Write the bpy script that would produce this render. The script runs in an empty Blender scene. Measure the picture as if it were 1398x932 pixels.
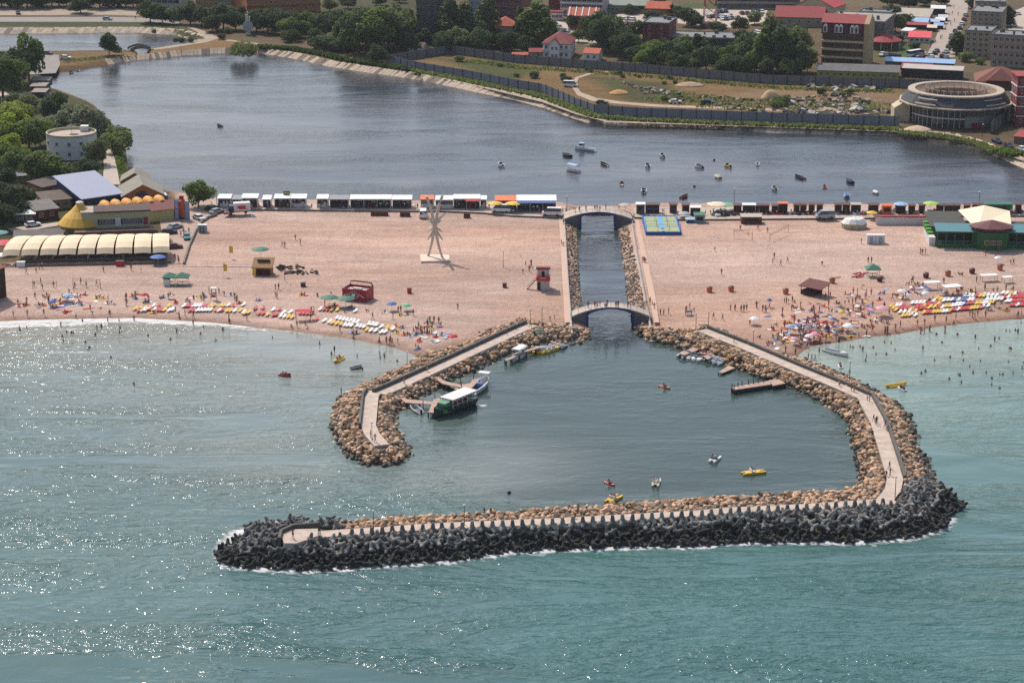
import bpy, bmesh, math, random
import numpy as np
from mathutils import Vector, Matrix, noise as mnoise
R = math.radians
rnd = random.Random(7)
npr = np.random.RandomState(11)
SC = bpy.context.scene
COL = SC.collection
# ------------------------------------------------------------------ camera model
FPX, CAMH, PITCH = 3000.0, 140.0, R(16.64)
CT, ST = math.cos(PITCH), math.sin(PITCH)
LAND = 1.5
def ray(px, py):
    x = (px - 699.0) / FPX; y = -(py - 466.0) / FPX
    return x, CT + ST * y, -ST + CT * y
def P(px, py, z=LAND):
    x, y, d = ray(px, py); t = (z - CAMH) / d
    return Vector((x * t, y * t, z))
def K(px, py, z=LAND):                       # photograph pixels per metre at a place
    x, y, d = ray(px, py); return FPX / ((z - CAMH) / d)
def HM(px, py, n):                           # metres of height for n pixels standing at a place
    x, y, d = ray(px, py); return n / (K(px, py) * math.cos(math.atan2(-d, y)))
def proj(x, y, z):
    f = y * CT - (z - CAMH) * ST; u = y * ST + (z - CAMH) * CT
    return 699 + FPX * x / f, 466 - FPX * u / f
cam = bpy.data.cameras.new('camera'); co = bpy.data.objects.new('camera', cam); COL.objects.link(co)
co.location = (0, 0, CAMH); co.rotation_euler = (math.pi / 2 - PITCH, 0, 0)
cam.sensor_width = 36; cam.lens = 36 * FPX / 1398; cam.clip_start = 1; cam.clip_end = 30000
SC.camera = co
# ------------------------------------------------------------------ materials
def lin(c): c /= 255.0; return c / 12.92 if c <= .04045 else ((c + .055) / 1.055) ** 2.4
def C(r, g, b, k=.8): return (lin(r) * k, lin(g) * k, lin(b) * k)
MATS = {}
def nd(nt, t, **kw):
    n = nt.nodes.new(t)
    for k, v in kw.items(): setattr(n, k, v)
    return n
def mat(col, rough=.7, var=.18, scale=1.5, bump=0, metal=0, spec=None, name=None, rndv=0, coord='Object', trans=0):
    key = (col, rough, var, scale, bump, metal, name, rndv, trans)
    if key in MATS: return MATS[key]
    m = bpy.data.materials.new(name or 'surface'); m.use_nodes = True
    nt = m.node_tree; b = nt.nodes['Principled BSDF']
    b.inputs['Roughness'].default_value = rough; b.inputs['Metallic'].default_value = metal
    if spec is not None: b.inputs['Specular IOR Level'].default_value = spec
    L = nt.links.new
    tc = nd(nt, 'ShaderNodeTexCoord')
    nz = nd(nt, 'ShaderNodeTexNoise'); nz.inputs['Scale'].default_value = scale; nz.inputs['Detail'].default_value = 5
    nz.inputs['Roughness'].default_value = .65
    L(tc.outputs[coord], nz.inputs['Vector'])
    mr = nd(nt, 'ShaderNodeMapRange'); L(nz.outputs['Fac'], mr.inputs['Value'])
    mr.inputs['From Min'].default_value = .3; mr.inputs['From Max'].default_value = .7
    mr.inputs['To Min'].default_value = 1 - var; mr.inputs['To Max'].default_value = 1 + var
    vm = nd(nt, 'ShaderNodeVectorMath', operation='SCALE'); vm.inputs[0].default_value = col
    if rndv:
        oi = nd(nt, 'ShaderNodeObjectInfo'); m2 = nd(nt, 'ShaderNodeMapRange')
        L(oi.outputs['Random'], m2.inputs['Value']); m2.inputs['To Min'].default_value = 1 - rndv; m2.inputs['To Max'].default_value = 1 + rndv
        mu = nd(nt, 'ShaderNodeMath', operation='MULTIPLY'); L(mr.outputs[0], mu.inputs[0]); L(m2.outputs[0], mu.inputs[1])
        L(mu.outputs[0], vm.inputs['Scale'])
    else: L(mr.outputs[0], vm.inputs['Scale'])
    L(vm.outputs[0], b.inputs['Base Color'])
    if trans: b.inputs['Transmission Weight'].default_value = trans
    if bump:
        bp = nd(nt, 'ShaderNodeBump'); bp.inputs['Strength'].default_value = 1; bp.inputs['Distance'].default_value = bump
        L(nz.outputs['Fac'], bp.inputs['Height']); L(bp.outputs[0], b.inputs['Normal'])
    MATS[key] = m
    return m
# ------------------------------------------------------------------ mesh builder
class MB:
    def __init__(s): s.v = []; s.f = []; s.m = []
    def add(s, vs, fs, m=0):
        o = len(s.v); s.v += [tuple(p) for p in vs]
        for f in fs: s.f.append(tuple(o + i for i in f)); s.m.append(m)
        return s
    def box(s, x0, x1, y0, y1, z0, z1, m=0):
        return s.add([(x0,y0,z0),(x1,y0,z0),(x1,y1,z0),(x0,y1,z0),(x0,y0,z1),(x1,y0,z1),(x1,y1,z1),(x0,y1,z1)],
                     [(0,3,2,1),(4,5,6,7),(0,1,5,4),(1,2,6,5),(2,3,7,6),(3,0,4,7)], m)
    def obox(s, c, sz, rz=0, m=0, rx=0, ry=0):
        M = Matrix.Translation(c) @ Matrix.Rotation(rz,4,'Z') @ Matrix.Rotation(ry,4,'Y') @ Matrix.Rotation(rx,4,'X')
        a, b, d = sz[0]/2, sz[1]/2, sz[2]/2
        vs = [M @ Vector(p) for p in [(-a,-b,-d),(a,-b,-d),(a,b,-d),(-a,b,-d),(-a,-b,d),(a,-b,d),(a,b,d),(-a,b,d)]]
        return s.add(vs, [(0,3,2,1),(4,5,6,7),(0,1,5,4),(1,2,6,5),(2,3,7,6),(3,0,4,7)], m)
    def prism(s, poly, z0, z1, m=0, mt=None):
        n = len(poly); a = sum(poly[i][0]*poly[(i+1)%n][1]-poly[(i+1)%n][0]*poly[i][1] for i in range(n))
        if a < 0: poly = poly[::-1]
        vs = [(p[0],p[1],z0) for p in poly] + [(p[0],p[1],z1) for p in poly]
        s.add(vs, [(i,(i+1)%n,n+(i+1)%n,n+i) for i in range(n)] + [tuple(range(n-1,-1,-1))], m)
        s.add([(p[0],p[1],z1) for p in poly], [tuple(range(n))], m if mt is None else mt)
        return s
    def rings(s, rings, m=0, cap0=True, cap1=True, closed=True):
        n = len(rings[0]); vs = [p for r in rings for p in r]; fs = []
        for k in range(len(rings)-1):
            for i in range(n if closed else n-1):
                j = (i+1) % n; fs.append((k*n+i, k*n+j, (k+1)*n+j, (k+1)*n+i))
        if cap0: fs.append(tuple(range(n-1,-1,-1)))
        if cap1: fs.append(tuple((len(rings)-1)*n+i for i in range(n)))
        return s.add(vs, fs, m)
    def tube(s, pts, rad, n=6, m=0):
        pts = [Vector(p) for p in pts]
        if not hasattr(rad, '__len__'): rad = [rad]*len(pts)
        rs = []
        for i, p in enumerate(pts):
            d = (pts[min(i+1,len(pts)-1)] - pts[max(i-1,0)]).normalized()
            u = d.orthogonal().normalized() if abs(d.z) > .95 else d.cross(Vector((0,0,1))).normalized()
            w = d.cross(u)
            rs.append([p + (u*math.cos(2*math.pi*k/n) + w*math.sin(2*math.pi*k/n))*rad[i] for k in range(n)])
        return s.rings(rs, m)
    def lathe(s, prof, n=12, m=0, c=(0,0)):
        return s.rings([[(c[0]+r*math.cos(2*math.pi*k/n), c[1]+r*math.sin(2*math.pi*k/n), z) for k in range(n)] for r, z in prof], m)
    def build(s, name, mats, parent=None, loc=(0,0,0), rz=0, smooth=False):
        me = bpy.data.meshes.new(name); me.from_pydata(s.v, [], s.f)
        if not isinstance(mats, (list, tuple)): mats = [mats]
        for x in mats: me.materials.append(x)
        if len(mats) > 1: me.polygons.foreach_set('material_index', s.m)
        if smooth: me.polygons.foreach_set('use_smooth', [True]*len(s.f))
        me.update()
        o = bpy.data.objects.new(name, me); COL.objects.link(o); o.location = loc; o.rotation_euler = (0,0,rz)
        if parent: o.parent = parent
        return o
def np_mesh(name, v, f, mats, smooth=False, mi=None):
    me = bpy.data.meshes.new(name); v = np.asarray(v, np.float32); f = np.asarray(f, np.int32); k = f.shape[1]
    me.vertices.add(len(v)); me.vertices.foreach_set('co', v.ravel())
    me.loops.add(f.size); me.loops.foreach_set('vertex_index', f.ravel())
    me.polygons.add(len(f)); me.polygons.foreach_set('loop_start', np.arange(0, f.size, k, dtype=np.int32))
    me.polygons.foreach_set('loop_total', np.full(len(f), k, np.int32))
    if mi is not None: me.polygons.foreach_set('material_index', np.asarray(mi, np.int32))
    if smooth: me.polygons.foreach_set('use_smooth', np.ones(len(f), bool))
    for x in (mats if isinstance(mats, (list, tuple)) else [mats]): me.materials.append(x)
    me.update(calc_edges=True); me.validate()
    o = bpy.data.objects.new(name, me); COL.objects.link(o); return o
def tag(o, label=None, cat=None, group=None, kind=None):
    if label: o['label'] = label
    if cat: o['category'] = cat
    if group: o['group'] = group
    if kind: o['kind'] = kind
    return o
def thing(name, label, cat, loc=(0,0,0), rz=0, group=None):
    o = bpy.data.objects.new(name, None); COL.objects.link(o); o.empty_display_size = .5
    o.location = loc; o.rotation_euler = (0,0,rz); return tag(o, label, cat, group)
KIDS = {}
def dup(root, loc, rz=0, label=None, group=None, sc=None, swap=None):
    r = root.copy(); COL.objects.link(r); r.location = loc; r.rotation_euler = (0,0,rz)
    if sc is not None: r.scale = (sc,sc,sc) if not hasattr(sc,'__len__') else sc
    if label: r['label'] = label
    if group: r['group'] = group
    def rec(a, b):
        for ch in KIDS.setdefault(a.name, list(a.children)):
            c = ch.copy(); COL.objects.link(c); c.parent = b; rec(ch, c)
    rec(root, r)
    return r
def along(pts, step):                        # points every step metres along a polyline
    pts = [Vector(p) for p in pts]; out = []; d0 = 0.0
    for a, b in zip(pts, pts[1:]):
        L = (b-a).length; d = d0
        while d < L: out.append((a.lerp(b, d/L), (b-a).normalized())); d += step
        d0 = d - L
    return out
def ribbon(line, w0, w1):                    # offsets of a 2-D polyline to its left by w0 and w1
    line = [Vector((p[0],p[1])) for p in line]; A = []; B = []
    for i, p in enumerate(line):
        d0 = (line[i]-line[i-1]).normalized() if i else (line[1]-line[0]).normalized()
        d1 = (line[i+1]-line[i]).normalized() if i < len(line)-1 else d0
        n = Vector((-(d0+d1).y, (d0+d1).x)); n.normalize(); c = max(.5, n.dot(Vector((-d0.y, d0.x))))
        A.append(p + n*w0/c); B.append(p + n*w1/c)
    return A, B
SUNE, SKYE, EXPO = 3.6, .15, 0.05
SEA_DEEP, SEA_BASIN = (.032,.108,.106), (.040,.064,.053)
SEA_SHL, SEA_SHR, SEA_MIDL, SEA_MIDR, SEA_PLUME = (.31,.29,.235), (.30,.33,.265), (.16,.205,.195), (.15,.235,.205), (.20,.215,.185)
LAKE_C, LAKE_SIG = (.032,.037,.046), .12
HAZE = 0.00004
DENOISE = False
# ------------------------------------------------------------------ light, sky, view
SUN_AZ, SUN_EL = math.atan2(-6.5, 11.0), R(50)          # azimuth from +Y (away from the camera), towards -X
sd = Vector((math.sin(SUN_AZ)*math.cos(SUN_EL), math.cos(SUN_AZ)*math.cos(SUN_EL), math.sin(SUN_EL)))
sl = bpy.data.lights.new('sun', 'SUN'); sl.energy = SUNE; sl.angle = R(.53); sl.color = (1, .95, .87)
so = bpy.data.objects.new('sun', sl); COL.objects.link(so); so.rotation_euler = (-sd).to_track_quat('-Z', 'Y').to_euler(); so.location = (0, 300, 400)
W = bpy.data.worlds.new('World'); SC.world = W; W.use_nodes = True; nt = W.node_tree
sk = nd(nt, 'ShaderNodeTexSky', sky_type='NISHITA'); sk.sun_disc = False; sk.sun_elevation = SUN_EL; sk.sun_rotation = SUN_AZ
sk.air_density = 1.0; sk.dust_density = 2.5; sk.altitude = 50
nt.links.new(sk.outputs[0], nt.nodes['Background'].inputs[0]); nt.nodes['Background'].inputs[1].default_value = SKYE
vs = SC.view_settings; vs.view_transform = 'Standard'; vs.look = 'None'; vs.gamma = 1; vs.use_curve_mapping = False; vs.exposure = EXPO
cy = SC.cycles; cy.use_denoising = DENOISE; cy.max_bounces = 5; cy.transparent_max_bounces = 6; cy.sample_clamp_direct = 30; cy.sample_clamp_indirect = 3
cy.caustics_reflective = False; cy.caustics_refractive = False; cy.volume_bounces = 0
# ------------------------------------------------------------------ water outlines (photograph pixels, z = 0)
def W2(l, z=0): return np.array([P(a, b, z)[:2] for a, b in l])
SHORE_L = [(-700,452),(-60,441),(60,436),(120,435),(185,434),(240,437),(300,441),(350,447),(400,452),(450,458),(500,466),(540,475),(570,486)]
SHORE_R = [(1087,487),(1098,478),(1110,472),(1155,466),(1188,460),(1228,456),(1273,447),(1323,441),(1398,435),(1480,431),(2100,420)]
CH_L = [(812,475),(805,450),(800,438),(793,410),(790,380),(788,350),(787,320),(789,303),(788,285)]
CH_R = [(846,285),(844,303),(846,320),(852,360),(858,410),(863,440),(868,452),(872,475)]
SEA = SHORE_L + [(640,468),(690,462),(740,461),(785,460)] + CH_L[1:] + CH_R[:-1] + [(879,461),(930,474),(1000,488),(1050,492)] + SHORE_R + [(2600,1400),(-1200,1400)]
SEA_NC = SHORE_L + [(640,468),(690,462),(740,461),(785,460),(868,458),(879,461),(930,474),(1000,488),(1050,492)] + SHORE_R + [(2600,1400),(-1200,1400)]
LAKE_FAR = [(75,99),(92,97),(112,95),(150,88),(185,82),(205,81),(250,76),(320,72),(350,72),(400,80),(450,91),(500,99),(545,105),(600,115),(650,126),(700,136),(740,147),(775,159),(800,167),(850,171),(900,173),(950,175),(1050,181),(1150,184),(1230,186),(1290,190),(1330,200),(1365,216),(1398,230),(1470,262)]
LAKE = LAKE_FAR + [(1600,300),(1500,286),(1398,283),(1000,281),(868,281),(846,282),(788,282),(765,279),(600,277),(400,276),(290,273),(255,266),(230,261),(200,251),(181,243),(175,232),(172,205),(168,190),(160,176),(140,155),(125,140),(95,128),(72,122),(60,110)]
POND = [(-700,46),(0,46),(60,46),(130,45),(190,45),(240,48),(262,55),(258,61),(230,65),(200,69),(185,70),(150,71),(100,72),(45,72),(-200,75),(-700,80)]
RILL = [(183,66),(200,66),(203,85),(199,89),(182,88),(190,78)]
def sdf(poly, pts):                                      # > 0 outside
    poly = np.asarray(poly); d = np.full(len(pts), 1e18); ins = np.zeros(len(pts), bool)
    for a, b in zip(poly, np.roll(poly, -1, 0)):
        e = b - a; w = pts - a; t = np.clip((w @ e) / max(e @ e, 1e-9), 0, 1)
        q = w - t[:, None]*e; d = np.minimum(d, (q*q).sum(1))
        c = (a[1] > pts[:,1]) != (b[1] > pts[:,1])
        with np.errstate(divide='ignore', invalid='ignore'):
            ins ^= c & (pts[:,0] < (b[0]-a[0])*(pts[:,1]-a[1])/(b[1]-a[1]) + a[0])
    return np.where(ins, -1, 1)*np.sqrt(d)
def pdist(line, pts):                                    # distance to an open polyline
    line = np.asarray(line); d = np.full(len(pts), 1e18)
    for a, b in zip(line[:-1], line[1:]):
        e = b - a; w = pts - a; t = np.clip((w @ e)/max(e @ e, 1e-9), 0, 1); q = w - t[:,None]*e; d = np.minimum(d, (q*q).sum(1))
    return np.sqrt(d)
pSEA, pSNC, pLAKE, pPOND, pRILL = W2(SEA), W2(SEA_NC), W2(LAKE), W2(POND), W2(RILL)
pCHAN = W2(CH_L + CH_R)
pSHL, pSHR = W2(SHORE_L), W2(SHORE_R)
def height(pts):
    ds, dl, dp, dr, dc = sdf(pSNC, pts), sdf(pLAKE, pts), sdf(pPOND, pts), sdf(pRILL, pts), sdf(pCHAN, pts)
    z = np.where(ds > 0, LAND*(1-np.exp(-np.maximum(ds,0)/8.)), ds*.15)
    for d, w in ((dl, 3.2), (dp, 4.), (dr, 1.5), (dc, 3.4)):
        z = np.minimum(z, np.where(d > 0, LAND*np.minimum(d/w, 1), d*.5))
    return np.maximum(z, -3)
def G(px, py):                                           # point on the ground under a pixel
    z = LAND
    for _ in range(4): q = P(px, py, z); z = max(hgt(q.x, q.y), 0)
    return P(px, py, z)
def hgt(x, y):
    if HG is None: return float(height(np.array([[x, y]]))[0])
    xs_, ys_, Z_ = HG; i = min(max(int(np.searchsorted(xs_, x))-1, 0), len(xs_)-2); j = min(max(int(np.searchsorted(ys_, y))-1, 0), len(ys_)-2)
    u = (x-xs_[i])/(xs_[i+1]-xs_[i]); v = (y-ys_[j])/(ys_[j+1]-ys_[j])
    return float((Z_[j,i]*(1-u)+Z_[j,i+1]*u)*(1-v) + (Z_[j+1,i]*(1-u)+Z_[j+1,i+1]*u)*v)
HG = None
def axis(lo, hi, step, far):
    a = list(np.arange(lo, hi+.1, step)); s = step; x = hi
    while x < far[1]: s *= 1.5; x += s; a.append(x)
    s = step; x = lo
    while x > far[0]: s *= 1.5; x -= s; a.insert(0, x)
    return np.array(a)
def grid(xs, ys):
    X, Y = np.meshgrid(xs, ys); nx, ny = len(xs), len(ys); i = np.arange(nx*ny).reshape(ny, nx)
    return np.stack([X.ravel(), Y.ravel()], 1), np.stack([i[:-1,:-1].ravel(), i[:-1,1:].ravel(), i[1:,1:].ravel(), i[1:,:-1].ravel()], 1)
def attr(o, name, arr):
    a = o.data.attributes.new(name, 'FLOAT_COLOR', 'POINT'); arr = np.asarray(arr, np.float32)
    a.data.foreach_set('color', np.concatenate([arr, np.ones((len(arr),1),np.float32)], 1).ravel())
# ---- terrain
g2, gf = grid(axis(-285, 285, 1.5, (-7000, 7000)), axis(430, 1080, 1.5, (-900, 9000)))
gz = height(g2); HG = (np.unique(g2[:,0]), np.unique(g2[:,1]), None); HG = (HG[0], HG[1], gz.reshape(len(HG[1]), len(HG[0])))
rgb = np.tile(np.array(C(210,179,161,.96)), (len(g2),1))
ZONES = [  # colour, pixel outline, softness in metres
 (C(120,105,80), [(-900,330),(-900,-200),(-60,0),(300,0),(2600,-60),(2600,262),(1470,262),(1398,235),(1230,195),(800,172),(500,108),(330,76),(200,88),(100,100),(60,130),(165,175),(182,245),(236,262),(246,285),(232,320),(225,345),(0,360)], 2.),
 (C(92,92,58), [(-900,326),(-900,90),(90,97),(84,124),(134,140),(166,170),(178,200),(186,246),(200,256),(150,262),(100,290),(60,326)], 3.),
 (C(146,116,78), [(70,97),(70,72),(185,71),(262,62),(290,52),(340,60),(450,72),(530,92),(525,101),(450,90),(350,73),(205,80),(150,88)], 1.5),
 (C(140,112,74), [(532,84),(615,74),(700,84),(875,98),(1050,113),(1230,120),(1228,172),(1050,167),(812,156),(787,146),(700,120)], 1.5),
 (C(150,122,92), [(985,130),(1050,122),(1240,128),(1232,168),(1050,166),(960,150)], 5.),
 (C(88,90,50), [(600,80),(690,85),(740,95),(700,112),(660,105)], 7.),
 (C(92,92,54), [(800,103),(900,112),(960,135),(860,140)], 8.),
 (C(78,84,50), [(-300,30),(190,30),(235,33),(275,47),(278,53),(258,50),(235,40),(190,37),(-300,37)], 1.),
 (C(196,180,158), [(-300,38),(190,38),(235,41),(258,50),(280,56),(264,60),(240,52),(190,47),(-300,48)], .8),
 (C(82,80,52), [(520,92),(600,104),(700,124),(790,150),(815,160),(1050,170),(1230,176),(1228,181),(1050,177),(800,162),(640,121),(520,100)], 1.),
 (C(86,84,58), [(440,0),(600,0),(600,52),(460,46),(430,20)], 4.),
 (C(88,108,52), [(1200,62),(1262,62),(1250,80),(1195,80)], 2.),
 (C(90,106,58), [(930,4),(1045,6),(1040,14),(930,12)], 2.)]
for c, pl, soft in ZONES:
    w = np.clip(.5 - sdf(W2(pl, LAND), g2)/soft, 0, 1)[:,None]; rgb = rgb*(1-w) + np.array(c)*w
wet = np.clip(1.25 - gz/.42, 0, 1)*(np.minimum(pdist(pSHL,g2), pdist(pSHR,g2)) < 30)
rgb = rgb*(1-wet[:,None]*(1-np.array([.62,.55,.50])))
m = bpy.data.materials.new('ground'); m.use_nodes = True; nt = m.node_tree; L = nt.links.new; b = nt.nodes['Principled BSDF']; b.inputs['Roughness'].default_value = .95; b.inputs['Specular IOR Level'].default_value = .15
at = nd(nt, 'ShaderNodeAttribute', attribute_name='soil'); tc = nd(nt, 'ShaderNodeTexCoord')
def nz(scale, det=6, rough=.6, vec=None, dist=0):
    n = nd(nt, 'ShaderNodeTexNoise'); n.inputs['Scale'].default_value = scale; n.inputs['Detail'].default_value = det; n.inputs['Roughness'].default_value = rough; n.inputs['Distortion'].default_value = dist
    L(vec or tc.outputs['Object'], n.inputs['Vector']); return n.outputs['Fac']
def mrange(v, a, b_, c, d):
    n = nd(nt, 'ShaderNodeMapRange'); L(v, n.inputs[0])
    for i, x in enumerate((a, b_, c, d)): n.inputs[1+i].default_value = x
    return n.outputs[0]
def mul(a, b_, op='MULTIPLY'):
    n = nd(nt, 'ShaderNodeMath', operation=op)
    for i, x in enumerate((a, b_)):
        if isinstance(x, (int, float)): n.inputs[i].default_value = x
        else: L(x, n.inputs[i])
    return n.outputs[0]
mp = nd(nt, 'ShaderNodeMapping'); mp.inputs['Scale'].default_value = (.35, 1, 1); L(tc.outputs['Object'], mp.inputs['Vector'])
vo = nd(nt, 'ShaderNodeTexVoronoi'); vo.inputs['Scale'].default_value = .9; L(tc.outputs['Object'], vo.inputs['Vector'])
mp2 = nd(nt, 'ShaderNodeMapping'); mp2.inputs['Scale'].default_value = (.06, .5, 1); mp2.inputs['Rotation'].default_value = (0,0,.06); L(tc.outputs['Object'], mp2.inputs['Vector'])
f = mul(mul(mrange(nz(.028, 7, .62, mp.outputs[0], .8), .3, .7, .72, 1.16), mrange(nz(.3, 6, .75, mp.outputs[0], .5), .32, .68, .84, 1.1)), mrange(nz(1.0, 5, .8), .35, .65, .87, 1.1))
f = mul(mul(f, mrange(vo.outputs['Distance'], .05, .35, .88, 1.0)), mrange(nz(.5, 5, .7, mp2.outputs[0], .6), .35, .6, .9, 1.04))
wv = nd(nt, 'ShaderNodeTexWave'); wv.inputs['Scale'].default_value = .05; wv.inputs['Distortion'].default_value = 14; wv.inputs['Detail'].default_value = 3; wv.inputs['Detail Scale'].default_value = .35; L(tc.outputs['Object'], wv.inputs['Vector']); f = mul(f, mrange(wv.outputs['Fac'], .95, .995, 1, .95))
hv = nd(nt, 'ShaderNodeMix', data_type='RGBA', blend_type='MULTIPLY'); L(mrange(nz(.017, 5, .6, mp.outputs[0], .9), .44, .62, 0, .75), hv.inputs[0]); L(at.outputs['Color'], hv.inputs[6]); hv.inputs[7].default_value = (.90,.76,.68,1)
sc = nd(nt, 'ShaderNodeVectorMath', operation='SCALE'); L(hv.outputs[2], sc.inputs[0]); L(f, sc.inputs['Scale']); L(sc.outputs[0], b.inputs['Base Color'])
bp = nd(nt, 'ShaderNodeBump'); bp.inputs['Distance'].default_value = .6; bp.inputs['Strength'].default_value = 1; L(nz(.7, 7, .8), bp.inputs['Height']); L(bp.outputs[0], b.inputs['Normal'])
ground = np_mesh('ground', np.column_stack([g2, gz]), gf, m, smooth=True); attr(ground, 'soil', rgb); tag(ground, 'sandy beach and dry soil ground', 'ground', kind='structure')
# ---- sheets on the land
LVL = [0]
def sheet(name, pts, m, z=None, h=0, kind='structure'):
    LVL[0] += 1; z = LAND + .02 + .004*LVL[0] if z is None else z
    bm = bmesh.new(); vs = [bm.verts.new(p) for p in [P(a, b_, z) for a, b_ in pts]]; fc = bm.faces.new(vs); fc.normal_update()
    if fc.normal.z < 0: fc.normal_flip()
    bmesh.ops.triangulate(bm, faces=[fc]); me = bpy.data.meshes.new(name); bm.to_mesh(me); bm.free(); me.materials.append(m)
    o = bpy.data.objects.new(name, me); COL.objects.link(o); o['kind'] = kind; return o
ASPH = mat(C(168,158,150,.62), .9, .12, .4, name='asphalt'); PAVE = mat(C(205,186,168,.7), .85, .12, .7, name='paving'); DIRT = mat(C(178,158,136,.75), .95, .2, .3, name='dirt')
sheet('road', [(-300,24),(150,23.5),(200,24.5),(245,28),(245,33),(200,30.5),(150,30),(-300,30)], ASPH)
sheet('dirt_track', [(-300,13),(200,11),(190,22),(150,20.5),(-300,22.5)], DIRT)
sheet('footpath', [(255,35),(280,43),(300,52),(282,58),(262,61),(230,66),(205,69),(205,67),(230,63),(258,58.5),(280,53),(268,43),(254,37)], DIRT)
sheet('embankment_path', [(300,53),(345,58),(420,70),(520,88),(640,113),(740,137),(790,154),(830,165),(1000,170),(1228,178),(1300,183),(1398,216),(1398,220),(1300,186),(1228,180),(1000,172),(830,167),(786,156),(740,139.5),(640,115.5),(520,90),(420,72),(345,60),(300,55)], DIRT)
sheet('parking_lot', [(742,26),(812,38),(835,45),(818,62),(742,58)], PAVE)
sheet('parking_lot', [(840,20),(878,16),(886,40),(840,46)], PAVE)
sheet('parking_lot', [(925,12),(1048,14),(1044,30),(1000,38),(925,32)], PAVE)
sheet('street', [(1293,-4),(1324,-4),(1320,20),(1308,55),(1304,78),(1262,80),(1276,55),(1288,25)], mat(C(190,172,156,.68), .9, .12, .5, name='asphalt'))
sheet('yard', [(1372,20),(1410,5),(1410,44),(1378,46)], PAVE)
sheet('dirt_track', [(830,99),(808,101),(790,107),(786,116),(793,126),(815,134),(850,139),(900,143),(990,146),(1100,150),(1100,153),(990,149),(895,146),(845,142),(808,138),(788,130),(780,118),(785,106),(806,99),(830,97.5)], mat(C(190,165,140,.75), .95, .2, .3, name='dirt'))
sheet('slipway', [(38,75),(80,75),(82,88),(76,100),(38,102)], ASPH)
sheet('lakeside_lane', [(138,195),(150,195),(158,222),(164,252),(140,252),(142,225)], PAVE)
sheet('lakeside_lane', [(0,120),(14,130),(38,142),(60,150),(60,155),(34,149),(10,138),(-5,128)], PAVE)
sheet('lane', [(44,248),(52,248),(50,274),(42,274)], PAVE)
sheet('lane', [(10,312),(88,302),(90,306),(20,318)], PAVE)
sheet('access_street', [(218,300),(238,276),(262,270),(290,276),(300,290),(283,297),(276,302),(268,315),(259,334),(250,360),(224,361),(230,340),(222,325)], mat(C(196,166,148,.72), .9, .12, .5, name='asphalt'))
sheet('footway', [(763,296),(770,296),(779,440),(771,440)], mat(C(218,180,158,.78), .9, .1, .6, name='paving'))
sheet('footway', [(866,300),(872,300),(894,400),(900,440),(893,440)], mat(C(218,180,158,.78), .9, .1, .6, name='paving'))
# promenade decks: raised slabs with a real edge
def slab(name, pts, z0, z1, m, mt):
    b_ = MB(); b_.prism([P(x, y, z1)[:2] for x, y in pts], z0, z1, 0, 1); o = b_.build(name, [m, mt]); o['kind'] = 'structure'; return o
CONC = mat(C(150,138,126,.62), .9, .22, .6, name='concrete'); DECK = mat(C(206,184,166,.72), .85, .12, .5, name='paving')
slab('promenade', [(288,274),(400,277),(600,278),(772,281),(772,295),(756,296),(700,294),(660,290),(600,287.5),(560,287.5),(345,285.5),(305,287.5),(294,285)], .3, 2.0, CONC, DECK)
slab('promenade', [(864,283),(1000,283),(1398,285),(1500,287),(1500,294),(1398,294),(1260,294),(1190,297),(975,299),(920,299),(866,296)], .3, 2.0, CONC, DECK)
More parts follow.
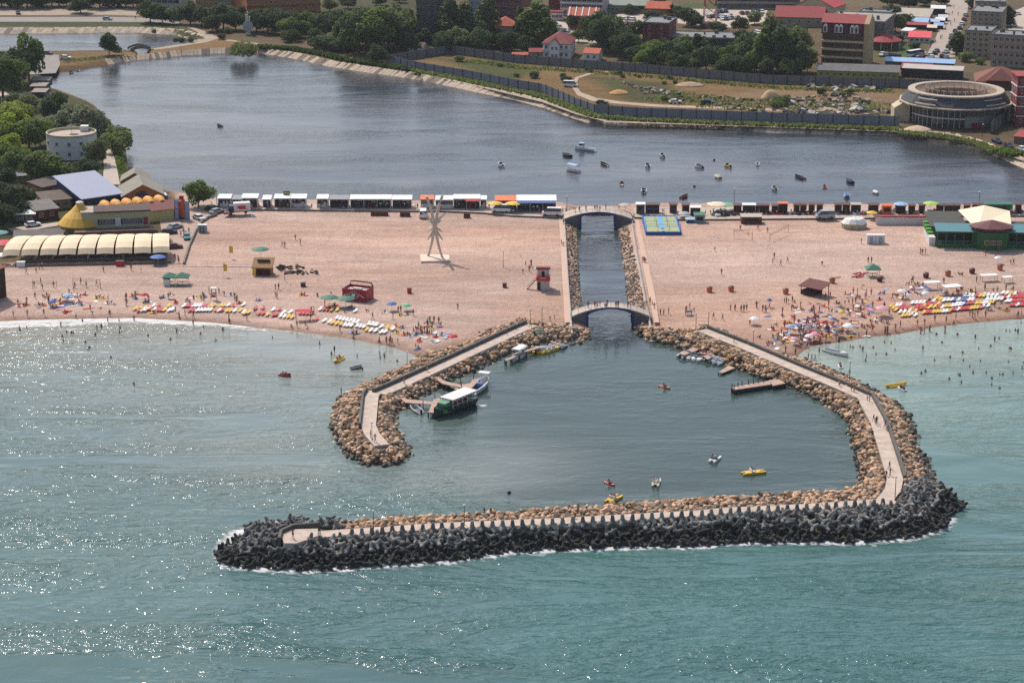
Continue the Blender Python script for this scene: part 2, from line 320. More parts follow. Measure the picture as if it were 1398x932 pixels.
# ---- water
def water(name, g, f_, cols, foam, swell, rough=.07, gl=1.0, sig=1.0, glo=.15, pale_patches=0):
    global nt, L, tc
    m = bpy.data.materials.new(name); m.use_nodes = True; nt = m.node_tree; L = nt.links.new; b = nt.nodes['Principled BSDF']
    tc = nd(nt, 'ShaderNodeTexCoord'); at = nd(nt, 'ShaderNodeAttribute', attribute_name='tint'); fo = nd(nt, 'ShaderNodeAttribute', attribute_name='foam')
    b.inputs['Roughness'].default_value = rough; b.inputs['IOR'].default_value = 1.333
    def mapp(rot, scl):
        n = nd(nt, 'ShaderNodeMapping'); n.inputs['Rotation'].default_value = (0,0,rot); n.inputs['Scale'].default_value = scl; L(tc.outputs['Object'], n.inputs['Vector']); return n.outputs[0]
    big = nz(.02, 5, .6, mapp(.3, (.5,1,1)), .6); mid = nz(.12, 4, .6, mapp(-.3,(.5,1,1)), .4)
    tint = mul(mrange(big, .3, .7, .86, 1.14), mrange(mid, .3, .7, .95, 1.05))
    sc = nd(nt, 'ShaderNodeVectorMath', operation='SCALE'); L(at.outputs['Color'], sc.inputs[0]); L(tint, sc.inputs['Scale'])
    if pale_patches:  # broad noise patches of a paler grey mixed into the base colour
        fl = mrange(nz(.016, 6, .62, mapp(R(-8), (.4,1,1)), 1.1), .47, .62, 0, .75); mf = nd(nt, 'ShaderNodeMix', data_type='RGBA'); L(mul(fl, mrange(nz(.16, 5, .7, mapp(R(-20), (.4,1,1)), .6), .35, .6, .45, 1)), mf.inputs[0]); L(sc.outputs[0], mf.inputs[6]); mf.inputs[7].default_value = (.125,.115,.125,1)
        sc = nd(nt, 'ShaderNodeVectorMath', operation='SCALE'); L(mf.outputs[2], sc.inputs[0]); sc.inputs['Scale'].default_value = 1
    fn = nz(.55, 7, .75, mapp(.1, (.55,1,1)), 1.2); sp = nd(nt, 'ShaderNodeSeparateColor'); L(fo.outputs['Color'], sp.inputs[0])
    fm = mrange(mul(fn, mul(sp.outputs[0], .62), 'ADD'), .80, .96, 0, 1)
    mx = nd(nt, 'ShaderNodeMix', data_type='RGBA'); L(fm, mx.inputs[0]); L(sc.outputs[0], mx.inputs[6]); mx.inputs[7].default_value = (.62,.60,.57,1); L(mx.outputs[2], b.inputs['Base Color'])
    L(mul(fm, .6, 'ADD'), mrange(fm, 0, 1, rough, .7).node.inputs[0]); L(mrange(fm, 0, 1, rough, .7), b.inputs['Roughness'])
    # wind sea: long swell, chop and short ripples; the gusts gather the steep facets into bands
    gust = mrange(nz(.03, 5, .62, mapp(R(-24), (.42,1.6,1)), .8), .42, .64, glo, 1.45)
    calm = mrange(sp.outputs[1], 0, 1, 1, .15)
    h = mul(nz(.085*swell, 2, .5, mapp(R(-22), (.5,1,1)), .3), 1.0*sig)
    h = mul(h, mul(mul(nz(.52*swell, 3, .55, mapp(R(-28), (.6,1,1)), .5), .72*sig), gust), 'ADD')
    h = mul(h, mul(mul(nz(1.15, 3, .6, mapp(R(-18), (.65,1,1)), .2), .15*gl), gust), 'ADD')
    h = mul(h, calm)
    bp = nd(nt, 'ShaderNodeBump'); bp.inputs['Strength'].default_value = 1; bp.inputs['Distance'].default_value = 1; L(h, bp.inputs['Height']); L(bp.outputs[0], b.inputs['Normal'])
    o = np_mesh(name, np.column_stack([g, np.zeros(len(g))]), f_, m, smooth=True); attr(o, 'tint', cols); attr(o, 'foam', foam); o['kind'] = 'structure'; return o
def clip(g, f_, poly, mrg):
    return f_[(sdf(poly, g)[f_] < mrg).any(1)]
def compact(g, f_, *arrs):
    u, inv = np.unique(f_, return_inverse=True); return (g[u], inv.reshape(f_.shape)) + tuple(a[u] for a in arrs)
wg, wf = grid(axis(-170, 170, 1.2, (-6000, 6000)), axis(285, 580, 1.2, (-900, 585)))
wf = clip(wg, wf, pSEA, 3.); wg, wf = compact(wg, wf)
BASIN = [(560,636),(640,690),(720,705),(1175,672),(1175,640),(1150,570),(1070,525),(960,470),(870,450),(846,300),(789,300),(805,450),(690,487),(552,557),(544,580)]
dB = sdf(W2(BASIN), wg); dL, dR = pdist(pSHL, wg), pdist(pSHR, wg)
deep = np.array(SEA_DEEP); bas = np.array(SEA_BASIN); shl = np.array(SEA_SHL); shr = np.array(SEA_SHR)
cols = np.tile(deep, (len(wg),1)); pxs = np.array([proj(x, y, 0) if y > 150 else (0, 5000) for x, y in wg])
def mixc(w, c):
    global cols
    cols = cols*(1-w[:,None]) + np.array(c)*w[:,None]
fx = np.clip((pxs[:,0]-640)/120, 0, 1)
mixc(np.exp(-(dL/105.)**1.3)*(1-fx)*.8, SEA_MIDL); mixc(np.exp(-dL/26.)*(1-fx)*.85, shl)
mixc(np.exp(-(dR/95.)**1.4)*fx*.85, SEA_MIDR); mixc(np.exp(-dR/30.)*fx*.85, shr)
dC = sdf(pCHAN, wg); rgt = np.clip((pxs[:,0]-690)/60, 0, 1); mixc((np.clip(.5 - dB/14., 0, 1)*(1-rgt) + np.clip(1 - dB/3., 0, 1)*rgt)*(1 - .55*np.clip((690-pxs[:,0])/110, 0, 1)*(pxs[:,1] > 560)), bas); mixc(np.clip(.5-dC/6., 0, 1), LAKE_C)
def blob(px, py, r, asp, w, c):
    q = P(px, py, 0); d2 = ((wg[:,0]-q.x)/(r*asp))**2 + ((wg[:,1]-q.y)/r)**2; mixc(w*np.exp(-d2), c)
for a in [(690,625,9,1.5,.55,SEA_PLUME),(650,650,8,1.8,.45,SEA_PLUME),(600,665,9,1.8,.35,SEA_PLUME),(330,600,13,2.,.35,SEA_PLUME),(420,640,10,2.,.35,SEA_PLUME),(260,540,10,2.5,.3,SEA_PLUME),(1330,480,9,3,.3,SEA_SHR),(835,480,9,1.,.3,C(70,84,78,.6))]: blob(*a)
foam = np.zeros(len(wg))
yl = wg[:,1]
foam = np.maximum(foam, np.exp(-(dL/4.2)**2)*np.clip((470-pxs[:,0])/300+.25, .14, 1.15))
foam = np.maximum(foam, np.exp(-((dL-4.5)/2.2)**2)*np.clip((260-pxs[:,0])/180, 0, 1)*.8)
foam = np.maximum(foam, np.exp(-(dR/1.2)**2)*.3)
for pts_, a_, w_ in [([(20,482),(70,481),(150,480)], .62, .9), ([(-40,512),(40,511),(130,515)], .62, 1.),([(-40,452),(60,449),(150,450)], .5, 1.)]:
    foam = np.maximum(foam, np.exp(-(pdist(W2(pts_), wg)/w_)**2)*a_)
SEAWARD = [(385,716),(352,723),(325,728),(310,745),(307,760),(317,769),(352,773),(420,777),(490,772),(565,767),(640,760),(685,752),(770,748),(850,744),(950,743),(1000,739),(1100,737),(1175,738),(1250,731),(1277,721),(1290,706)]
foam = np.maximum(foam, np.exp(-(pdist(W2(SEAWARD), wg)/3.0)**2)*.85)
foam = np.maximum(foam, np.exp(-(pdist(W2([(455,560),(453,585),(462,605),(476,628),(502,639),(530,639)]), wg)/1.2)**2)*.5)
foam = np.maximum(foam, np.exp(-(pdist(W2([(655,553),(662,554)]), wg)/1.)**2)*.75)
foam = np.maximum(foam, np.exp(-(pdist(W2([(972,652),(1000,648),(1016,646)]), wg)/.55)**2)*.5)
foam = np.maximum(foam, np.exp(-(pdist(W2([(850,670),(870,669),(890,664)]), wg)/.5)**2)*.5)
calm_ = np.clip(.5 - dB/14., 0, 1)*(1-.5*np.clip((690-pxs[:,0])/150, 0, 1)*(pxs[:,1] > 560)); calm_ = np.maximum(calm_, .75*np.exp(-dR/60.)*fx)
water('sea', wg, wf, cols, np.column_stack([foam, calm_, 0*foam]), 1.0, .08)
lg, lf = grid(np.arange(-300, 330, 3.), np.arange(570, 960, 3.)); lf = clip(lg, lf, pLAKE, 3.5); lg, lf = compact(lg, lf)
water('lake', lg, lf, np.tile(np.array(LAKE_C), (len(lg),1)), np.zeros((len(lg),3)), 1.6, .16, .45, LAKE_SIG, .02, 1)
lg, lf = grid(np.arange(-330, -120, 3.), np.arange(860, 1000, 3.)); k_ = np.minimum(sdf(pPOND, lg), sdf(pRILL, lg)); lf = lf[(k_[lf] < 3.).any(1)]; lg, lf = compact(lg, lf)
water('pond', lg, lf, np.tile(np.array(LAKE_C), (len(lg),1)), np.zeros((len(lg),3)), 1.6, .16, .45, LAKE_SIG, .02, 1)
# ------------------------------------------------------------------ rubble breakwaters
ROCK = [mat(C(222,184,150,.78), .9, .3, .9, .05, name='limestone'), mat(C(200,158,120,.7), .9, .3, .9, .05, name='limestone'), mat(C(150,134,116,.55), .9, .3, .9, .05, name='limestone'), mat(C(84,78,68,.5), .7, .3, .9, .05, name='wet_limestone')]
CORE = mat(C(128,112,90,.5), .95, .35, .8, .3, name='rubble_core')
CONCG = mat(C(120,116,110,.5), .85, .25, .8, name='wall_concrete'); PATHM = mat(C(212,190,172,.74), .85, .22, .6, name='path_concrete')
LEFT_OUT = [(640,470),(600,482),(570,487),(555,501),(520,516),(495,528),(467,541),(455,559),(452,580),(462,602),(475,624),(502,636),(530,637),(547,634),(565,619)]
LEFT_IN = [(565,619),(555,602),(545,586),(544,570),(552,557),(570,544),(605,529),(622,518),(652,505),(670,496),(690,487),(720,475),(745,468),(770,466),(792,461),(800,452),(760,448),(725,440)]
RIGHT_IN = [(868,450),(874,458),(879,462),(900,468),(920,473),(936,478),(970,492),(1005,502),(1028,511),(1044,517),(1071,526),(1098,537),(1123,550),(1143,562),(1158,582),(1165,607),(1170,632),(1175,645),(1174,662),(1155,674),(1112,680),(1062,683),(1000,686),(949,690),(850,697),(725,705),(600,712),(540,715),(465,721),(435,724)]
RIGHT_HEAD = [(435,724),(410,727),(385,730),(352,735),(328,742),(312,751)]
RIGHT_OUT = [(312,751),(308,759),(317,767),(352,771),(420,775),(490,770),(565,765),(640,758),(685,750),(770,746),(850,742),(950,741),(1000,737),(1100,735),(1175,736),(1250,729),(1277,719),(1287,706),(1303,690),(1308,680),(1294,667),(1277,655),(1275,640),(1267,622),(1255,607),(1252,585),(1245,565),(1228,550),(1203,536),(1173,520),(1148,507),(1123,499),(1093,489)]
RIGHT_ROOT = [(1093,489),(1065,484),(1047,474),(1014,460),(975,446),(960,445),(940,452),(900,449),(880,446)]
CREST = 2.7; CARM = 2.05
PATH_L = [(727,443),(712,449),(600,501),(536,530),(519,537)]; PATH_L2 = [(512,533),(507,541),(503,580),(508,592),(521,607)]
PATH_R = [(958,450),(1012,471),(1080,500),(1148,528),(1180,542),(1199,577),(1216,632),(1222,653),(1219,668),(1206,684)]
PATH_O = [(1222,683),(1200,684.5),(1100,691.5),(1000,696),(949,700.5),(775,710),(600,717.5),(465,726.5),(432,729)]
def w2(l, z): return [Vector(P(a, b, z)[:2]) for a, b in l]
def path_mesh(mb, line, hw, z0, z1, m=0):
    A, B = ribbon(line, hw, -hw); zs = z1 if hasattr(z1, '__len__') else [z1]*len(line)
    for i in range(len(line)-1):
        q = [(A[i],zs[i]), (A[i+1],zs[i+1]), (B[i+1],zs[i+1]), (B[i],zs[i])]
        mb.add([(p.x,p.y,z0) for p, z in q] + [(p.x,p.y,z) for p, z in q], [(0,1,2,3),(7,6,5,4),(4,5,1,0),(5,6,2,1),(6,7,3,2),(7,4,0,3)], m)
def mound(name, label, inn, out, extra, cap_in, cap_out, fall_in, fall_out, paths, cr):
    pin, pout = W2(inn), W2(out); poly = np.concatenate([pin] + ([W2(extra[0])] if extra else []) + [pout])
    lo, hi = poly.min(0)-1, poly.max(0)+1
    g, f_ = grid(np.arange(lo[0], hi[0], .8), np.arange(lo[1], hi[1], .8))
    d = sdf(poly, g); di, do = pdist(pin, g), pdist(pout, g)
    cz = cr(g); z = cz*.92*np.minimum(np.minimum(di/fall_in, do/fall_out), 1)
    z = np.where(d < 0, z, -d*.8); dp = np.min([pdist(np.array([tuple(q) for q in pl]), g) for pl in paths], 0)
    z = np.where(dp < 1.6, np.minimum(z, cz-.35), z)
    z = z - .25 + .35*(npr.rand(len(g))-.5)
    f_ = f_[(d[f_] < 1.6).any(1)]; g_, f_, z_ = compact(g, f_, z)
    root = thing(name, label, 'breakwater'); o = np_mesh('rubble_core', np.column_stack([g_, z_]), f_, CORE); o.parent = root
    return root, poly, g, z, d, dp
pl1, pl2, po = w2(PATH_L, CARM), w2(PATH_L2, CARM), w2(PATH_O, CREST)
PRZ = [CARM]*(len(PATH_R)-3) + [CARM+.12, CARM+.4, CREST-.01]; pr = [Vector(P(a, b, z)[:2]) for (a, b), z in zip(PATH_R, PRZ)]
bwL, polyL, gL, zL, dLm, dpL = mound('breakwater', 'short curved rubble breakwater with a pale path, left of the boat basin', LEFT_IN, LEFT_OUT, None, 0, 0, 2.9, 3.4, [pl1, pl2], lambda g: CARM)
bwR, polyR, gR, zR, dRm, dpR = mound('breakwater', 'long hooked breakwater with a footpath closing the boat basin on the right and seaward side', RIGHT_IN, RIGHT_OUT+RIGHT_ROOT, [RIGHT_HEAD], 0, 0, 2.7, 5.2, [pr, po], lambda g: np.clip(CREST - (g[:,1]-P(1200,690,2.)[1]-6)*.08, CARM, CREST))
for root, lines in ((bwL, (pl1, pl2)), (bwR, (pr, po))):
    for l in lines:
        mb = MB(); path_mesh(mb, l, 1.45, .8, PRZ if l is pr else CREST-.006 if l is po else CARM - .006*lines.index(l)); mb.build('footpath', PATHM, root)
def wall_along(root, pxl, off0, off1, z1, name='parapet'):
    l = w2(pxl, CARM); A, B = ribbon(l, off0, off1); mb = MB()
    for i in range(len(l)-1): mb.prism([(p.x,p.y) for p in (A[i],A[i+1],B[i+1],B[i])], .8, z1 - .004*i)
    mb.build(name, CONCG, root)
wall_along(bwL, [(727,443),(712,449),(600,501),(536,530),(519,537)], -1.5, -2.1, CARM+.75)
wall_along(bwL, [(512,533),(507,541),(503,582)], -1.5, -1.95, CARM+.75)
wall_along(bwR, [(958,450),(1012,471),(1080,500),(1148,528),(1180,542),(1199,577),(1216,632),(1222,653)], 1.5, 2.05, CARM+.7)
# concrete slab and low walls at the seaward tip
mb = MB(); q = [P(x, y, 3.1)[:2] for x, y in [(383,729),(398,722),(434,721),(434,731),(405,741),(388,741)]]; mb.prism(q, 1.5, 3.1); mb.build('end_slab', PATHM, bwR)
mb = MB(); path_mesh(mb, w2([(381,738),(384,727),(400,720),(436,717)], 3.1), .25, 2., 3.75); mb.build('parapet', CONCG, bwR)
# ---- boulders
def ico(sub=1):
    bm = bmesh.new(); bmesh.ops.create_icosphere(bm, subdivisions=sub, radius=1); v = np.array([x.co[:] for x in bm.verts]); f_ = np.array([[x.index for x in q.verts] for q in bm.faces]); bm.free(); return v, f_
IV, IF = ico(2)
def rockshape(k):
    r = np.random.RandomState(k); v = IV.copy()
    for _ in range(12):                                   # chop by planes: angular blocks
        n = r.randn(3); n /= np.linalg.norm(n); h = r.uniform(.42, .78); s = v @ n; v = np.where((s > h)[:,None], v - np.outer(s-h, n), v)
    return v*np.array([1, r.uniform(.65,.95), r.uniform(.55,.8)])
RSH = [rockshape(k) for k in range(8)]
ROCKS = []                                               # position, size, rotation, shape, material, zone
def scatter(poly, g, z, d, dp, dens, size, zone, keep):
    lo, hi = poly.min(0), poly.max(0); n = int((hi-lo).prod()*dens); p = lo + npr.rand(n,2)*(hi-lo); dd = sdf(poly, p)
    p = p[(dd < .5)]; dpp = keep(p); p = p[dpp]
    xs = np.unique(g[:,0]); ys = np.unique(g[:,1]); ix = np.clip(np.searchsorted(xs, p[:,0]), 0, len(xs)-1); iy = np.clip(np.searchsorted(ys, p[:,1]), 0, len(ys)-1)
    zz = z.reshape(len(ys), len(xs))[iy, ix]
    for (x, y), h in zip(p, zz):
        if h < -.6: continue
        s = size*npr.uniform(.5, 1.15)*(1 if npr.rand() > .1 else 1.5); wetp = h < .35
        ROCKS.append(((x, y, h + s*.12), s*.78, npr.rand(3)*6.28, npr.randint(8), 3 if wetp and npr.rand() < .75 else npr.choice(3, p=[.42,.38,.2]), zone))
def offpath(lines, r): return lambda p: np.min([pdist(np.array([tuple(q) for q in l]), p) for l in lines], 0) > r
okL = offpath([pl1, pl2], 1.85); okR = offpath([pr, po], 1.85)
seaward = W2([(1298,655),(1262,650),(1240,655),(1226,676),(1205,689),(1100,696),(1000,701),(949,706),(775,715),(600,722),(480,728),(455,708),(400,700),(300,700),(270,760),(420,800),(700,790),(1260,760),(1340,700)], CREST)
scatter(polyL, gL, zL, dLm, dpL, 2.3, 1.0, 'left', okL)
def okr2(p): return okR(p) & (sdf(seaward, p) > 0)
scatter(polyR, gR, zR, dRm, dpR, 2.3, 1.0, 'right', okr2)
# channel banks, lower corners
for wl, wo in ((CH_L[2:-1], [(771,300),(773,340),(776,380),(779,420),(782,437)]), (CH_R[1:-2], [(857,306),(864,345),(872,380),(879,410),(884,437)])):
    A = W2(wl); B = W2(wo, LAND); poly = np.concatenate([A, B if np.linalg.norm(A[-1]-B[0]) < np.linalg.norm(A[-1]-B[-1]) else B[::-1]])
    lo, hi = poly.min(0), poly.max(0); n = int((hi-lo).prod()*2.6); p = lo + npr.rand(n,2)*(hi-lo); p = p[sdf(poly, p) < .2]
    for (x, y), h in zip(p, height(p)): s = .8*npr.uniform(.6, 1.3); ROCKS.append(((x, y, h + .05), s*.6, npr.rand(3)*6.28, npr.randint(8), npr.choice(4, p=[.2,.15,.4,.25]), 'channel'))
for pl in ([(740,462),(775,458),(800,447),(806,458),(795,466),(765,468)],):
    poly = W2(pl, .6); lo, hi = poly.min(0), poly.max(0); p = lo + npr.rand(int((hi-lo).prod()*1.2),2)*(hi-lo); p = p[sdf(poly, p) < .3]
    for (x, y), h in zip(p, height(p)): s = npr.uniform(.8,1.5); ROCKS.append(((x, y, max(h,0)+.1), s*.6, npr.rand(3)*6.28, npr.randint(8), npr.choice(4, p=[.3,.25,.25,.2]), 'left'))
def rotm(e):
    return np.array(Matrix.Rotation(e[2],3,'Z') @ Matrix.Rotation(e[1]*.12,3,'Y') @ Matrix.Rotation(e[0]*.12,3,'X'))
def seen(p): x, y = proj(*p); return -10 < x < 1408 and -10 < y < 942
def apparent(r): return r[1]*FPX/(r[0][1]*CT + (CAMH-r[0][2])*ST) if seen(r[0]) else 0
ROCKS.sort(key=apparent, reverse=True)
RMESH = {}
BLAB = {'left': ('pale tan boulder in the rubble slope of the short left breakwater', 'boulders of the left breakwater'), 'right': ('pale tan boulder in the rubble slope of the long hooked breakwater', 'boulders of the long breakwater'), 'channel': ('small tan boulder on the bank of the straight channel', 'boulders of the channel banks'),
 'leftwet': ('dark wet boulder at the waterline of the short left breakwater', 'wet boulders of the left breakwater'), 'rightwet': ('dark wet boulder at the waterline of the long hooked breakwater', 'wet boulders of the long breakwater'), 'channelwet': ('dark wet boulder low on the bank of the straight channel', 'wet boulders of the channel')}
for p, s, e, k, mi, zn in ROCKS[:300]:
    if (k, mi) not in RMESH:
        me = bpy.data.meshes.new('boulder'); me.from_pydata(RSH[k].tolist(), [], IF.tolist()); me.materials.append(ROCK[mi]); me.update(); RMESH[(k,mi)] = me
    o = bpy.data.objects.new('boulder', RMESH[(k,mi)]); COL.objects.link(o); o.location = p; o.scale = (s,s,s); o.rotation_euler = (e[0]*.12, e[1]*.12, e[2])
    lb, gr = BLAB[zn + ('wet' if mi == 3 else '')]; tag(o, lb, 'boulder', gr)
IV1, IF1 = ico(1)
def rock1(k):
    r = np.random.RandomState(k+50); v = IV1.copy()
    for _ in range(7):
        n = r.randn(3); n /= np.linalg.norm(n); h = r.uniform(.42, .75); s = v @ n; v = np.where((s > h)[:,None], v - np.outer(s-h, n), v)
    return v*np.array([1, r.uniform(.65,.95), r.uniform(.6,.8)])
RS1 = [rock1(k) for k in range(8)]; vv, ff, mm = [], [], []
for i, (p, s, e, k, mi, zn) in enumerate(ROCKS[300:]):
    vv.append(RS1[k]*s @ rotm(e).T + np.array(p)); ff.append(IF1 + len(IV1)*i); mm.append(np.full(len(IF1), mi))
tag(np_mesh('boulders', np.concatenate(vv), np.concatenate(ff), ROCK, mi=np.concatenate(mm)), 'tan rubble stones filling the breakwaters and channel banks', 'rocks', kind='stuff')
# ---- tetrapods
TCON = [mat(C(136,132,126,.62), .9, .3, .8, .03, name='weathered_concrete'), mat(C(74,72,66,.42), .85, .35, .8, .03, name='wet_concrete'), mat(C(168,162,152,.7), .9, .25, .8, .03, name='dry_concrete')]
def tetra():
    mb = MB()
    for d in ((0,0,1), (math.sqrt(8/9),0,-1/3), (-math.sqrt(2/9),math.sqrt(2/3),-1/3), (-math.sqrt(2/9),-math.sqrt(2/3),-1/3)):
        d = Vector(d); mb.tube([d*0, d*.3, d*1.12, d*1.2], [.32,.40,.25,.18], 8)
    return mb
tm = [tetra().build('tetrapod', m_) for m_ in TCON]; TME = [o.data for o in tm]
for o in tm: bpy.data.objects.remove(o)
TET = []
po_line = [P(a, b, CREST) for a, b in PATH_O[1:-1]]
for p, d in along(po_line, 1.72):                        # the regular top row, one leg upright
    n = Vector((d.y, -d.x)) if Vector((d.y,-d.x)).y < 0 else Vector((-d.y, d.x))
    q = Vector((p.x, p.y)) + n*2.05; TET.append(((q.x, q.y, CREST+.12+npr.uniform(-.05,.08)), (npr.uniform(-.07,.07), npr.uniform(-.07,.07), npr.rand()*6.28), npr.uniform(1.02,1.12), 2 if npr.rand() < .6 else 0, 'top'))
sw = sdf(seaward, gR); xs, ys = np.unique(gR[:,0]), np.unique(gR[:,1]); ZR = zR.reshape(len(ys), len(xs)); DP = np.minimum(dpR, 99).reshape(len(ys), len(xs))
lo, hi = seaward.min(0), seaward.max(0); placed = [t[0][:2] for t in TET]; cell = {}
def ck(x, y): return (int(x//1.1), int(y//1.1))
for q in placed: cell.setdefault(ck(*q), []).append(q)
cand = lo + npr.rand(60000,2)*(hi-lo); sel = cand[(sdf(seaward, cand) < 0) & (sdf(polyR, cand) < 1.4)]; okp = offpath([pr, po], 2.5)(sel); sl_ = W2([(380,745),(380,728),(398,720),(436,716),(436,733),(408,744)], 2.5); okp &= sdf(sl_, sel) > .3
for (x, y) in sel[okp]:
    c = ck(x, y)
    if any((x-a)**2+(y-b_)**2 < 1.0**2 for i in (-1,0,1) for j in (-1,0,1) for a, b_ in cell.get((c[0]+i,c[1]+j), [])): continue
    ix, iy = min(np.searchsorted(xs, x), len(xs)-1), min(np.searchsorted(ys, y), len(ys)-1); h = ZR[iy, ix]
    cell.setdefault(c, []).append((x, y)); TET.append(((x, y, max(h, -.3) + .55 + npr.uniform(-.15,.3)), tuple(npr.rand(3)*6.28), npr.uniform(.86,1.02), 1 if h < .8 else npr.choice([0,0,2]), 'slope'))
TET.sort(key=lambda t: (0 if seen(t[0]) else 1, 0 if t[4] == 'top' else 1, t[0][1]))
TL = {'top': ('upright grey tetrapod in the even row along the seaward path edge', 'tetrapods in the top row'), 'slope0': ('grey concrete tetrapod tumbled on the seaward slope of the long breakwater', 'tetrapods on the upper slope'), 'slope1': ('dark wet tetrapod low on the seaward slope near the foam', 'wet tetrapods by the waterline'), 'slope2': ('pale dry tetrapod tumbled on the seaward slope of the long breakwater', 'pale tetrapods on the slope')}
for p, e, s, mi, zn in TET[:300]:
    o = bpy.data.objects.new('tetrapod', TME[mi]); COL.objects.link(o); o.location = p; o.rotation_euler = e; o.scale = (s,s,s)
    lb, gr = TL[zn if zn == 'top' else zn + str(mi)]; tag(o, lb, 'tetrapod', gr)
if len(TET) > 300:
    tv = np.array([v.co[:] for v in TME[0].vertices]); tf = [tuple(q.vertices) for q in TME[0].polygons]; mb = MB()
    for p, e, s, mi, zn in TET[300:]:
        M = Matrix.Translation(p) @ Matrix.Rotation(e[2],4,'Z') @ Matrix.Rotation(e[1],4,'Y') @ Matrix.Rotation(e[0],4,'X') @ Matrix.Scale(s,4)
        mb.add([M @ Vector(v) for v in tv], tf, mi)
    tag(mb.build('tetrapods', TCON), 'grey concrete tetrapods heaped further along the breakwater slope', 'tetrapods', kind='stuff')
print('ROCKS', len(ROCKS), 'TETRA', len(TET))
# ------------------------------------------------------------------ channel bridges
BL = mat(C(38,72,140,.7), .5, .1, 1, name='blue_paint'); ABUT = mat(C(120,118,122,.6), .9, .25, .7, name='abutment_concrete'); DECKM = mat(C(212,192,174,.74), .85, .1, .6, name='deck'); RAIL = mat(C(196,200,205,.8), .5, .05, 1, name='railing_paint')
def bridge(A, B, wA, wB, rise, width, label):
    a, b = P(*A, z=LAND), P(*B, z=LAND); d = (b-a); L_ = d.length; rz = math.atan2(d.y, d.x)
    t = thing('arch_bridge', label, 'bridge', a, rz, 'arched footbridges over the channel')
    u0 = (P(*wA, z=1)-a).length/1.0; u1 = L_ - (P(*wB, z=1)-b).length
    N = 24
    def ztop(u): return 1.0 + rise*(1-((u-L_/2)/(L_/2))**2)
    mb = MB(); us = [L_*i/N for i in range(N+1)]
    mb.rings([[(u, -.05, ztop(u)-.32), (u, -.05, ztop(u)), (u, width+.05, ztop(u)), (u, width+.05, ztop(u)-.32)] for u in us]); mb.build('deck', DECKM, t)
    for y0, y1 in ((-.16, .10), (width-.10, width+.16)):
        mb = MB(); vs_ = [u0 + (u1-u0)*i/N for i in range(N+1)]; mid = (u0+u1)/2; hw = (u1-u0)/2
        mb.rings([[(u, y0, zz-.42-.5*((u-mid)/hw)**4), (u, y0, zz), (u, y1, zz), (u, y1, zz-.42-.5*((u-mid)/hw)**4)] for u, zz in [(u, ztop(u)-.02 - .25*((u-mid)/hw)**2) for u in vs_]])
        mb.box(u0-.1, u0+.45, y0-.01, y1+.01, -1.5, ztop(u0)-.4); mb.box(u1-.45, u1+.1, y0-.01, y1+.01, -1.5, ztop(u1)-.4); mb.build('arch_girder', BL, t)
    for x0, x1 in ((-.3, u0-.12), (u1+.12, L_+.3)):
        mb = MB(); mb.add([(x0,-.1,-2.5),(x1,-.1,-2.5),(x1,width+.1,-2.5),(x0,width+.1,-2.5),(x0,-.1,ztop(max(x0,0))-.34 if x0 < 1 else ztop(x0)-.34),(x1,-.1,ztop(x1 if x1 < L_ else L_)-.34),(x1,width+.1,ztop(x1 if x1 < L_ else L_)-.34),(x0,width+.1,ztop(max(x0,0))-.34 if x0 < 1 else ztop(x0)-.34)], [(0,3,2,1),(4,5,6,7),(0,1,5,4),(1,2,6,5),(2,3,7,6),(3,0,4,7)]); mb.build('abutment', ABUT, t)
    for y in (0.0, width):
        mb = MB(); mb.tube([(u, y, ztop(u)+1.0) for u in us], .035, 5); mb.tube([(u, y, ztop(u)+.55) for u in us], .025, 4)
        for u in us[::2]: mb.box(u-.03, u+.03, y-.03, y+.03, ztop(u)-.05, ztop(u)+1.0)
        mb.build('railing', RAIL, t)
    return t, ztop, rz, a
br1 = bridge((781,437), (887,437), (799,438), (866,438), 2.05, 4.2, 'nearer arched footbridge with people, where the channel meets the boat basin')
br2 = bridge((770,303.5), (863,303.5), (789.5,304), (843,304), 1.9, 7.0, 'farther arched bridge with blue girder, where the channel leaves the lake')
# railings along the channel banks
def fence_rail(pxl, z, h, label, step=2.2, m=RAIL, name='railing'):
    pts = [P(a, b, z) for a, b in pxl]; t = thing(name, label, 'railing', pts[0]); o0 = pts[0]
    mb = MB()
    for zz in (h, h*.55): mb.tube([p - o0 + Vector((0,0,zz)) for p in pts], .035, 5)
    mb.build('rail', m, t)
    for p, d in along(pts, step)[:100]:
        q = MB(); q.box(-.04,.04,-.04,.04,0,h-.03); q.build('post', m, t, p-o0)
    mb = MB(); A, B = ribbon([(p.x-o0.x, p.y-o0.y) for p in pts], .22, -.22)
    for i in range(len(pts)-1): mb.prism([(p.x,p.y) for p in (A[i],A[i+1],B[i+1],B[i])], -.6, .12)
    mb.build('kerb', DECKM, t); return t
fence_rail([(770.5,305),(772.5,340),(775,380),(778,420),(780,445),(781,455)], LAND, 1.05, 'pale blue-grey railing along the left bank of the channel')
fence_rail([(863,306),(869,345),(876,385),(882.5,420),(887,440),(889,452)], LAND, 1.05, 'pale blue-grey railing along the right bank of the channel')
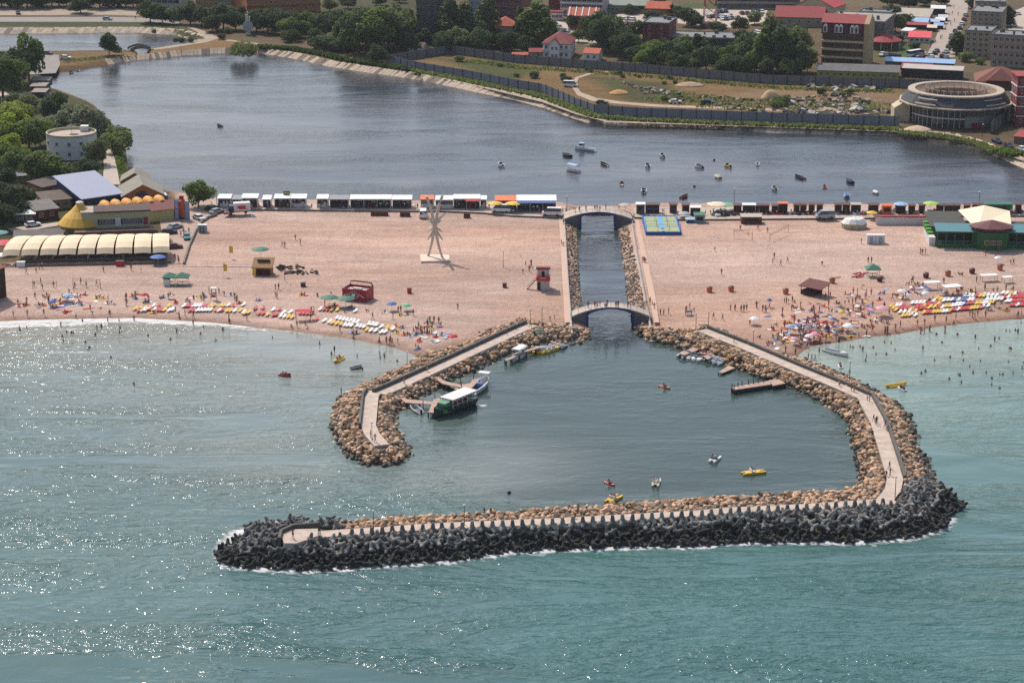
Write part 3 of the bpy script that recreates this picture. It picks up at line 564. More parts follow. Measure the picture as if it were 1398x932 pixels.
# ------------------------------------------------------------------ buildings
GLASS = mat((.03,.035,.045), .15, .1, 1, spec=.6, name='window_glass'); WFR = mat(C(215,210,200,.75), .6, .05, 1, name='window_frame'); DARK = mat((.025,.024,.024), .8, .2, 1, name='dark_interior')
REDT = mat(C(165,52,52,.75), .75, .15, 1.2, name='red_roof_sheet'); ORT = mat(C(205,98,66,.8), .8, .2, 1.2, name='orange_roof_tiles'); GREYR = mat(C(150,150,148,.6), .85, .2, .5, name='grey_roof_felt'); CREAM = mat(C(214,196,160,.75), .8, .1, .4, name='cream_plaster'); WHITE = mat(C(232,228,222,.8), .7, .06, .4, name='white_plaster'); BEIGE = mat(C(178,162,138,.7), .85, .12, .4, name='beige_plaster'); ORW = mat(C(190,122,66,.7), .85, .12, .4, name='orange_plaster'); BRICK = mat(C(128,58,52,.7), .85, .15, .6, name='dark_red_brick'); BROWN = mat(C(110,72,54,.6), .85, .2, .8, name='brown_boards'); GREYW = mat(C(120,118,116,.55), .85, .15, .4, name='grey_plaster'); DKG = mat(C(88,84,82,.5), .85, .2, .4, name='dark_grey_plaster')
WINM = {}
def winmesh(w, h, fr=None, gl=None):
    k = (round(w,2), round(h,2), fr, gl)
    if k not in WINM:
        mb = MB(); t = .09
        for a in ((0,w,0,t),(0,w,h-t,h),(0,t,t,h-t),(w-t,w,t,h-t),(w/2-.04,w/2+.04,t,h-t)): mb.box(a[0],a[1],-.07,.03,a[2],a[3],0)
        mb.add([(t,-.02,t),(w-t,-.02,t),(w-t,-.02,h-t),(t,-.02,h-t)], [(0,1,2,3)], 1)
        o = mb.build('window', [fr or WFR, gl or GLASS]); WINM[k] = o.data; bpy.data.objects.remove(o)
    return WINM[k]
def windows(t, x0, x1, y, zs, n, w, h, face='front', fr=None, cap=100):
    me = winmesh(w, h, fr); c = 0
    for z in zs:
        for i in range(n):
            if c >= cap: return
            o = bpy.data.objects.new('window', me); COL.objects.link(o); o.parent = t; c += 1
            u = x0 + (x1-x0)*(i+.5)/n
            if face == 'front': o.location = (u-w/2, y-.003, z)
            elif face == 'right': o.location = (y+.003, u-w/2, z); o.rotation_euler = (0,0,math.pi/2)
            else: o.location = (y-.003, u+w/2, z); o.rotation_euler = (0,0,-math.pi/2)
def frame_of(A, B, z=LAND):
    a, b = P(*A, z=z), P(*B, z=z); d = b-a; return a, d.length, math.atan2(d.y, d.x)
def gable(mb, x0, x1, y0, y1, z, h, ov=.4, m=0, axis_='x', th=.18):
    if axis_ == 'x':
        ym = (y0+y1)/2; a = [(y0-ov, z-ov*h/((y1-y0)/2)), (ym, z+h), (y1+ov, z-ov*h/((y1-y0)/2))]
        mb.rings([[(x, a[0][0], a[0][1]), (x, a[1][0], a[1][1]), (x, a[2][0], a[2][1]), (x, a[2][0], a[2][1]+th), (x, a[1][0], a[1][1]+th), (x, a[0][0], a[0][1]+th)] for x in (x0-ov, x1+ov)], m)
    else:
        xm = (x0+x1)/2; a = [(x0-ov, z-ov*h/((x1-x0)/2)), (xm, z+h), (x1+ov, z-ov*h/((x1-x0)/2))]
        mb.rings([[(a[0][0], y, a[0][1]), (a[1][0], y, a[1][1]), (a[2][0], y, a[2][1]), (a[2][0], y, a[2][1]+th), (a[1][0], y, a[1][1]+th), (a[0][0], y, a[0][1]+th)] for y in (y0-ov, y1+ov)], m)
def hip(mb, x0, x1, y0, y1, z, h, ov=.5, m=0):
    x0, x1, y0, y1 = x0-ov, x1+ov, y0-ov, y1+ov; w, d = x1-x0, y1-y0; i = min(w, d)/2*.98
    r = [(x0+i,y0+i),(x1-i,y0+i),(x1-i,y1-i),(x0+i,y1-i)]
    b = [(x0,y0),(x1,y0),(x1,y1),(x0,y1)]
    mb.rings([[(p[0],p[1],z-.15) for p in b], [(p[0],p[1],z) for p in b], [(p[0],p[1],z+h) for p in r]], m)
def gable_wall(mb, x0, x1, y0, y1, z, h, axis_, m=0):
    if axis_ == 'x': ym = (y0+y1)/2; mb.rings([[(x0,y0,z),(x0,ym,z+h-.03),(x0,y1,z)],[(x1,y0,z),(x1,ym,z+h-.03),(x1,y1,z)]], m)
    else: xm = (x0+x1)/2; mb.rings([[(x0,y0,z),(xm,y0,z+h-.03),(x1,y0,z)],[(x0,y1,z),(xm,y1,z+h-.03),(x1,y1,z)]], m)
def building(name, label, A, B, top, depth, wall, roof, rtype='flat', rh=2., floors=2, bays=5, win=(1.1,1.3), cat='building', bands=None, side=None, fr=None, group=None, z0=LAND, h=None, right=0, left=0, raxis='x'):
    a, L_, rz = frame_of(A, B, z0); h = h or HM((A[0]+B[0])/2, (A[1]+B[1])/2, (A[1]+B[1])/2 - top)
    t = thing(name, label, cat, a, rz, group)
    mb = MB(); mb.box(0, L_, 0, depth, -.4, h)
    if rtype == 'gable': gable_wall(mb, 0, L_, 0, depth, h-.01, rh, raxis)
    mb.build('wall', wall, t)
    if bands:
        bm_, k = bands; mb = MB(); fh = h/floors
        for i in range(1, floors): mb.box(-.06, L_+.06, -k, -.004, i*fh-.25, i*fh+.45)
        mb.build('balcony_band', bm_, t)
    mb = MB()
    if rtype == 'flat':
        mb.box(-.12, L_+.12, -.12, depth+.12, h+.003, h+.22)
        for b in ((-.12,L_+.12,-.12,.12),(-.12,L_+.12,depth-.12,depth+.12),(-.12,.12,.121,depth-.121),(L_-.12,L_+.12,.121,depth-.121)): mb.box(*b, h+.223, h+.6)
    elif rtype == 'gable': gable(mb, 0, L_, 0, depth, h, rh, .4, 0, raxis)
    elif rtype == 'hip': hip(mb, 0, L_, 0, depth, h, rh)
    ro = mb.build('roof', roof, t)
    if rtype == 'flat' and L_ > 9:
        mb = MB(); r = random.Random(int(L_*100))
        for _ in range(int(L_/6)+1):
            x, y = r.uniform(1, L_-2), r.uniform(1, max(1.2, depth-2)); mb.box(x, x+r.uniform(.6,1.6), y, y+r.uniform(.6,1.4), h+.225, h+.225+r.uniform(.6,1.6))
        mb.build('roof_vent', GREYW, ro)
    fh = h/floors
    if bays:
        windows(t, .4, L_-.4, -.001, [i*fh + fh*.5 - win[1]/2 + .15 for i in range(floors)], bays, win[0], min(win[1], fh*.6), 'front', fr)
    if right: windows(t, .5, depth-.5, L_+.001, [i*fh + fh*.5 - win[1]/2 + .15 for i in range(floors)], right, win[0], min(win[1], fh*.6), 'right', fr, 40)
    if left: windows(t, .5, depth-.5, -.001, [i*fh + fh*.5 - win[1]/2 + .15 for i in range(floors)], left, win[0], min(win[1], fh*.6), 'left', fr, 40)
    return t, L_, h
# --- far side of the lake, left to right
building('concrete_frame_building', 'unfinished pale concrete frame building behind the trees above the pond', (205,24), (246,25), -2, 12, mat(C(176,170,166,.7), .8, .1, .5), GREYR, 'flat', 0, 3, 5, (3.,2.2), fr=WFR)
building('apartment_block', 'ochre low block among trees above the stone bank', (268,27), (316,29), 1, 12, mat(C(170,128,78,.7), .85, .1, .5), GREYR, 'flat', 0, 3, 6)
building('long_block', 'long rust orange block with red roof edge, top left', (338,32), (438,27), -2, 12, ORW, REDT, 'gable', 2.2, 3, 14, bands=(mat(C(150,90,54,.7),.85,.1,.5),.5), right=3)
building('tower_block', 'dark grey balcony tower block behind the lakeside trees', (569,58), (610,60), -16, 12, DKG, GREYR, 'flat', 0, 8, 6, (1.5,1.3), bands=(GREYW,.8))
building('tall_house', 'narrow pale blue house with small windows between poplars', (640,52), (664,53), -10, 10, mat(C(190,196,206,.7), .8, .08, .5), GREYR, 'flat', 0, 6, 3, (.9,1.1))
tb = building('apartment_block', 'white and dark red striped apartment block behind the orange roof', (673,52), (712,54), -16, 12, mat(C(130,72,72,.7),.8,.1,.5), GREYR, 'flat', 0, 7, 7, (1.1,1.5))[0]
building('house', 'house with bright orange hipped roof behind the fence', (676,64), (704,64), 36, 9, BEIGE, ORT, 'hip', 3.2, 1, 3)
building('hut', 'small white hut with brown roof by the fence corner', (558,73), (577,74), 65, 6, WHITE, mat(C(120,88,76,.7),.85,.15,.8), 'gable', 1.5, 1, 1, (1.6,1.1))
def villa():
    t, L_, h = building('guesthouse', 'white three storey guesthouse with dark red tiled roof behind the fence', (741,80), (778,81), 60, 15, WHITE, mat(C(140,44,46,.75),.75,.12,1.), 'hip', 3.4, 2, 5, (1.1,1.3), right=5)
    mb = MB(); mb.box(L_*.25, L_*.62, -1.1, -.004, 0, h); gable_wall(mb, L_*.25, L_*.62, -1.1, -.004, h-.01, 2.0, 'y'); mb.build('gabled_bay', WHITE, t)
    mb = MB(); gable(mb, L_*.25, L_*.62, -1.1, 2.5, h, 2.05, .35, 0, 'y'); mb.build('roof', mat(C(140,44,46,.75),.75,.12,1.), t)
    windows(t, L_*.3, L_*.58, -1.105, [h*.12, h*.6], 2, .9, 1.3)
    mb = MB()
    for z in (h*.48,): mb.box(0, L_*.24, -.9, -.005, z, z+.9); mb.box(L_*.63, L_, -.9, -.005, z, z+.9)
    mb.build('balcony', mat(C(205,202,200,.75),.7,.1,1), t)
villa()
building('garden_shed', 'low white shed with orange roof right of the guesthouse', (797,83), (817,84), 73, 6, WHITE, ORT, 'gable', 1.4, 1, 2)
building('garden_shed', 'long low brick shed with terracotta roof left of the guesthouse', (700,80), (720,80), 75, 3, BRICK, ORT, 'gable', .6, 1, 2)
building('garden_shed', 'small shed with dark red roof against the guesthouse', (723,80), (740,80), 71, 4, BEIGE, REDT, 'gable', 1.0, 1, 2)
def stripes():
    t, L_, h = building('holiday_house', 'orange house row with red roof cut by pale stripes', (775,40), (816,41), 22, 10, ORW, ORT, 'gable', 2.6, 2, 6)
    mb = MB()
    for i in range(5):
        u = L_*(i+.05)/4.6; mb.rings([[(x,-.5,h-.35+.2),(x,5,h+2.8),(x,5,h+3.0),(x,-.5,h-.35+.45)] for x in (u, u+.5)])
    mb.build('parapet_stripe', WHITE, t)
stripes()
building('commercial_block', 'pale block with dark red panels and white bands, top centre', (765,21), (823,23), -3, 14, mat(C(196,186,186,.7),.8,.1,.5), mat(C(196,186,180,.7),.8,.1,.5), 'flat', 0, 3, 8, (2.2,1.5), bands=(WHITE,.4))
building('brick_block', 'windowless dark red building beside the pale block, top centre', (749,17), (764,18), -12, 14, BRICK, REDT, 'flat', 0, 5, 0)
building('kiosk', 'small white shop with red flat roof behind poplars', (752,28), (769,28), 18, 6, WHITE, REDT, 'flat', 0, 1, 3, (1.4,1.2))
building('market_hall', 'wide low hall with grey green roof and red back wall', (826,18), (884,19), 8, 26, mat(C(150,158,140,.7),.8,.1,.5), mat(C(150,156,142,.65),.85,.12,.3), 'gable', 1.6, 1, 9, (1.4,1.2))
building('holiday_house', 'orange house with ribbed terracotta roof behind the brick tower', (882,22), (914,23), 12, 9, ORW, ORT, 'gable', 2.4, 1, 4)
building('brick_tower', 'dark red brick block with flat grey roof behind the trees', (877,62), (912,63.5), 33, 16, BRICK, GREYR, 'flat', 0, 3, 2, (1.,2.4), right=2)
building('low_hall', 'long low hall with pale grey flat roof beside the brick block', (914,62), (1002,64), 53, 16, mat(C(84,74,84,.6),.8,.1,.5), GREYR, 'flat', 0, 1, 12, (2.2,1.4), fr=DKG)
building('school_building', 'long pale building with dark window bays, top right of centre', (978,12), (1092,13), -4, 12, mat(C(170,168,160,.7),.8,.1,.5), GREYR, 'flat', 0, 2, 14, (2.6,1.9), fr=GREYW)
building('gabled_hall', 'hall with bright red gabled roof, behind the hotel', (1085,22), (1138,26), 9, 14, CREAM, mat(C(196,72,72,.8),.75,.12,.8), 'gable', 4.2, 1, 3, raxis='y')
building('gabled_hall', 'lower hall with deep red roof left of the hotel', (1058,36), (1124,38), 24, 14, BEIGE, REDT, 'gable', 3.6, 1, 5)
def hotel():
    A, B = (1121,88), (1178,91); t, L_, h = building('hotel', 'brick and cream hotel with balcony bands and steep dark red mansard roof', A, B, 47, 11, mat(C(150,98,76,.7),.85,.12,.5), REDT, 'none', 0, 4, 10, (1.4,1.5), bands=(CREAM,.9), fr=BROWN)
    mr = mat(C(92,34,42,.75),.75,.12,1.); mb = MB(); hh = 4.2
    mb.rings([[(-.2,-1.,h),(L_+.02,-1.,h),(L_+.02,11.2,h),(-.2,11.2,h)], [(-.2,-.2,h+hh),(L_+.02,-.2,h+hh),(L_+.02,11.2,h+hh),(-.2,11.2,h+hh)]]); mb.build('mansard', mr, t)
    mb = MB(); mb.rings([[(x,-.6,h+hh-.05),(x,5.5,h+hh+2.6),(x,11.6,h+hh-.05),(x,11.6,h+hh-.3),(x,5.5,h+hh+2.3),(x,-.6,h+hh-.3)] for x in (-.5, L_+.2)]); mb.build('roof', REDT, t)
    mb = MB(); mb.box(L_+.03, L_+1.9, -1.1, 11.3, -.4, h+hh); mb.rings([[(x,-1.1,h+hh),(x,5.5,h+hh+2.9),(x,11.3,h+hh)] for x in (L_+.03, L_+1.9)]); mb.build('end_wall', mat(C(200,172,128,.72),.85,.1,.4), t)
    for u in (.08,.35,.45,.72,.82):
        x = L_*u; mb = MB(); prof = [(x-.75,0),(x-.75,2.3)] + [(x-.75*math.cos(math.pi*k/6), 2.3+.75*math.sin(math.pi*k/6)) for k in range(1,6)] + [(x+.75,2.3),(x+.75,0)]
        mb.rings([[(a, y, h+.5+b) for a, b in prof] for y in (-1.35, .2)]); d = mb.build('dormer', WHITE, t)
        mb = MB(); mb.box(x-.42, x+.42, -1.38, -1.352, h+.7, h+2.7); mb.build('pane', GLASS, d)
hotel()
building('concrete_block', 'flat grey concrete building with rooftop boxes behind the hotel', (1128,62), (1206,66), 30, 24, GREYW, mat(C(180,172,162,.65),.9,.2,.3), 'flat', 0, 3, 8, right=5)
building('concrete_annex', 'upper grey concrete storey behind the flat rooftop', (1172,44), (1214,46), 18, 8, mat(C(120,112,106,.6),.9,.15,.4), GREYR, 'flat', 0, 2, 3)
def pavilion():
    c = P(1206,66); t = thing('round_pavilion', 'round pavilion with dark red conical roof beside the hotel', 'pavilion', c)
    mb = MB(); mb.lathe([(6.2,-.3),(6.2,3.2)], 14); mb.build('wall', BROWN, t); mb = MB(); mb.lathe([(7.2,3.2),(7.3,3.4),(3.,5.2),(.1,5.8)], 14); mb.build('roof', REDT, t)
    for k in range(10):
        a = 2*math.pi*k/10; q = MB(); q.box(-.1,.1,-.1,.1,-.3,3.2); q.build('post', WHITE, t, (6.8*math.cos(a),6.8*math.sin(a),0))
pavilion()
def lowshed(name, label, A, B, top, depth, wall, roof, h2=.6, bays=8, cat='building', posts=0, group=None):
    a, L_, rz = frame_of(A, B); h = HM(*A, A[1]-top); t = thing(name, label, cat, a, rz, group)
    mb = MB(); mb.rings([[(x,0,-.3),(x,depth,-.3),(x,depth,h+h2),(x,0,h)] for x in (0, L_)]); mb.build('wall', wall, t)
    mb = MB(); mb.rings([[(x,-.6,h-.05),(x,depth+.3,h+h2+.05),(x,depth+.3,h+h2+.2),(x,-.6,h+.1)] for x in (-.3, L_+.3)]); mb.build('roof', roof, t)
    if bays: windows(t, .4, L_-.4, -.001, [h*.3], bays, min(1.3, L_/bays*.6), h*.45)
    return t, L_, h
lowshed('long_shed', 'long low yellow green shed with patched grey roof in front of the hotel', (1115,105), (1227,108.5), 96, 8, mat(C(176,174,62,.72),.8,.12,.5), mat(C(128,124,122,.55),.9,.25,.5), 1.2, 12)
lowshed('market_row', 'long market row under a pale blue roof beside the street', (1208,93), (1302,97), 83.5, 4, GREYW, mat(C(150,186,226,.8),.6,.1,.3), .8, 0)
lowshed('market_row', 'market row with dark red and cream roof sections facing the fence', (1232,105), (1313,109), 93, 5, mat(C(70,66,62,.5),.9,.2,.5), mat(C(206,192,182,.75),.8,.1,.3), .6, 0)
lowshed('market_roof', 'market row end under a plain dark red roof', (1230,103), (1270,105), 92, 4, DKG, REDT, .9, 0)
lowshed('shop_row', 'low shop with light blue and red roof left of the street', (1240,36), (1266,37), 30, 7, BEIGE, mat(C(150,186,214,.8),.6,.1,.3), .8, 3)
lowshed('shop_row', 'low shop under a dark red awning left of the street', (1238,39.5), (1268,40.5), 34, 3, DARK, REDT, .6, 0)
lowshed('shop_row', 'shop with bright red roof beside the small lawn', (1240,58), (1270,59), 51, 8, WHITE, mat(C(226,62,74,.85),.6,.08,.3), 1.2, 4)
lowshed('shop_row', 'small shop with pale flat roof left of the bright red roof', (1230,52), (1243,53), 42, 6, WHITE, WHITE, .3, 2)
lowshed('warehouse', 'wide warehouse with beige roof above the street stalls', (1220,30), (1268,32), 22, 16, BEIGE, mat(C(196,182,164,.72),.9,.1,.3), 1.2, 6)
lowshed('stall_tent', 'white roofed stall at the top end of the street', (1271,20), (1290,20.5), 12, 6, DARK, WHITE, .5, 0, cat='stall')
AW = [(1276,32,'pale blue'),(1283,30,'white'),(1281,37,'blue and white'),(1272,40,'cream'),(1287,26,'light grey')]
for px, py, cn in AW:
    lowshed('market_stall', f'{cn} awning stall in the market cluster left of the street', (px-6,py+3), (px+6,py+3.4), py-2, 4, DARK, mat({'pale blue':C(170,190,220),'white':C(230,230,232),'blue and white':C(150,175,215),'cream':C(225,205,170),'light grey':C(200,200,205)}[cn],.7,.08,.5), .5, 0, cat='stall')
building('apartment_block', 'beige apartment block with flat grey roof nearest the street, top right', (1315,78), (1351,80), 44, 14, BEIGE, GREYR, 'flat', 0, 5, 4, (1.3,1.4), left=2)
building('apartment_block', 'taller beige apartment block behind, grey roof with vents', (1324,48), (1366,50), 18, 18, mat(C(176,156,134,.7),.85,.12,.4), GREYR, 'flat', 0, 5, 5, (1.3,1.4))
building('apartment_block', 'farthest apartment block of the row with cluttered grey roof', (1330,28), (1372,29), 4, 14, BEIGE, GREYR, 'flat', 0, 4, 5)
building('apartment_block', 'long four storey beige block at the right edge', (1352,90), (1432,95), 51, 12, mat(C(184,164,144,.7),.85,.12,.4), GREYR, 'flat', 0, 4, 10, (1.4,1.4), bands=(mat(C(190,150,132,.7),.85,.1,.4),.25))
def browntent():
    t, L_, h = building('pavilion', 'wide low pavilion with brown hipped tile roof at the right', (1332,121), (1400,123), 112, 16, mat(C(120,70,54,.6),.85,.15,.6), mat(C(140,78,62,.7),.85,.15,.8), 'hip', 4.2, 1, 0)
    mb = MB(); hip(mb, 4, 13, -1, 9, h+.6, 3.6); mb.build('roof', mat(C(128,68,54,.7),.85,.15,.8), t)
browntent()
def redtower():
    a = P(1386,172); t = thing('red_building', 'tall red building with white trim cut by the right edge', 'building', a); h = HM(1386,172,66)
    mb = MB(); mb.box(0,10,0,9,-.4,h); mb.build('wall', mat(C(150,34,40,.75),.7,.1,.5), t)
    mb = MB()
    for i in range(1,5): mb.box(-.25,10.2,-.25,-.004,i*h/5-.18,i*h/5+.18); mb.box(-.25,-.004,-.25,9,i*h/5-.18,i*h/5+.18)
    mb.build('white_trim', WHITE, t); mb = MB(); mb.box(-.5,10.5,-.5,9.5,h+.003,h+.4); mb.build('roof', REDT, t)
    windows(t, .5, 9.5, -.001, [i*h/5+.9 for i in range(5)], 4, 1.1, 1.5)
    windows(t, .5, 8.5, -.001, [i*h/5+.9 for i in range(5)], 3, 1.1, 1.5, 'left')
redtower()
lowshed('red_shed', 'low shed with red roof by the cars at the right edge', (1384,196), (1412,199), 186, 6, mat(C(150,120,112,.6),.85,.15,.5), REDT, .8, 2)
# --- unfinished arena
def arena():
    c = P(1303,163.5); t = thing('arena', 'round unfinished concrete arena with slanted banner ring, open roof', 'arena', c, 0)
    R1, R2, R3, N = 15.0, 18.8, 14.8, 40; gw = mat(C(176,166,156,.7),.85,.15,.4); dg = mat(C(92,92,98,.5),.8,.2,.5); pale = mat(C(206,186,164,.72),.85,.12,.5); tan_ = mat(C(150,124,104,.6),.9,.2,.5)
    def ring(r, z, n=N, off=0): return [(r*math.cos(2*math.pi*(k+off)/n), r*math.sin(2*math.pi*(k+off)/n), z) for k in range(n)]
    mb = MB(); mb.rings([ring(R1,-.4), ring(R1,4.2), ring(R1-.05,6.4)], 0); mb.build('drum_wall', gw, t)
    mb = MB(); mb.rings([ring(R1+.15,3.6), ring(R1+.5,6.3), ring(R1-.3,6.3), ring(R1-.3,3.6)], 0, False, False); mb.build('panel_band', mat(C(120,114,114,.55),.8,.2,.6), t)
    mb = MB(); mb.rings([ring(R2-.9,6.25,14), ring(R2,6.35,14), ring(R2,6.75,14), ring(R2-.6,6.85,14)], 0, True, False); mb.build('walkway_ledge', pale, t)
    mb = MB(); mb.rings([ring(R2-.7,6.8,14,0), ring(R3+.9,9.9,14,0), ring(R3,9.9,14,0), ring(R2-1.4,6.6,14,0)], 0, False, False); mb.build('slanted_fascia', dg, t)
    mb = MB(); mb.rings([ring(R3+1.,9.9), ring(R3+.9,10.35), ring(R3-1.3,10.4), ring(R3-1.5,9.9)], 0, False, False); mb.build('rim', pale, t)
    mb = MB(); mb.rings([ring(R3-1.5,10.0), ring(R3-3.,9.3), ring(9.6,9.0), ring(9.4,6.0), ring(.1,5.9)], 0, False, False); mb.build('seating_tier', tan_, t)
    mb = MB(); mb.rings([ring(9.3,6.42), ring(.1,6.45)], 0, False, True); mb.build('arena_floor', mat(C(226,214,196,.8),.8,.08,.5), t)
    me = None
    for k in range(26):
        a = 2*math.pi*k/26
        if me is None: q = MB(); q.box(-.14,.14,-.14,.14,0,2.3); q.box(-.9,.9,-.1,.1,1.9,2.2); o = q.build('column', pale, t); me = o.data
        else: o = bpy.data.objects.new('column', me); COL.objects.link(o); o.parent = t
        o.location = (9.9*math.cos(a), 9.9*math.sin(a), 8.9); o.rotation_euler = (0,0,a+math.pi/2)
    for i, a in enumerate(np.linspace(R(200), R(268), 11)):  # glazed front bays
        q = MB(); q.box(-.75,.75,-.12,.05,.2,2.9); q.box(-.75,.75,-.12,.05,3.3,5.9); g = q.build('glazed_bay', GLASS, t, ((R1+.35)*math.cos(a), (R1+.35)*math.sin(a), 0), a+math.pi/2)
        q = MB(); q.box(-.88,-.76,-.2,.05,0,6); q.box(-.76,.88,-.2,.05,2.92,3.28); q.build('mullion', WHITE, g)
    for a0, a1 in ((R(212),R(238)), (R(292),R(322))):
        q = MB()
        for k in range(4):
            a = a0 + (a1-a0)*k/4; b = a0 + (a1-a0)*(k+1)/4
            for r0, z0, r1, z1 in ((17.85,7.5,17.6,7.75),(16.6,9.0,16.35,9.25)): q.rings([[(r*math.cos(x)*1.01, r*math.sin(x)*1.01, z) for r, z in ((r0,z0),(r1,z1),(r1-.1,z1),(r0-.1,z0))] for x in (a, b)])
        q.build('banner_frame', pale, t)
    for sx in (-1, 1):
        q = MB(); x0 = sx*15.5; q.rings([[(x0, y, -.4),(x0+sx*5.2, y, -.4),(x0+sx*5.2, y, 4.6),(x0+sx*2.6, y, 6.2),(x0, y, 5.2)] for y in (-3.2, 3.2)]); q.build('stair_wing', CREAM, t)
    q = MB(); q.obox((4.2,-15.6,.9),(2.8,.8,1.7),.25); q.build('red_door', mat(C(150,20,40,.8),.6,.1,.5), t)
arena()
# --- left settlement and restaurants
def rotunda():
    c = P(99,212); t = thing('round_house', 'white round two storey house with roof terrace by the lake', 'house', c); r, h = 7.6, 6.6
    mb = MB(); mb.lathe([(r,-.3),(r,h)], 28); mb.build('wall', WHITE, t); mb = MB(); mb.lathe([(r-.35,h+.003),(r-.35,h+.01),(.05,h+.02)], 28); mb.build('roof_terrace', PAVE, t)
    mb = MB(); mb.rings([[(q*math.cos(2*math.pi*k/28), q*math.sin(2*math.pi*k/28), z) for k in range(28)] for q, z in ((r+.02,h),(r+.02,h+.8),(r-.3,h+.8),(r-.3,h))], 0, False, False); mb.build('parapet', CREAM, t)
    mb = MB(); mb.box(2.,4.4,3.6,6.,h+.01,h+1.7); mb.build('stair_head', WHITE, t); mb = MB(); mb.lathe([(1.6,h+2.4),(.05,h+3.)], 8, 0, (0,1)); mb.tube([(0,1,h),(0,1,h+2.6)], .06); mb.build('parasol', mat(C(60,90,70,.6),.8,.1,1), t)
    for a in (R(215),R(245),R(275),R(303)):
        for z in (1.2, 4.2):
            o = bpy.data.objects.new('window', winmesh(1.0, 1.2)); COL.objects.link(o); o.parent = t; o.rotation_euler = (0,0,a+math.pi/2); o.location = ((r+.02)*math.cos(a)+.5*math.sin(a), (r+.02)*math.sin(a)-.5*math.cos(a), z)
rotunda()
lowshed('cabin', 'grey roofed cabin behind the white round house', (66,182), (90,181), 172, 7, GREYW, GREYR, .8, 3)
lowshed('cabin', 'smaller grey roofed cabin behind, under the dark tree', (70,170), (88,169), 162, 6, GREYW, mat(C(170,160,156,.65),.9,.15,.5), .6, 2)
for (A, B, top, lb) in (((42,118),(67,118),110,'boathouse with dark opening, nearest the slipway'), ((42,126),(62,126),118,'boathouse in the middle beside the reeds'), ((44,133),(62,133),126,'boathouse lowest by the dark tree')):
    t, L_, h = lowshed('boathouse', lb, A, B, top, 6, GREYW, mat(C(176,160,148,.65),.9,.15,.5), .1, 0, group='boathouses at the slipway')
    mb = MB(); mb.box(.6, L_-.6, -.05, -.006, 0, h-.3); mb.build('dark_opening', DARK, t)
def bluehall():
    a, L_, rz = frame_of((113,288),(168,280)); t = thing('blue_hall', 'large hall with wide pale blue sheet roof and blue walls', 'hall', a, rz)
    mb = MB(); mb.rings([[(x,0,-.3),(x,17,-.3),(x,17,6.4),(x,0,3.4)] for x in (.3, L_-.3)]); mb.build('wall', mat(C(40,54,104,.7),.7,.12,.5), t)
    mb = MB(); mb.rings([[(x,-.8,3.3),(x,17.6,6.55),(x,17.6,6.75),(x,-.8,3.5)] for x in (-.6, L_+.2)]); mb.build('roof', mat(C(158,164,190,.7),.5,.05,.3), t)
    mb = MB()
    for i in range(6): mb.box(.8+i*(L_-1)/6, .8+i*(L_-1)/6+1.2, -.06, -.006, .5, 2.6)
    mb.build('shop_opening', DARK, t)
bluehall()
OLW = mat(C(176,112,66,.72),.85,.12,.5,name='brown_orange_plaster'); OLR = mat(C(164,156,138,.65),.85,.12,.4,name='olive_roof_sheet')
t, L_, h = building('lake_restaurant', 'two storey restaurant with olive gabled roof and orange brown walls by the lake, upper part', (166,258), (203,257), 247, 8, OLW, OLR, 'gable', 2.2, 1, 0, raxis='y')
mb = MB(); mb.box(L_*.35, L_*.72, -.12, -.005, .9, 2.6); mb.build('blue_sign', mat(C(44,58,120,.8),.6,.1,1), t)
t, L_, h = building('lake_restaurant', 'wide front hall of the olive roofed restaurant with arched blue sign', (168,284), (224,281), 267, 13, OLW, OLR, 'gable', 3.0, 1, 9, (1.5,2.2), raxis='y')
mb = MB(); mb.rings([[(L_*.47+1.7*math.cos(math.pi*k/8), y, 3.0+1.5*math.sin(math.pi*k/8)) for k in range(9)] for y in (-.35,-.008)]); mb.build('arched_sign', mat(C(40,44,84,.8),.6,.1,1), t)
def cone_house():
    c = P(111,317); t = thing('cone_pavilion', 'round pavilion under a big yellow tent cone with pale top', 'pavilion', c)
    mb = MB(); mb.lathe([(4.2,-.3),(4.2,2.2)], 16); mb.build('wall', CREAM, t); yl = mat(C(226,176,62,.85),.7,.08,.6,name='yellow_canvas')
    mb = MB(); mb.lathe([(5.4,1.8),(5.9,2.3),(5.95,2.6),(4.2,4.5),(2.4,6.0),(1.,7.5)], 20); mb.build('tent_roof', yl, t); mb = MB(); mb.lathe([(1.,7.55),(1.05,8.1),(.6,8.35),(.05,8.4)], 14); mb.build('roof_cap', mat(C(228,214,180,.8),.7,.05,1), t)
    q = MB(); q.lathe([(.02,0),(.75,.01),(.75,.08),(.02,.09)], 12); o = q.build('round_emblem', WHITE, t, (-.8,-2.35,4.95)); o.rotation_euler = (R(45),0,R(-10))
cone_house()
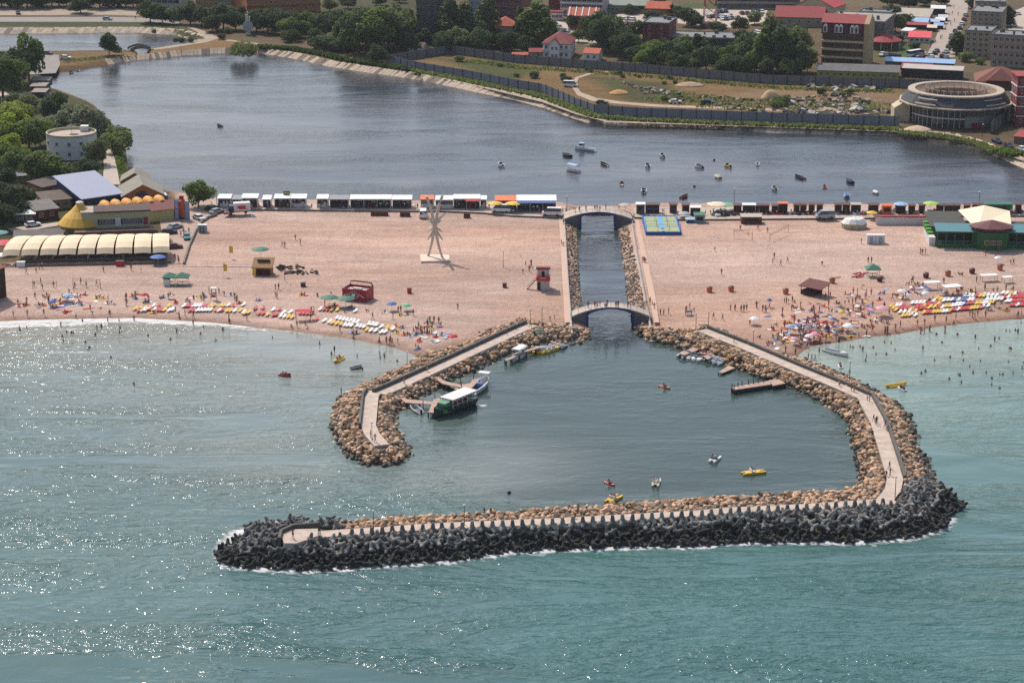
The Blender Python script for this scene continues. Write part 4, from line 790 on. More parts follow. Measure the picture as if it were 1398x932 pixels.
def cream_rest():
    a, L_, rz = frame_of((113,322),(205,318)); t = thing('restaurant', 'cream restaurant with long window band and brown flat roof edge', 'restaurant', a, rz); h = 6.0
    cw = mat(C(206,198,150,.75),.8,.1,.4); mb = MB(); mb.box(0, L_, 0, 7, -.3, h); mb.build('wall', cw, t)
    mb = MB(); mb.box(3.2, L_+.4, -.4, 7.2, h+.003, h+.35); mb.build('roof', mat(C(96,72,64,.6),.85,.15,.5), t); mb = MB(); mb.box(-.3, 3.1, -.3, 7.2, h+.003, h+.3); mb.build('roof', mat(C(196,176,164,.7),.85,.1,.5), t)
    windows(t, 4.2, L_*.48, -.001, [2.6], 5, 1.3, 1.7, fr=WFR); windows(t, L_*.58, L_-2., -.001, [2.6], 6, 1.3, 1.7, fr=WFR)
    mb = MB(); mb.box(L_*.48+.2, L_*.58-.2, -.1, -.006, 2.2, 4.5); mb.build('white_panel', WHITE, t); mb = MB(); mb.box(L_-1.6, L_-.4, -.1, -.006, 2.4, 4.4); mb.build('red_panel', REDT, t)
    mb = MB(); mb.box(-2, L_+1, -5.2, -.42, -.3, 2.0); mb.build('front_roof', mat(C(128,112,104,.55),.9,.2,.4), t); mb = MB(); mb.box(-2.1, L_+1.1, -5.6, -5.25, 1.5, 2.3); mb.build('roof_edge', mat(C(160,104,84,.65),.85,.12,.5), t)
    return t
cream_rest()
def orange_row():
    a, L_, rz = frame_of((140,305),(229,296)); t = thing('awning_hall', 'hall with a row of six orange dome awnings along its roof', 'hall', a, rz); og = mat(C(236,166,74,.85),.7,.06,.6,name='orange_canvas')
    mb = MB(); mb.box(0, L_, 0, 4.4, -.3, 4.2); mb.build('wall', CREAM, t); w = L_/6
    for i in range(6):
        mb = MB(); mb.rings([[(w*i + w/2 + (w/2-.03)*math.cos(math.pi*k/8)*f, 2.2 + 2.4*g_, 4.2 + 1.5*math.sin(math.pi*k/8)*f) for k in range(9)] for f, g_ in ((.55,-1.15),(.9,-.6),(1,0),(.9,.6),(.55,1.15))]); mb.build('dome_awning', og, t)
    mb = MB(); mb.rings([[(x,-4.6,3.0),(x,-.05,4.6),(x,-.05,4.75),(x,-4.6,3.15)] for x in (L_*.58, L_+4.2)]); mb.build('side_roof', mat(C(148,84,78,.7),.8,.12,.6), t)
    mb = MB(); mb.box(L_*.6, L_+3.9, -4.2, -.2, -.3, 2.95); mb.build('entrance_block', mat(C(206,194,130,.72),.8,.1,.4), t); mb = MB(); mb.box(L_+.6, L_+3.4, -4.26, -4.21, 0, 2.6); mb.build('garage_opening', DARK, t)
orange_row()
def beach_rest():
    a, L_, rz = frame_of((28,361),(226,357)); t = thing('beach_terrace', 'long beach terrace under nine curved cream canopies', 'terrace', a, rz); cr = mat(C(240,214,176,.9),.75,.05,.5,name='cream_canvas')
    mb = MB(); mb.box(0, L_, 0, 10.5, -.4, .45); mb.build('deck', mat(C(126,104,90,.55),.9,.15,.5), t); mb = MB(); mb.box(0, L_, 9.8, 10.4, .455, 3.4); mb.build('back_wall', mat(C(110,76,64,.55),.9,.15,.5), t)
    w = (L_+3)/9
    for i in range(9):
        x0 = -2.4 + i*w; sk_ = -1.7 + i*.3; pr_ = [(-.9,2.5),(.3,3.7),(3.,4.5),(6.5,4.85),(10.6,4.6)]
        mb = MB(); n = len(pr_); top = [[(x0 + u*(w-.18) + sk_*(1-y/10), y, z + .16*math.sin(math.pi*u) - (.35 if u > .99 else 0)*0) for u in (0,.25,.5,.75,1)] for y, z in pr_]
        bot = [[(p[0],p[1],p[2]-.08) for p in r_] for r_ in top]; mb.rings([tp + bt[::-1] for tp, bt in zip(top, bot)]); mb.build('canopy', cr, t)
    pm = None
    for i in range(12):
        for y in (.4, 9.4):
            if pm is None: q = MB(); q.box(-.08,.08,-.08,.08,.45,3.5); o = q.build('post', BROWN, t); pm = o.data
            else: o = bpy.data.objects.new('post', pm); COL.objects.link(o); o.parent = t
            o.location = (.3 + i*(L_-.6)/11, y, 0)
    r = random.Random(3); mb = MB()
    for i in range(46):
        x, y = r.uniform(1, L_-1), r.uniform(1.4, 9); mb.box(x-.4,x+.4,y-.4,y+.4,1.1,1.16); mb.box(x-.05,x+.05,y-.05,y+.05,.45,1.1)
        for s in (-.75,.75): mb.box(x+s-.2,x+s+.2,y-.2,y+.2,.45,.9); mb.box(x+s-.2,x+s+.2,y+(.16 if s>0 else -.2),y+(.2 if s>0 else -.16),.9,1.3)
    mb.build('tables_and_chairs', mat(C(120,92,74,.55),.8,.2,1), t)
    mb = MB(); mb.box(-1, L_+1.5, -2.4, -2.1, -.6, .75); mb.build('low_wall', mat(C(150,132,118,.6),.9,.2,.6), t); mb = MB(); mb.box(-1, L_+1.5, -2.05, -.05, -.4, .18); mb.build('front_walk', PATHM, t)
    mb = MB(); mb.box(.2, L_-.2, .05, .12, .5, 1.3); mb.build('balustrade', mat(C(120,108,100,.55),.8,.15,.6), t)
beach_rest()
lowshed('flat_roofed_store', 'low store with long grey and red roof behind the canopies', (20,332), (86,329), 325, 6, GREYW, mat(C(130,118,114,.55),.9,.2,.4), .4, 0)
lowshed('cottage', 'small ochre cottage under the trees at the left edge', (-6,250), (36,250), 240, 6, mat(C(160,148,100,.65),.85,.12,.5), GREYR, .6, 3)
lowshed('cottage', 'brick orange cottage row beside the dark tree', (58,271), (90,264), 256, 6, mat(C(168,104,76,.65),.85,.12,.5), mat(C(120,104,98,.55),.9,.2,.5), .7, 3)
lowshed('cottage', 'brick cottage with white flat roof next to the blue hall', (88,268), (104,273), 258, 6, mat(C(168,104,76,.65),.85,.12,.5), mat(C(206,200,194,.7),.8,.1,.5), .3, 1)
lowshed('cottage', 'small shelter with pinkish roof behind the cottages', (82,252), (110,252), 245, 5, mat(C(140,80,64,.6),.85,.12,.5), mat(C(206,180,168,.72),.85,.12,.5), .3, 2)
lowshed('cottage', 'olive green cottage with brown roof above the yellow cone', (60,288), (98,284), 275, 7, mat(C(164,152,98,.65),.85,.12,.5), mat(C(134,114,98,.55),.9,.2,.5), 1., 3)
lowshed('cottage', 'cottage with grey pitched roof and dark red fascia left of the yellow cone', (48,302), (80,298), 288, 7, mat(C(120,40,48,.6),.85,.12,.5), mat(C(150,140,134,.6),.9,.2,.5), 1., 2)
lowshed('bar_shelter', 'open bar shelter with white roof and arch at the left', (20,305), (48,304), 293, 4, DKG, WHITE, .2, 4)
lowshed('beach_hut', 'tall dark brown beach hut with orange roof edge cut by the left edge', (-14,412), (9,404), 372, 6, mat(C(76,48,36,.5),.85,.2,.6), mat(C(150,84,58,.65),.85,.15,.6), .6, 1)
mb = MB()
def gatesign():
    c = P(249,300); t = thing('gate_pylon', 'striped advertising pylon with blue and orange panels at the street end', 'sign', c); cols = [C(150,175,205),C(170,60,60),C(190,96,50),C(140,165,195)]
    for i, cc in enumerate(cols): q = MB(); q.box(-1.9+i*.95,-1.02+i*.95,-.15,.15,.2 if i in (0,3) else .8,5.6 - .5*(i%2)); q.build('panel', mat(cc,.6,.08,1), t)
    q = MB()
    for x in (-1.95, 1.95): q.tube([(x,0,-.2),(x,0,6)], .09)
    q.build('post', GREYW, t); q = MB(); q.obox((0,0,6.1),(1.2,.3,1.0)); q.build('emblem', REDT, t)
gatesign()
# --- grey panel fences round the empty plot, with posts
FEN = mat(C(130,132,140,.78),.7,.1,.3,name='grey_sheet_panel'); FEN2 = mat(C(120,118,118,.75),.75,.15,.3,name='grey_sheet_panel')
def panel_fence(label, base, h, m, step=5., posts=True, cat='fence', name='panel_fence', th=.08):
    pts = [P(a, b) for a, b in base]; o0 = pts[0]; t = thing(name, label, cat, o0); mb = MB()
    for a, b in zip(pts, pts[1:]):
        d = b-a; L_ = d.length; rz = math.atan2(d.y, d.x); c = (a+b)/2 - o0; n = max(1, int(L_/2.4)); u = d.normalized()
        for i in range(n): q = a - o0 + u*(L_*(i+.5)/n); mb.obox((q.x,q.y,h/2-.2 + .03*((i*7)%3)),(L_/n-.015,th,h), rz)
    mb.build('panel', m, t); me = None
    if posts:
        for i, (p, d) in enumerate(along(pts, step)[:100]):
            if me is None: q = MB(); q.box(-.09,.09,-.09,.09,-.2,h+.12); o = q.build('post', DKG, t); me = o.data
            else: o = bpy.data.objects.new('post', me); COL.objects.link(o); o.parent = t
            n = Vector((d.y,-d.x)) if d.x > 0 else Vector((-d.y,d.x)); o.location = p - o0 + Vector((n.x*.15, n.y*.15, 0))
    return t
panel_fence('tall blue grey sheet fence along the lake side of the empty plot', [(529,86.5),(560,95),(640,108.5),(700,120.5),(740,127),(762,135.5),(787,147),(812,156),(875,160.5),(1050,167),(1228,172.5)], 3.5, FEN)
panel_fence('tall grey fence with dark posts along the town side of the empty plot', [(529,86.5),(572,80),(615,73.5),(700,85.5),(790,93),(875,99),(960,107),(1050,114.5),(1230,120),(1345,124)], 3.4, FEN2)
panel_fence('grey fence running away from the arena towards the red building', [(1352,183),(1372,168),(1392,154)], 4.2, mat(C(140,136,128,.6),.8,.12,.4))
panel_fence('low pale concrete parapet beside the access street and beach', [(251,361),(259,336),(268,316),(276,304),(284,298.5),(296,294.5)], .9, CONC, 3, False, 'wall', 'low_wall', .4)
panel_fence('low white kerb wall on the sand right of the access street', [(250,363.5),(343,364.5)], .35, WHITE, 3, False, 'wall', 'low_wall', .25)
bw_ = panel_fence('white boundary wall with red coping left of the green beach restaurant', [(1195,306.5),(1268,307)], 2.2, WHITE, 3, False, 'wall', 'boundary_wall', .3)
a_, b_2 = P(1194,306.5), P(1269,307); q = MB(); d_ = b_2-a_; q.obox((d_.x/2,d_.y/2,2.25),(d_.length,1.5,.22),math.atan2(d_.y,d_.x)); q.build('coping', REDT, bw_, (-.5,.5,0))
# --- lattice mast
def mast():
    c = P(969,37); t = thing('lattice_mast', 'red and white lattice mast cut by the top edge', 'mast', c); h = 42
    pd = MB(); pd.box(-4,4,-4,4,-.3,1.8); pd.build('plinth', BRICK, t)
    for s, (sx, sy) in enumerate(((-1,-1),(1,-1),(1,1),(-1,1))):
        for i in range(6):
            z0, z1 = 1.8 + i*h/6, 1.8 + (i+1)*h/6; r0, r1 = 2.7-2*i/6, 2.7-2*(i+1)/6; q = MB(); q.tube([(sx*r0,sy*r0,z0),(sx*r1,sy*r1,z1)], .2, 6); q.build('leg', WHITE if i < 1 or i % 2 == 0 else mat(C(170,50,50,.8),.6,.1,1), t)
    q = MB()
    for i in range(12):
        z0, z1 = 1.8 + i*h/12, 1.8 + (i+1)*h/12; r0, r1 = 2.7-2*i/12, 2.7-2*(i+1)/12; cs = [(-1,-1),(1,-1),(1,1),(-1,1)]
        for k in range(4): a, b = cs[k], cs[(k+1)%4]; q.tube([(a[0]*r0,a[1]*r0,z0),(b[0]*r1,b[1]*r1,z1)], .09, 4); q.tube([(b[0]*r0,b[1]*r0,z0),(a[0]*r1,a[1]*r1,z1)], .09, 4)
    q.build('bracing', mat(C(176,70,66,.8),.6,.1,1), t)
mast()
def monument():
    c = P(339,48); t = thing('town_sign', 'tall white pillar sign with round emblem near the willow', 'sign', c); h = HM(339,48,28)
    q = MB(); q.box(-.9,-.5,-.3,.3,0,h); q.box(-.2,.2,-.3,.3,0,h+1); q.box(.5,.9,-.3,.3,0,h-1); q.build('pillar', WHITE, t)
    q = MB(); q.lathe([(.1,-.2),(2.2,-.15),(2.2,.15),(.1,.2)], 18); o = q.build('round_emblem', mat(C(180,184,186,.7),.6,.1,1), t, (0,-.4,h*.42)); o.rotation_euler = (math.pi/2,0,0)
monument()
# --- little road bridge over the rill between pond and lake
def rill_bridge():
    a, L_, rz = frame_of((178,70.5),(206,68.5)); t = thing('arch_bridge', 'small stone arch bridge between the pond and the lake', 'bridge', a, rz); sm = mat(C(150,138,124,.6),.9,.2,.6)
    q = MB(); N = 12; q.rings([[(L_*i/N, -.2, .1+1.1*math.sin(math.pi*i/N)-.35), (L_*i/N, -.2, .5+1.1*math.sin(math.pi*i/N)), (L_*i/N, 4, .5+1.1*math.sin(math.pi*i/N)), (L_*i/N, 4, .1+1.1*math.sin(math.pi*i/N)-.35)] for i in range(N+1)]); q.build('arch_deck', sm, t)
    for y in (-.2, 3.8): q = MB(); q.rings([[(L_*i/N, y, .5+1.1*math.sin(math.pi*i/N)), (L_*i/N, y, 1.2+1.1*math.sin(math.pi*i/N)), (L_*i/N, y+.2, 1.2+1.1*math.sin(math.pi*i/N)), (L_*i/N, y+.2, .5+1.1*math.sin(math.pi*i/N))] for i in range(N+1)]); q.build('parapet', sm, t)
    for x in (-1.2, L_+.1): q = MB(); q.box(x, x+1.1, -.1, 4, -2, .3); q.build('abutment', sm, t)
rill_bridge()
# ------------------------------------------------------------------ trees: trunk with limbs, crown of many leaf clumps
def leafmat(c, nm):
    m = mat(c, .75, .55, .9, 0, 0, .2, nm, .22); nt = m.node_tree; bs = nt.nodes['Principled BSDF']
    tr = nd(nt, 'ShaderNodeBsdfTranslucent'); mx = nd(nt, 'ShaderNodeMixShader'); mx.inputs[0].default_value = .38; sc = bs.inputs['Base Color'].links[0].from_socket
    tn = nd(nt, 'ShaderNodeVectorMath', operation='MULTIPLY'); nt.links.new(sc, tn.inputs[0]); tn.inputs[1].default_value = (1.5,1.6,.7); nt.links.new(tn.outputs[0], tr.inputs['Color'])
    nt.links.new(bs.outputs[0], mx.inputs[1]); nt.links.new(tr.outputs[0], mx.inputs[2]); nt.links.new(mx.outputs[0], nt.nodes['Material Output'].inputs['Surface']); return m
LEAF = {'green': leafmat((.11,.15,.042),'green_leaves'), 'dark': leafmat((.06,.085,.04),'dark_leaves'), 'lime': leafmat((.21,.24,.045),'lime_leaves'), 'olive': leafmat((.145,.165,.08),'olive_leaves'), 'grey': leafmat((.135,.145,.105),'grey_leaves')}
BARK = mat((.09,.065,.045), .9, .3, 2, name='bark')
def crown_mesh(kind, seed, n):
    r = np.random.RandomState(seed); lobes = []
    if kind == 'round':
        lobes = [((0,0,.56),(.38,.38,.36))] + [((.34*math.cos(a)*r.uniform(.7,1.1), .34*math.sin(a)*r.uniform(.7,1.1), r.uniform(.3,.78)), (r.uniform(.17,.28),)*2+(r.uniform(.13,.22),)) for a in np.arange(0,6.28,.78)+r.rand()] + [((r.uniform(-.15,.15),r.uniform(-.15,.15),.86),(.17,.17,.14))]
    elif kind == 'tall':
        lobes = [((r.uniform(-.05,.05),r.uniform(-.05,.05),z),(w,w,.13)) for z, w in ((.2,.13),(.35,.17),(.5,.18),(.65,.16),(.8,.13),(.92,.08))]
        lobes += [((r.uniform(-.13,.13),r.uniform(-.13,.13),r.uniform(.25,.8)),(.09,.09,.1)) for _ in range(7)]
    elif kind == 'willow':
        lobes = [((0,0,.5),(.5,.5,.34))] + [((.42*math.cos(a), .42*math.sin(a), .32),(.26,.26,.28)) for a in np.arange(0,6.28,.9)]
    else:
        lobes = [((0,0,.45),(.5,.5,.42))] + [((r.uniform(-.4,.4),r.uniform(-.4,.4),r.uniform(.3,.7)),(.25,.25,.25)) for _ in range(5)]
    vol = np.array([l[1][0]*l[1][1]*l[1][2] for l in lobes])**.7; pick = r.choice(len(lobes), n, p=vol/vol.sum())
    c = np.array([l[0] for l in lobes])[pick]; s = np.array([l[1] for l in lobes])[pick]; d = r.randn(n,3); d /= np.linalg.norm(d,axis=1)[:,None]
    rad = r.uniform(.55,1.08,n)**.6; p = c + d*s*rad[:,None]; p = p[p[:,2] > .04]; d = d[:len(p)]; n = len(p)
    nr = d + r.randn(n,3)*.55 + np.array([0,0,.35]); nr /= np.linalg.norm(nr,axis=1)[:,None]
    a = np.cross(nr, r.randn(n,3)); a /= np.linalg.norm(a,axis=1)[:,None]; b = np.cross(nr, a); sz = (r.uniform(.6,1.5,n)*(.030 if kind != 'tall' else .021))[:,None]*math.sqrt(2600/n if n > 0 else 1)
    k1, k2 = r.uniform(.6,1.2,(n,1)), r.uniform(.6,1.2,(n,1))
    v = np.stack([p-a*sz*k1-b*sz*.4, p+a*sz*.5-b*sz*k2, p+a*sz*k2+b*sz*.5, p-a*sz*.4+b*sz*k1], 1).reshape(-1,3)
    return v, np.arange(n*4).reshape(n,4)
def trunk_mb(kind, seed):
    r = random.Random(seed); mb = MB(); top = .62 if kind in ('round','willow') else .85
    mb.tube([(0,0,-.03),(.005,.004,.15),(r.uniform(-.02,.02),r.uniform(-.02,.02),.35),(r.uniform(-.03,.03),r.uniform(-.03,.03),top)], [.03,.024,.018,.006], 6)
    for k in range(6 if kind != 'bush' else 2):
        a = r.uniform(0,6.28); z = r.uniform(.2,.5); l = .28 if kind != 'tall' else .1; mb.tube([(0,0,z),(l*.5*math.cos(a),l*.5*math.sin(a),z+.1),(l*math.cos(a),l*math.sin(a),z+.24)], [.012,.008,.003], 4)
    return mb
PROTO = {}
def proto(kind, col, var):
    k = (kind, col, var)
    if k not in PROTO:
        n = {'round':3000,'tall':2600,'willow':3000,'bush':1100}[kind]
        v, f_ = crown_mesh(kind, hash((kind,var)) % 9999 if False else {'round':1,'tall':2,'willow':3,'bush':4}[kind]*100+var, n)
        t = thing({'round':'broadleaf_tree','tall':'poplar_tree','willow':'willow_tree','bush':'bush'}[kind], 'tree', 'bush' if kind == 'bush' else 'tree')
        trunk_mb(kind, var).build('trunk', BARK, t); o = np_mesh('crown', v, f_, LEAF[col]); o.parent = t; PROTO[k] = t
    return PROTO[k]
TN = [0]
def tree(px, py, hpx, kind='round', col='green', label=None, group=None, wide=1., z=LAND):
    TN[0] += 1; h = HM(px, py, hpx); pr = proto(kind, col, TN[0] % 3)
    wide *= 1.12; return dup(pr, P(px, py, z), rnd.uniform(0,6.28), label, group, (h*wide*rnd.uniform(.92,1.08), h*wide*rnd.uniform(.92,1.08), h))
TREES = [ # px, py of the foot, height px, kind, colour, width, label
 # left edge and settlement
 (18,118,52,'round','dark',1.0,'large dark tree at the left edge by the slipway'),(40,112,66,'round','green',.62,'tall leaning green tree beside the slipway, top left'),(4,135,58,'round','green',1.,'green tree cut by the left edge below the slipway'),
 (38,152,26,'bush','grey',1.1,'grey green bushes between the boathouses and the lane'),(22,148,24,'bush','grey',1.,'grey bush at the bend of the lane'),
 (75,164,38,'round','dark',1.0,'dark round tree at the lake shore above the cabins'),(100,192,50,'round','grey',1.05,'grey willow leaved tree behind the white round house'),(118,196,52,'round','grey',.9,'grey tree closest to the water behind the round house'),(133,190,30,'round','olive',1.1,'small olive tree right of the round house roof'),
 (160,196,28,'bush','olive',1.,'bush at the head of the lakeside lane'),(163,208,32,'bush','olive',1.,'olive bush on the bank beside the lakeside lane'),(132,225,36,'round','olive',.9,'olive tree in front of the round house'),(120,250,34,'round','dark',1.0,'dark tree between round house and blue hall'),(106,244,26,'bush','grey',1.,'grey bush behind the cottages'),
 (15,182,44,'round','lime',1.1,'bright lime tree by the lane at the left'),(28,172,34,'round','lime',1.2,'bright lime tree beside the parked car'),(4,205,50,'round','lime',1.,'bright green tree at the left edge, middle'),(40,205,44,'round','green',1.2,'broad green tree left of the white round house'),(55,200,36,'round','lime',1.,'yellowish green tree against the white round house'),
 (12,228,46,'round','lime',1.,'lime tree at the left edge above the cottages'),(60,252,48,'round','green',1.2,'big broad green tree above the brick cottages'),(25,240,40,'round','green',1.1,'green tree at the left above the ochre cottage'),(2,262,40,'round','dark',1.,'dark tree at the left edge beside the cottage'),
 (10,298,50,'round','dark',1.1,'big dark tree left of the cottages'),(4,312,36,'round','dark',1.,'dark tree behind the bar shelter'),(40,276,20,'bush','dark',1.1,'dark bush below the ochre cottage'),(48,238,20,'bush','green',1.1,'bush under the broad green tree'),
 (271,283,38,'round','green',1.0,'round tree standing alone at the lake end of the promenade'),
 (222,338,14,'bush','olive',1.4,'low bush at the corner of the beach canopies'),
 # strip between pond and lake
 (149,76,32,'round','dark',.75,'single dark tree on the strip between pond and lake'),(161,71,9,'bush','olive',1.,'small bush right of the single dark tree'),(333,77,26,'willow','olive',1.05,'round willow on the lake bank below the town sign'),
 (110,18,24,'round','dark',1.1,'dark round tree between the two roads, top left'),(240,58,7,'bush','dark',1.,'first small shrub at the pond edge'),(248,59,8,'bush','dark',1.,'second small shrub at the pond edge'),(210,46,6,'bush','dark',1.,'lone shrub on the pond stones'),(261,58,7,'bush','dark',1.,'shrub at the pond corner by the path'),
 (303,54,9,'bush','dark',1.1,'shrub beside the path junction'),(312,46,10,'bush','olive',1.,'shrub right of the path junction'),
]
# belts of trees behind the lake: (centre x, foot y, height, kind, colour, width)
BELT = [(205,31,30,'round','dark',1.),(222,33,26,'round','dark',1.),(238,33,24,'round','olive',1.),(260,34,30,'round','dark',1.),(275,36,28,'round','dark',1.),(290,44,24,'round','dark',1.1),(305,40,36,'round','dark',1.),(322,42,28,'round','dark',1.),(350,44,32,'round','dark',1.),(366,46,32,'round','dark',1.),(385,47,34,'round','dark',1.),(402,44,30,'round','dark',1.),(418,45,30,'round','green',1.),
 (398,57,18,'bush','dark',1.3),(413,52,24,'round','green',1.),(440,50,34,'round','dark',1.),(456,52,38,'round','dark',1.),(470,50,36,'round','olive',1.),(440,68,22,'bush','dark',1.5),(460,70,20,'bush','dark',1.6),(474,68,18,'bush','dark',1.4),
 (490,72,62,'round','dark',.9),(510,74,64,'round','green',.9),(530,70,60,'round','olive',.8),(548,68,48,'round','dark',.9),(516,88,28,'round','dark',.9),(500,60,50,'round','green',.8),(572,52,24,'round','dark',1.),(588,56,26,'round','olive',1.),(600,60,28,'round','dark',.9),
 (618,62,62,'tall','olive',1.4),(630,62,58,'tall','olive',1.5),(645,64,40,'round','dark',1.),(664,62,66,'tall','olive',1.2),(676,66,26,'round','dark',1.),(694,70,28,'round','dark',1.),(712,64,52,'tall','dark',1.1),(728,68,64,'tall','green',1.7),(738,70,58,'tall','green',1.5),(720,74,26,'round','dark',1.),
 (783,40,20,'round','dark',1.),(803,52,24,'tall','dark',2.2),(822,52,38,'round','dark',.9),(834,66,44,'round','dark',.9),(826,72,50,'round','dark',.9),(845,74,44,'round','dark',.9),(858,74,30,'round','dark',1.),(868,54,26,'round','dark',1.),(874,18,12,'round','dark',1.2),
 (888,86,32,'round','green',.9),(900,90,34,'round','green',.9),(916,92,36,'round','dark',.9),(930,86,38,'round','green',.9),(942,94,22,'round','dark',1.1),(954,82,34,'tall','dark',1.8),(964,97,36,'round','dark',.9),(978,90,28,'round','dark',1.),(995,100,26,'round','dark',1.),(1012,102,26,'round','dark',1.),(1006,84,30,'round','dark',.9),(1020,86,40,'round','green',.8),(1092,72,36,'round','olive',.8),(1030,100,34,'round','green',.8),(1040,99,60,'tall','green',1.15),(1053,96,74,'tall','olive',1.0),(1066,101,64,'tall','dark',1.2),(1080,97,52,'tall','green',1.25),(1093,100,42,'tall','olive',1.5),(1102,98,36,'round','green',.7),(1048,104,28,'round','dark',.8),(1072,105,26,'round','green',.8),(1086,104,24,'round','olive',.8),
 (928,24,16,'round','dark',1.1),(940,36,26,'round','dark',1.),(950,38,20,'round','dark',1.),(980,44,16,'bush','dark',1.2),(1010,44,22,'round','dark',1.),(1030,34,18,'round','olive',1.),(918,22,16,'round','dark',1.),
 (1222,44,26,'round','dark',1.),(1232,36,18,'bush','dark',1.2),(1226,58,10,'bush','dark',1.4),(1306,74,30,'tall','dark',2.),(1318,84,14,'bush','olive',1.4),(1338,88,10,'bush','green',1.2),(1376,36,28,'tall','dark',2.),
 (1240,12,18,'round','dark',1.6),(1262,8,14,'round','dark',1.6),(1215,10,20,'round','dark',1.4),(1285,7,14,'round','dark',1.4),(900,6,12,'round','dark',1.4),(852,4,10,'round','dark',1.6),(722,14,16,'round','green',1.2),(596,-2,14,'round','olive',1.4),(545,4,12,'round','olive',1.6),(520,8,14,'round','dark',1.5),(475,12,18,'round','dark',1.2),(450,16,18,'round','olive',1.2),
 (377,40,30,'round','dark',1.),(395,52,28,'round','green',1.),(480,64,46,'round','dark',1.),(520,66,56,'round','dark',.9),(540,60,54,'round','green',.9),(556,74,32,'round','dark',1.),(466,62,30,'round','olive',1.),(430,60,22,'round','dark',1.),(580,66,26,'tall','dark',1.8),(606,72,30,'round','dark',1.),(624,70,34,'round','olive',.9),(654,72,34,'round','dark',1.),(684,58,34,'round','dark',.9),(700,58,26,'round','green',1.),(744,66,40,'round','dark',.8),(752,62,26,'round','olive',1.),(816,60,44,'round','dark',.9),(840,60,36,'round','green',.9),(852,80,36,'round','dark',1.),(866,88,26,'round','dark',1.),(880,92,26,'round','green',1.),(908,78,26,'round','dark',1.),(924,98,26,'round','dark',1.),(952,98,24,'round','olive',1.),(986,104,24,'round','dark',1.),(1000,96,34,'round','green',1.),(1016,96,38,'round','dark',.9),(1030,88,44,'round','dark',.8),(1088,58,26,'round','dark',1.),(1076,66,30,'round','olive',.9),(960,70,20,'round','dark',1.1),(1012,60,20,'round','dark',1.1),(1060,50,22,'round','dark',1.1),(890,30,16,'round','dark',1.2),(906,36,16,'round','green',1.1),(860,20,14,'round','dark',1.2),(770,66,16,'round','dark',1.1),(790,58,18,'round','green',1.1),(1216,26,20,'round','dark',1.2),(1248,66,9,'bush','dark',1.6),(1328,12,14,'round','dark',1.4),(1352,50,16,'round','dark',1.2),(255,18,20,'round','dark',1.1),(330,30,22,'round','dark',1.1),(296,22,22,'round','olive',1.1)]
for a in TREES: tree(a[0], a[1], a[2], a[3], a[4], a[6], None, a[5])
BL_ = {('round','dark'):'dark leafy tree in the belt between the lake and the town',('round','green'):'mid green leafy tree in the belt between the lake and the town',('round','olive'):'pale olive tree in the belt between the lake and the town',('tall','olive'):'tall olive green poplar in the belt beyond the grey fence',('tall','dark'):'slim dark poplar among the town trees',('tall','green'):'tall mid green poplar among the town trees',('bush','dark'):'low dark bush at the foot of the tree belt',('bush','olive'):'low olive bush beside the town buildings',('bush','green'):'low green bush in front of the beige apartment block',('willow','olive'):'willow'}
for a in BELT: tree(a[0], a[1], a[2], a[3], a[4], BL_[(a[3],a[4])], BL_[(a[3],a[4])].split(' in ')[0].split(' behind')[0] + 's of the town side', a[5])
x = -10
while x < 195:                                           # dark wood along the top left edge
    tree(x, 10 + rnd.uniform(-2,2), rnd.uniform(22,30), 'round', 'dark' if rnd.random() < .8 else 'olive', 'dark tree of the wood above the pale track, top left corner', 'trees of the wood at the top left', 1.1); x += rnd.uniform(9,13)
# shrubs on the empty plot
for (x, y, s, c) in [(627,84,9,'green'),(683,91,5,'dark'),(729,107,10,'dark'),(705,105,6,'green'),(773,112,9,'dark'),(768,106,6,'dark'),(802,97,6,'dark'),(806,99,5,'dark'),(845,102,6,'dark'),(850,106,5,'dark'),(868,104,4,'green'),(872,106,4,'green'),(914,108,6,'green'),(907,115,5,'green'),(922,114,5,'green'),(1066,144,16,'olive'),(1060,148,12,'green'),(1122,128,9,'green'),(1160,128,8,'green'),(1150,132,7,'olive'),(1232,158,10,'dark'),(1224,156,8,'dark'),(570,104,6,'dark'),(547,94,6,'olive'),(858,163,5,'dark'),(907,138,7,'dark')]:
    tree(x, y, s, 'bush', c, f'small {dict(green="green",dark="dark green",olive="olive")[c]} shrub growing on the dry empty plot', 'shrubs on the empty plot', 1.3)
for p in PROTO.values():                                 # the models themselves are removed, only their copies stay
    for ch in list(p.children): bpy.data.objects.remove(ch)
    bpy.data.objects.remove(p)
# grass and reeds along the far bank, one mass of blades
def tufts(name, label, pxl, width, n, size, col):
    pts = [P(a, b) for a, b in pxl]; seg = along(pts, .5); v = []; r = np.random.RandomState(len(name)+n)
    for i in range(n):
        p, d = seg[r.randint(len(seg))]; q = Vector((-d.y, d.x, 0))*r.uniform(-.5,.5)*width; c = p+q; z = float(size*r.uniform(.4,1.2)); a = r.rand()*6.28; w = .35*z + .15
        u = Vector((math.cos(a), math.sin(a), 0))*w; l = Vector((r.uniform(-.3,.3), r.uniform(-.3,.3), z)); c = c - Vector((0,0,.1)); v += [c-u*.6, c+u*.6, c+u+l, c-u*.7+l*1.1]
    o = np_mesh(name, np.array([tuple(q) for q in v]), np.arange(n*4).reshape(-1,4), LEAF[col]); return tag(o, label, 'plants', kind='stuff')
tufts('scrub', 'weedy scrub between the rubble on the empty plot', [(900,131),(960,140),(1050,146),(1120,142),(1220,150)], 22, 1500, .8, 'olive'); tufts('scrub', 'dry weeds along the town side fence of the plot', [(640,84),(700,92),(860,103),(960,112),(1060,121),(1220,126)], 5, 1200, .9, 'olive')
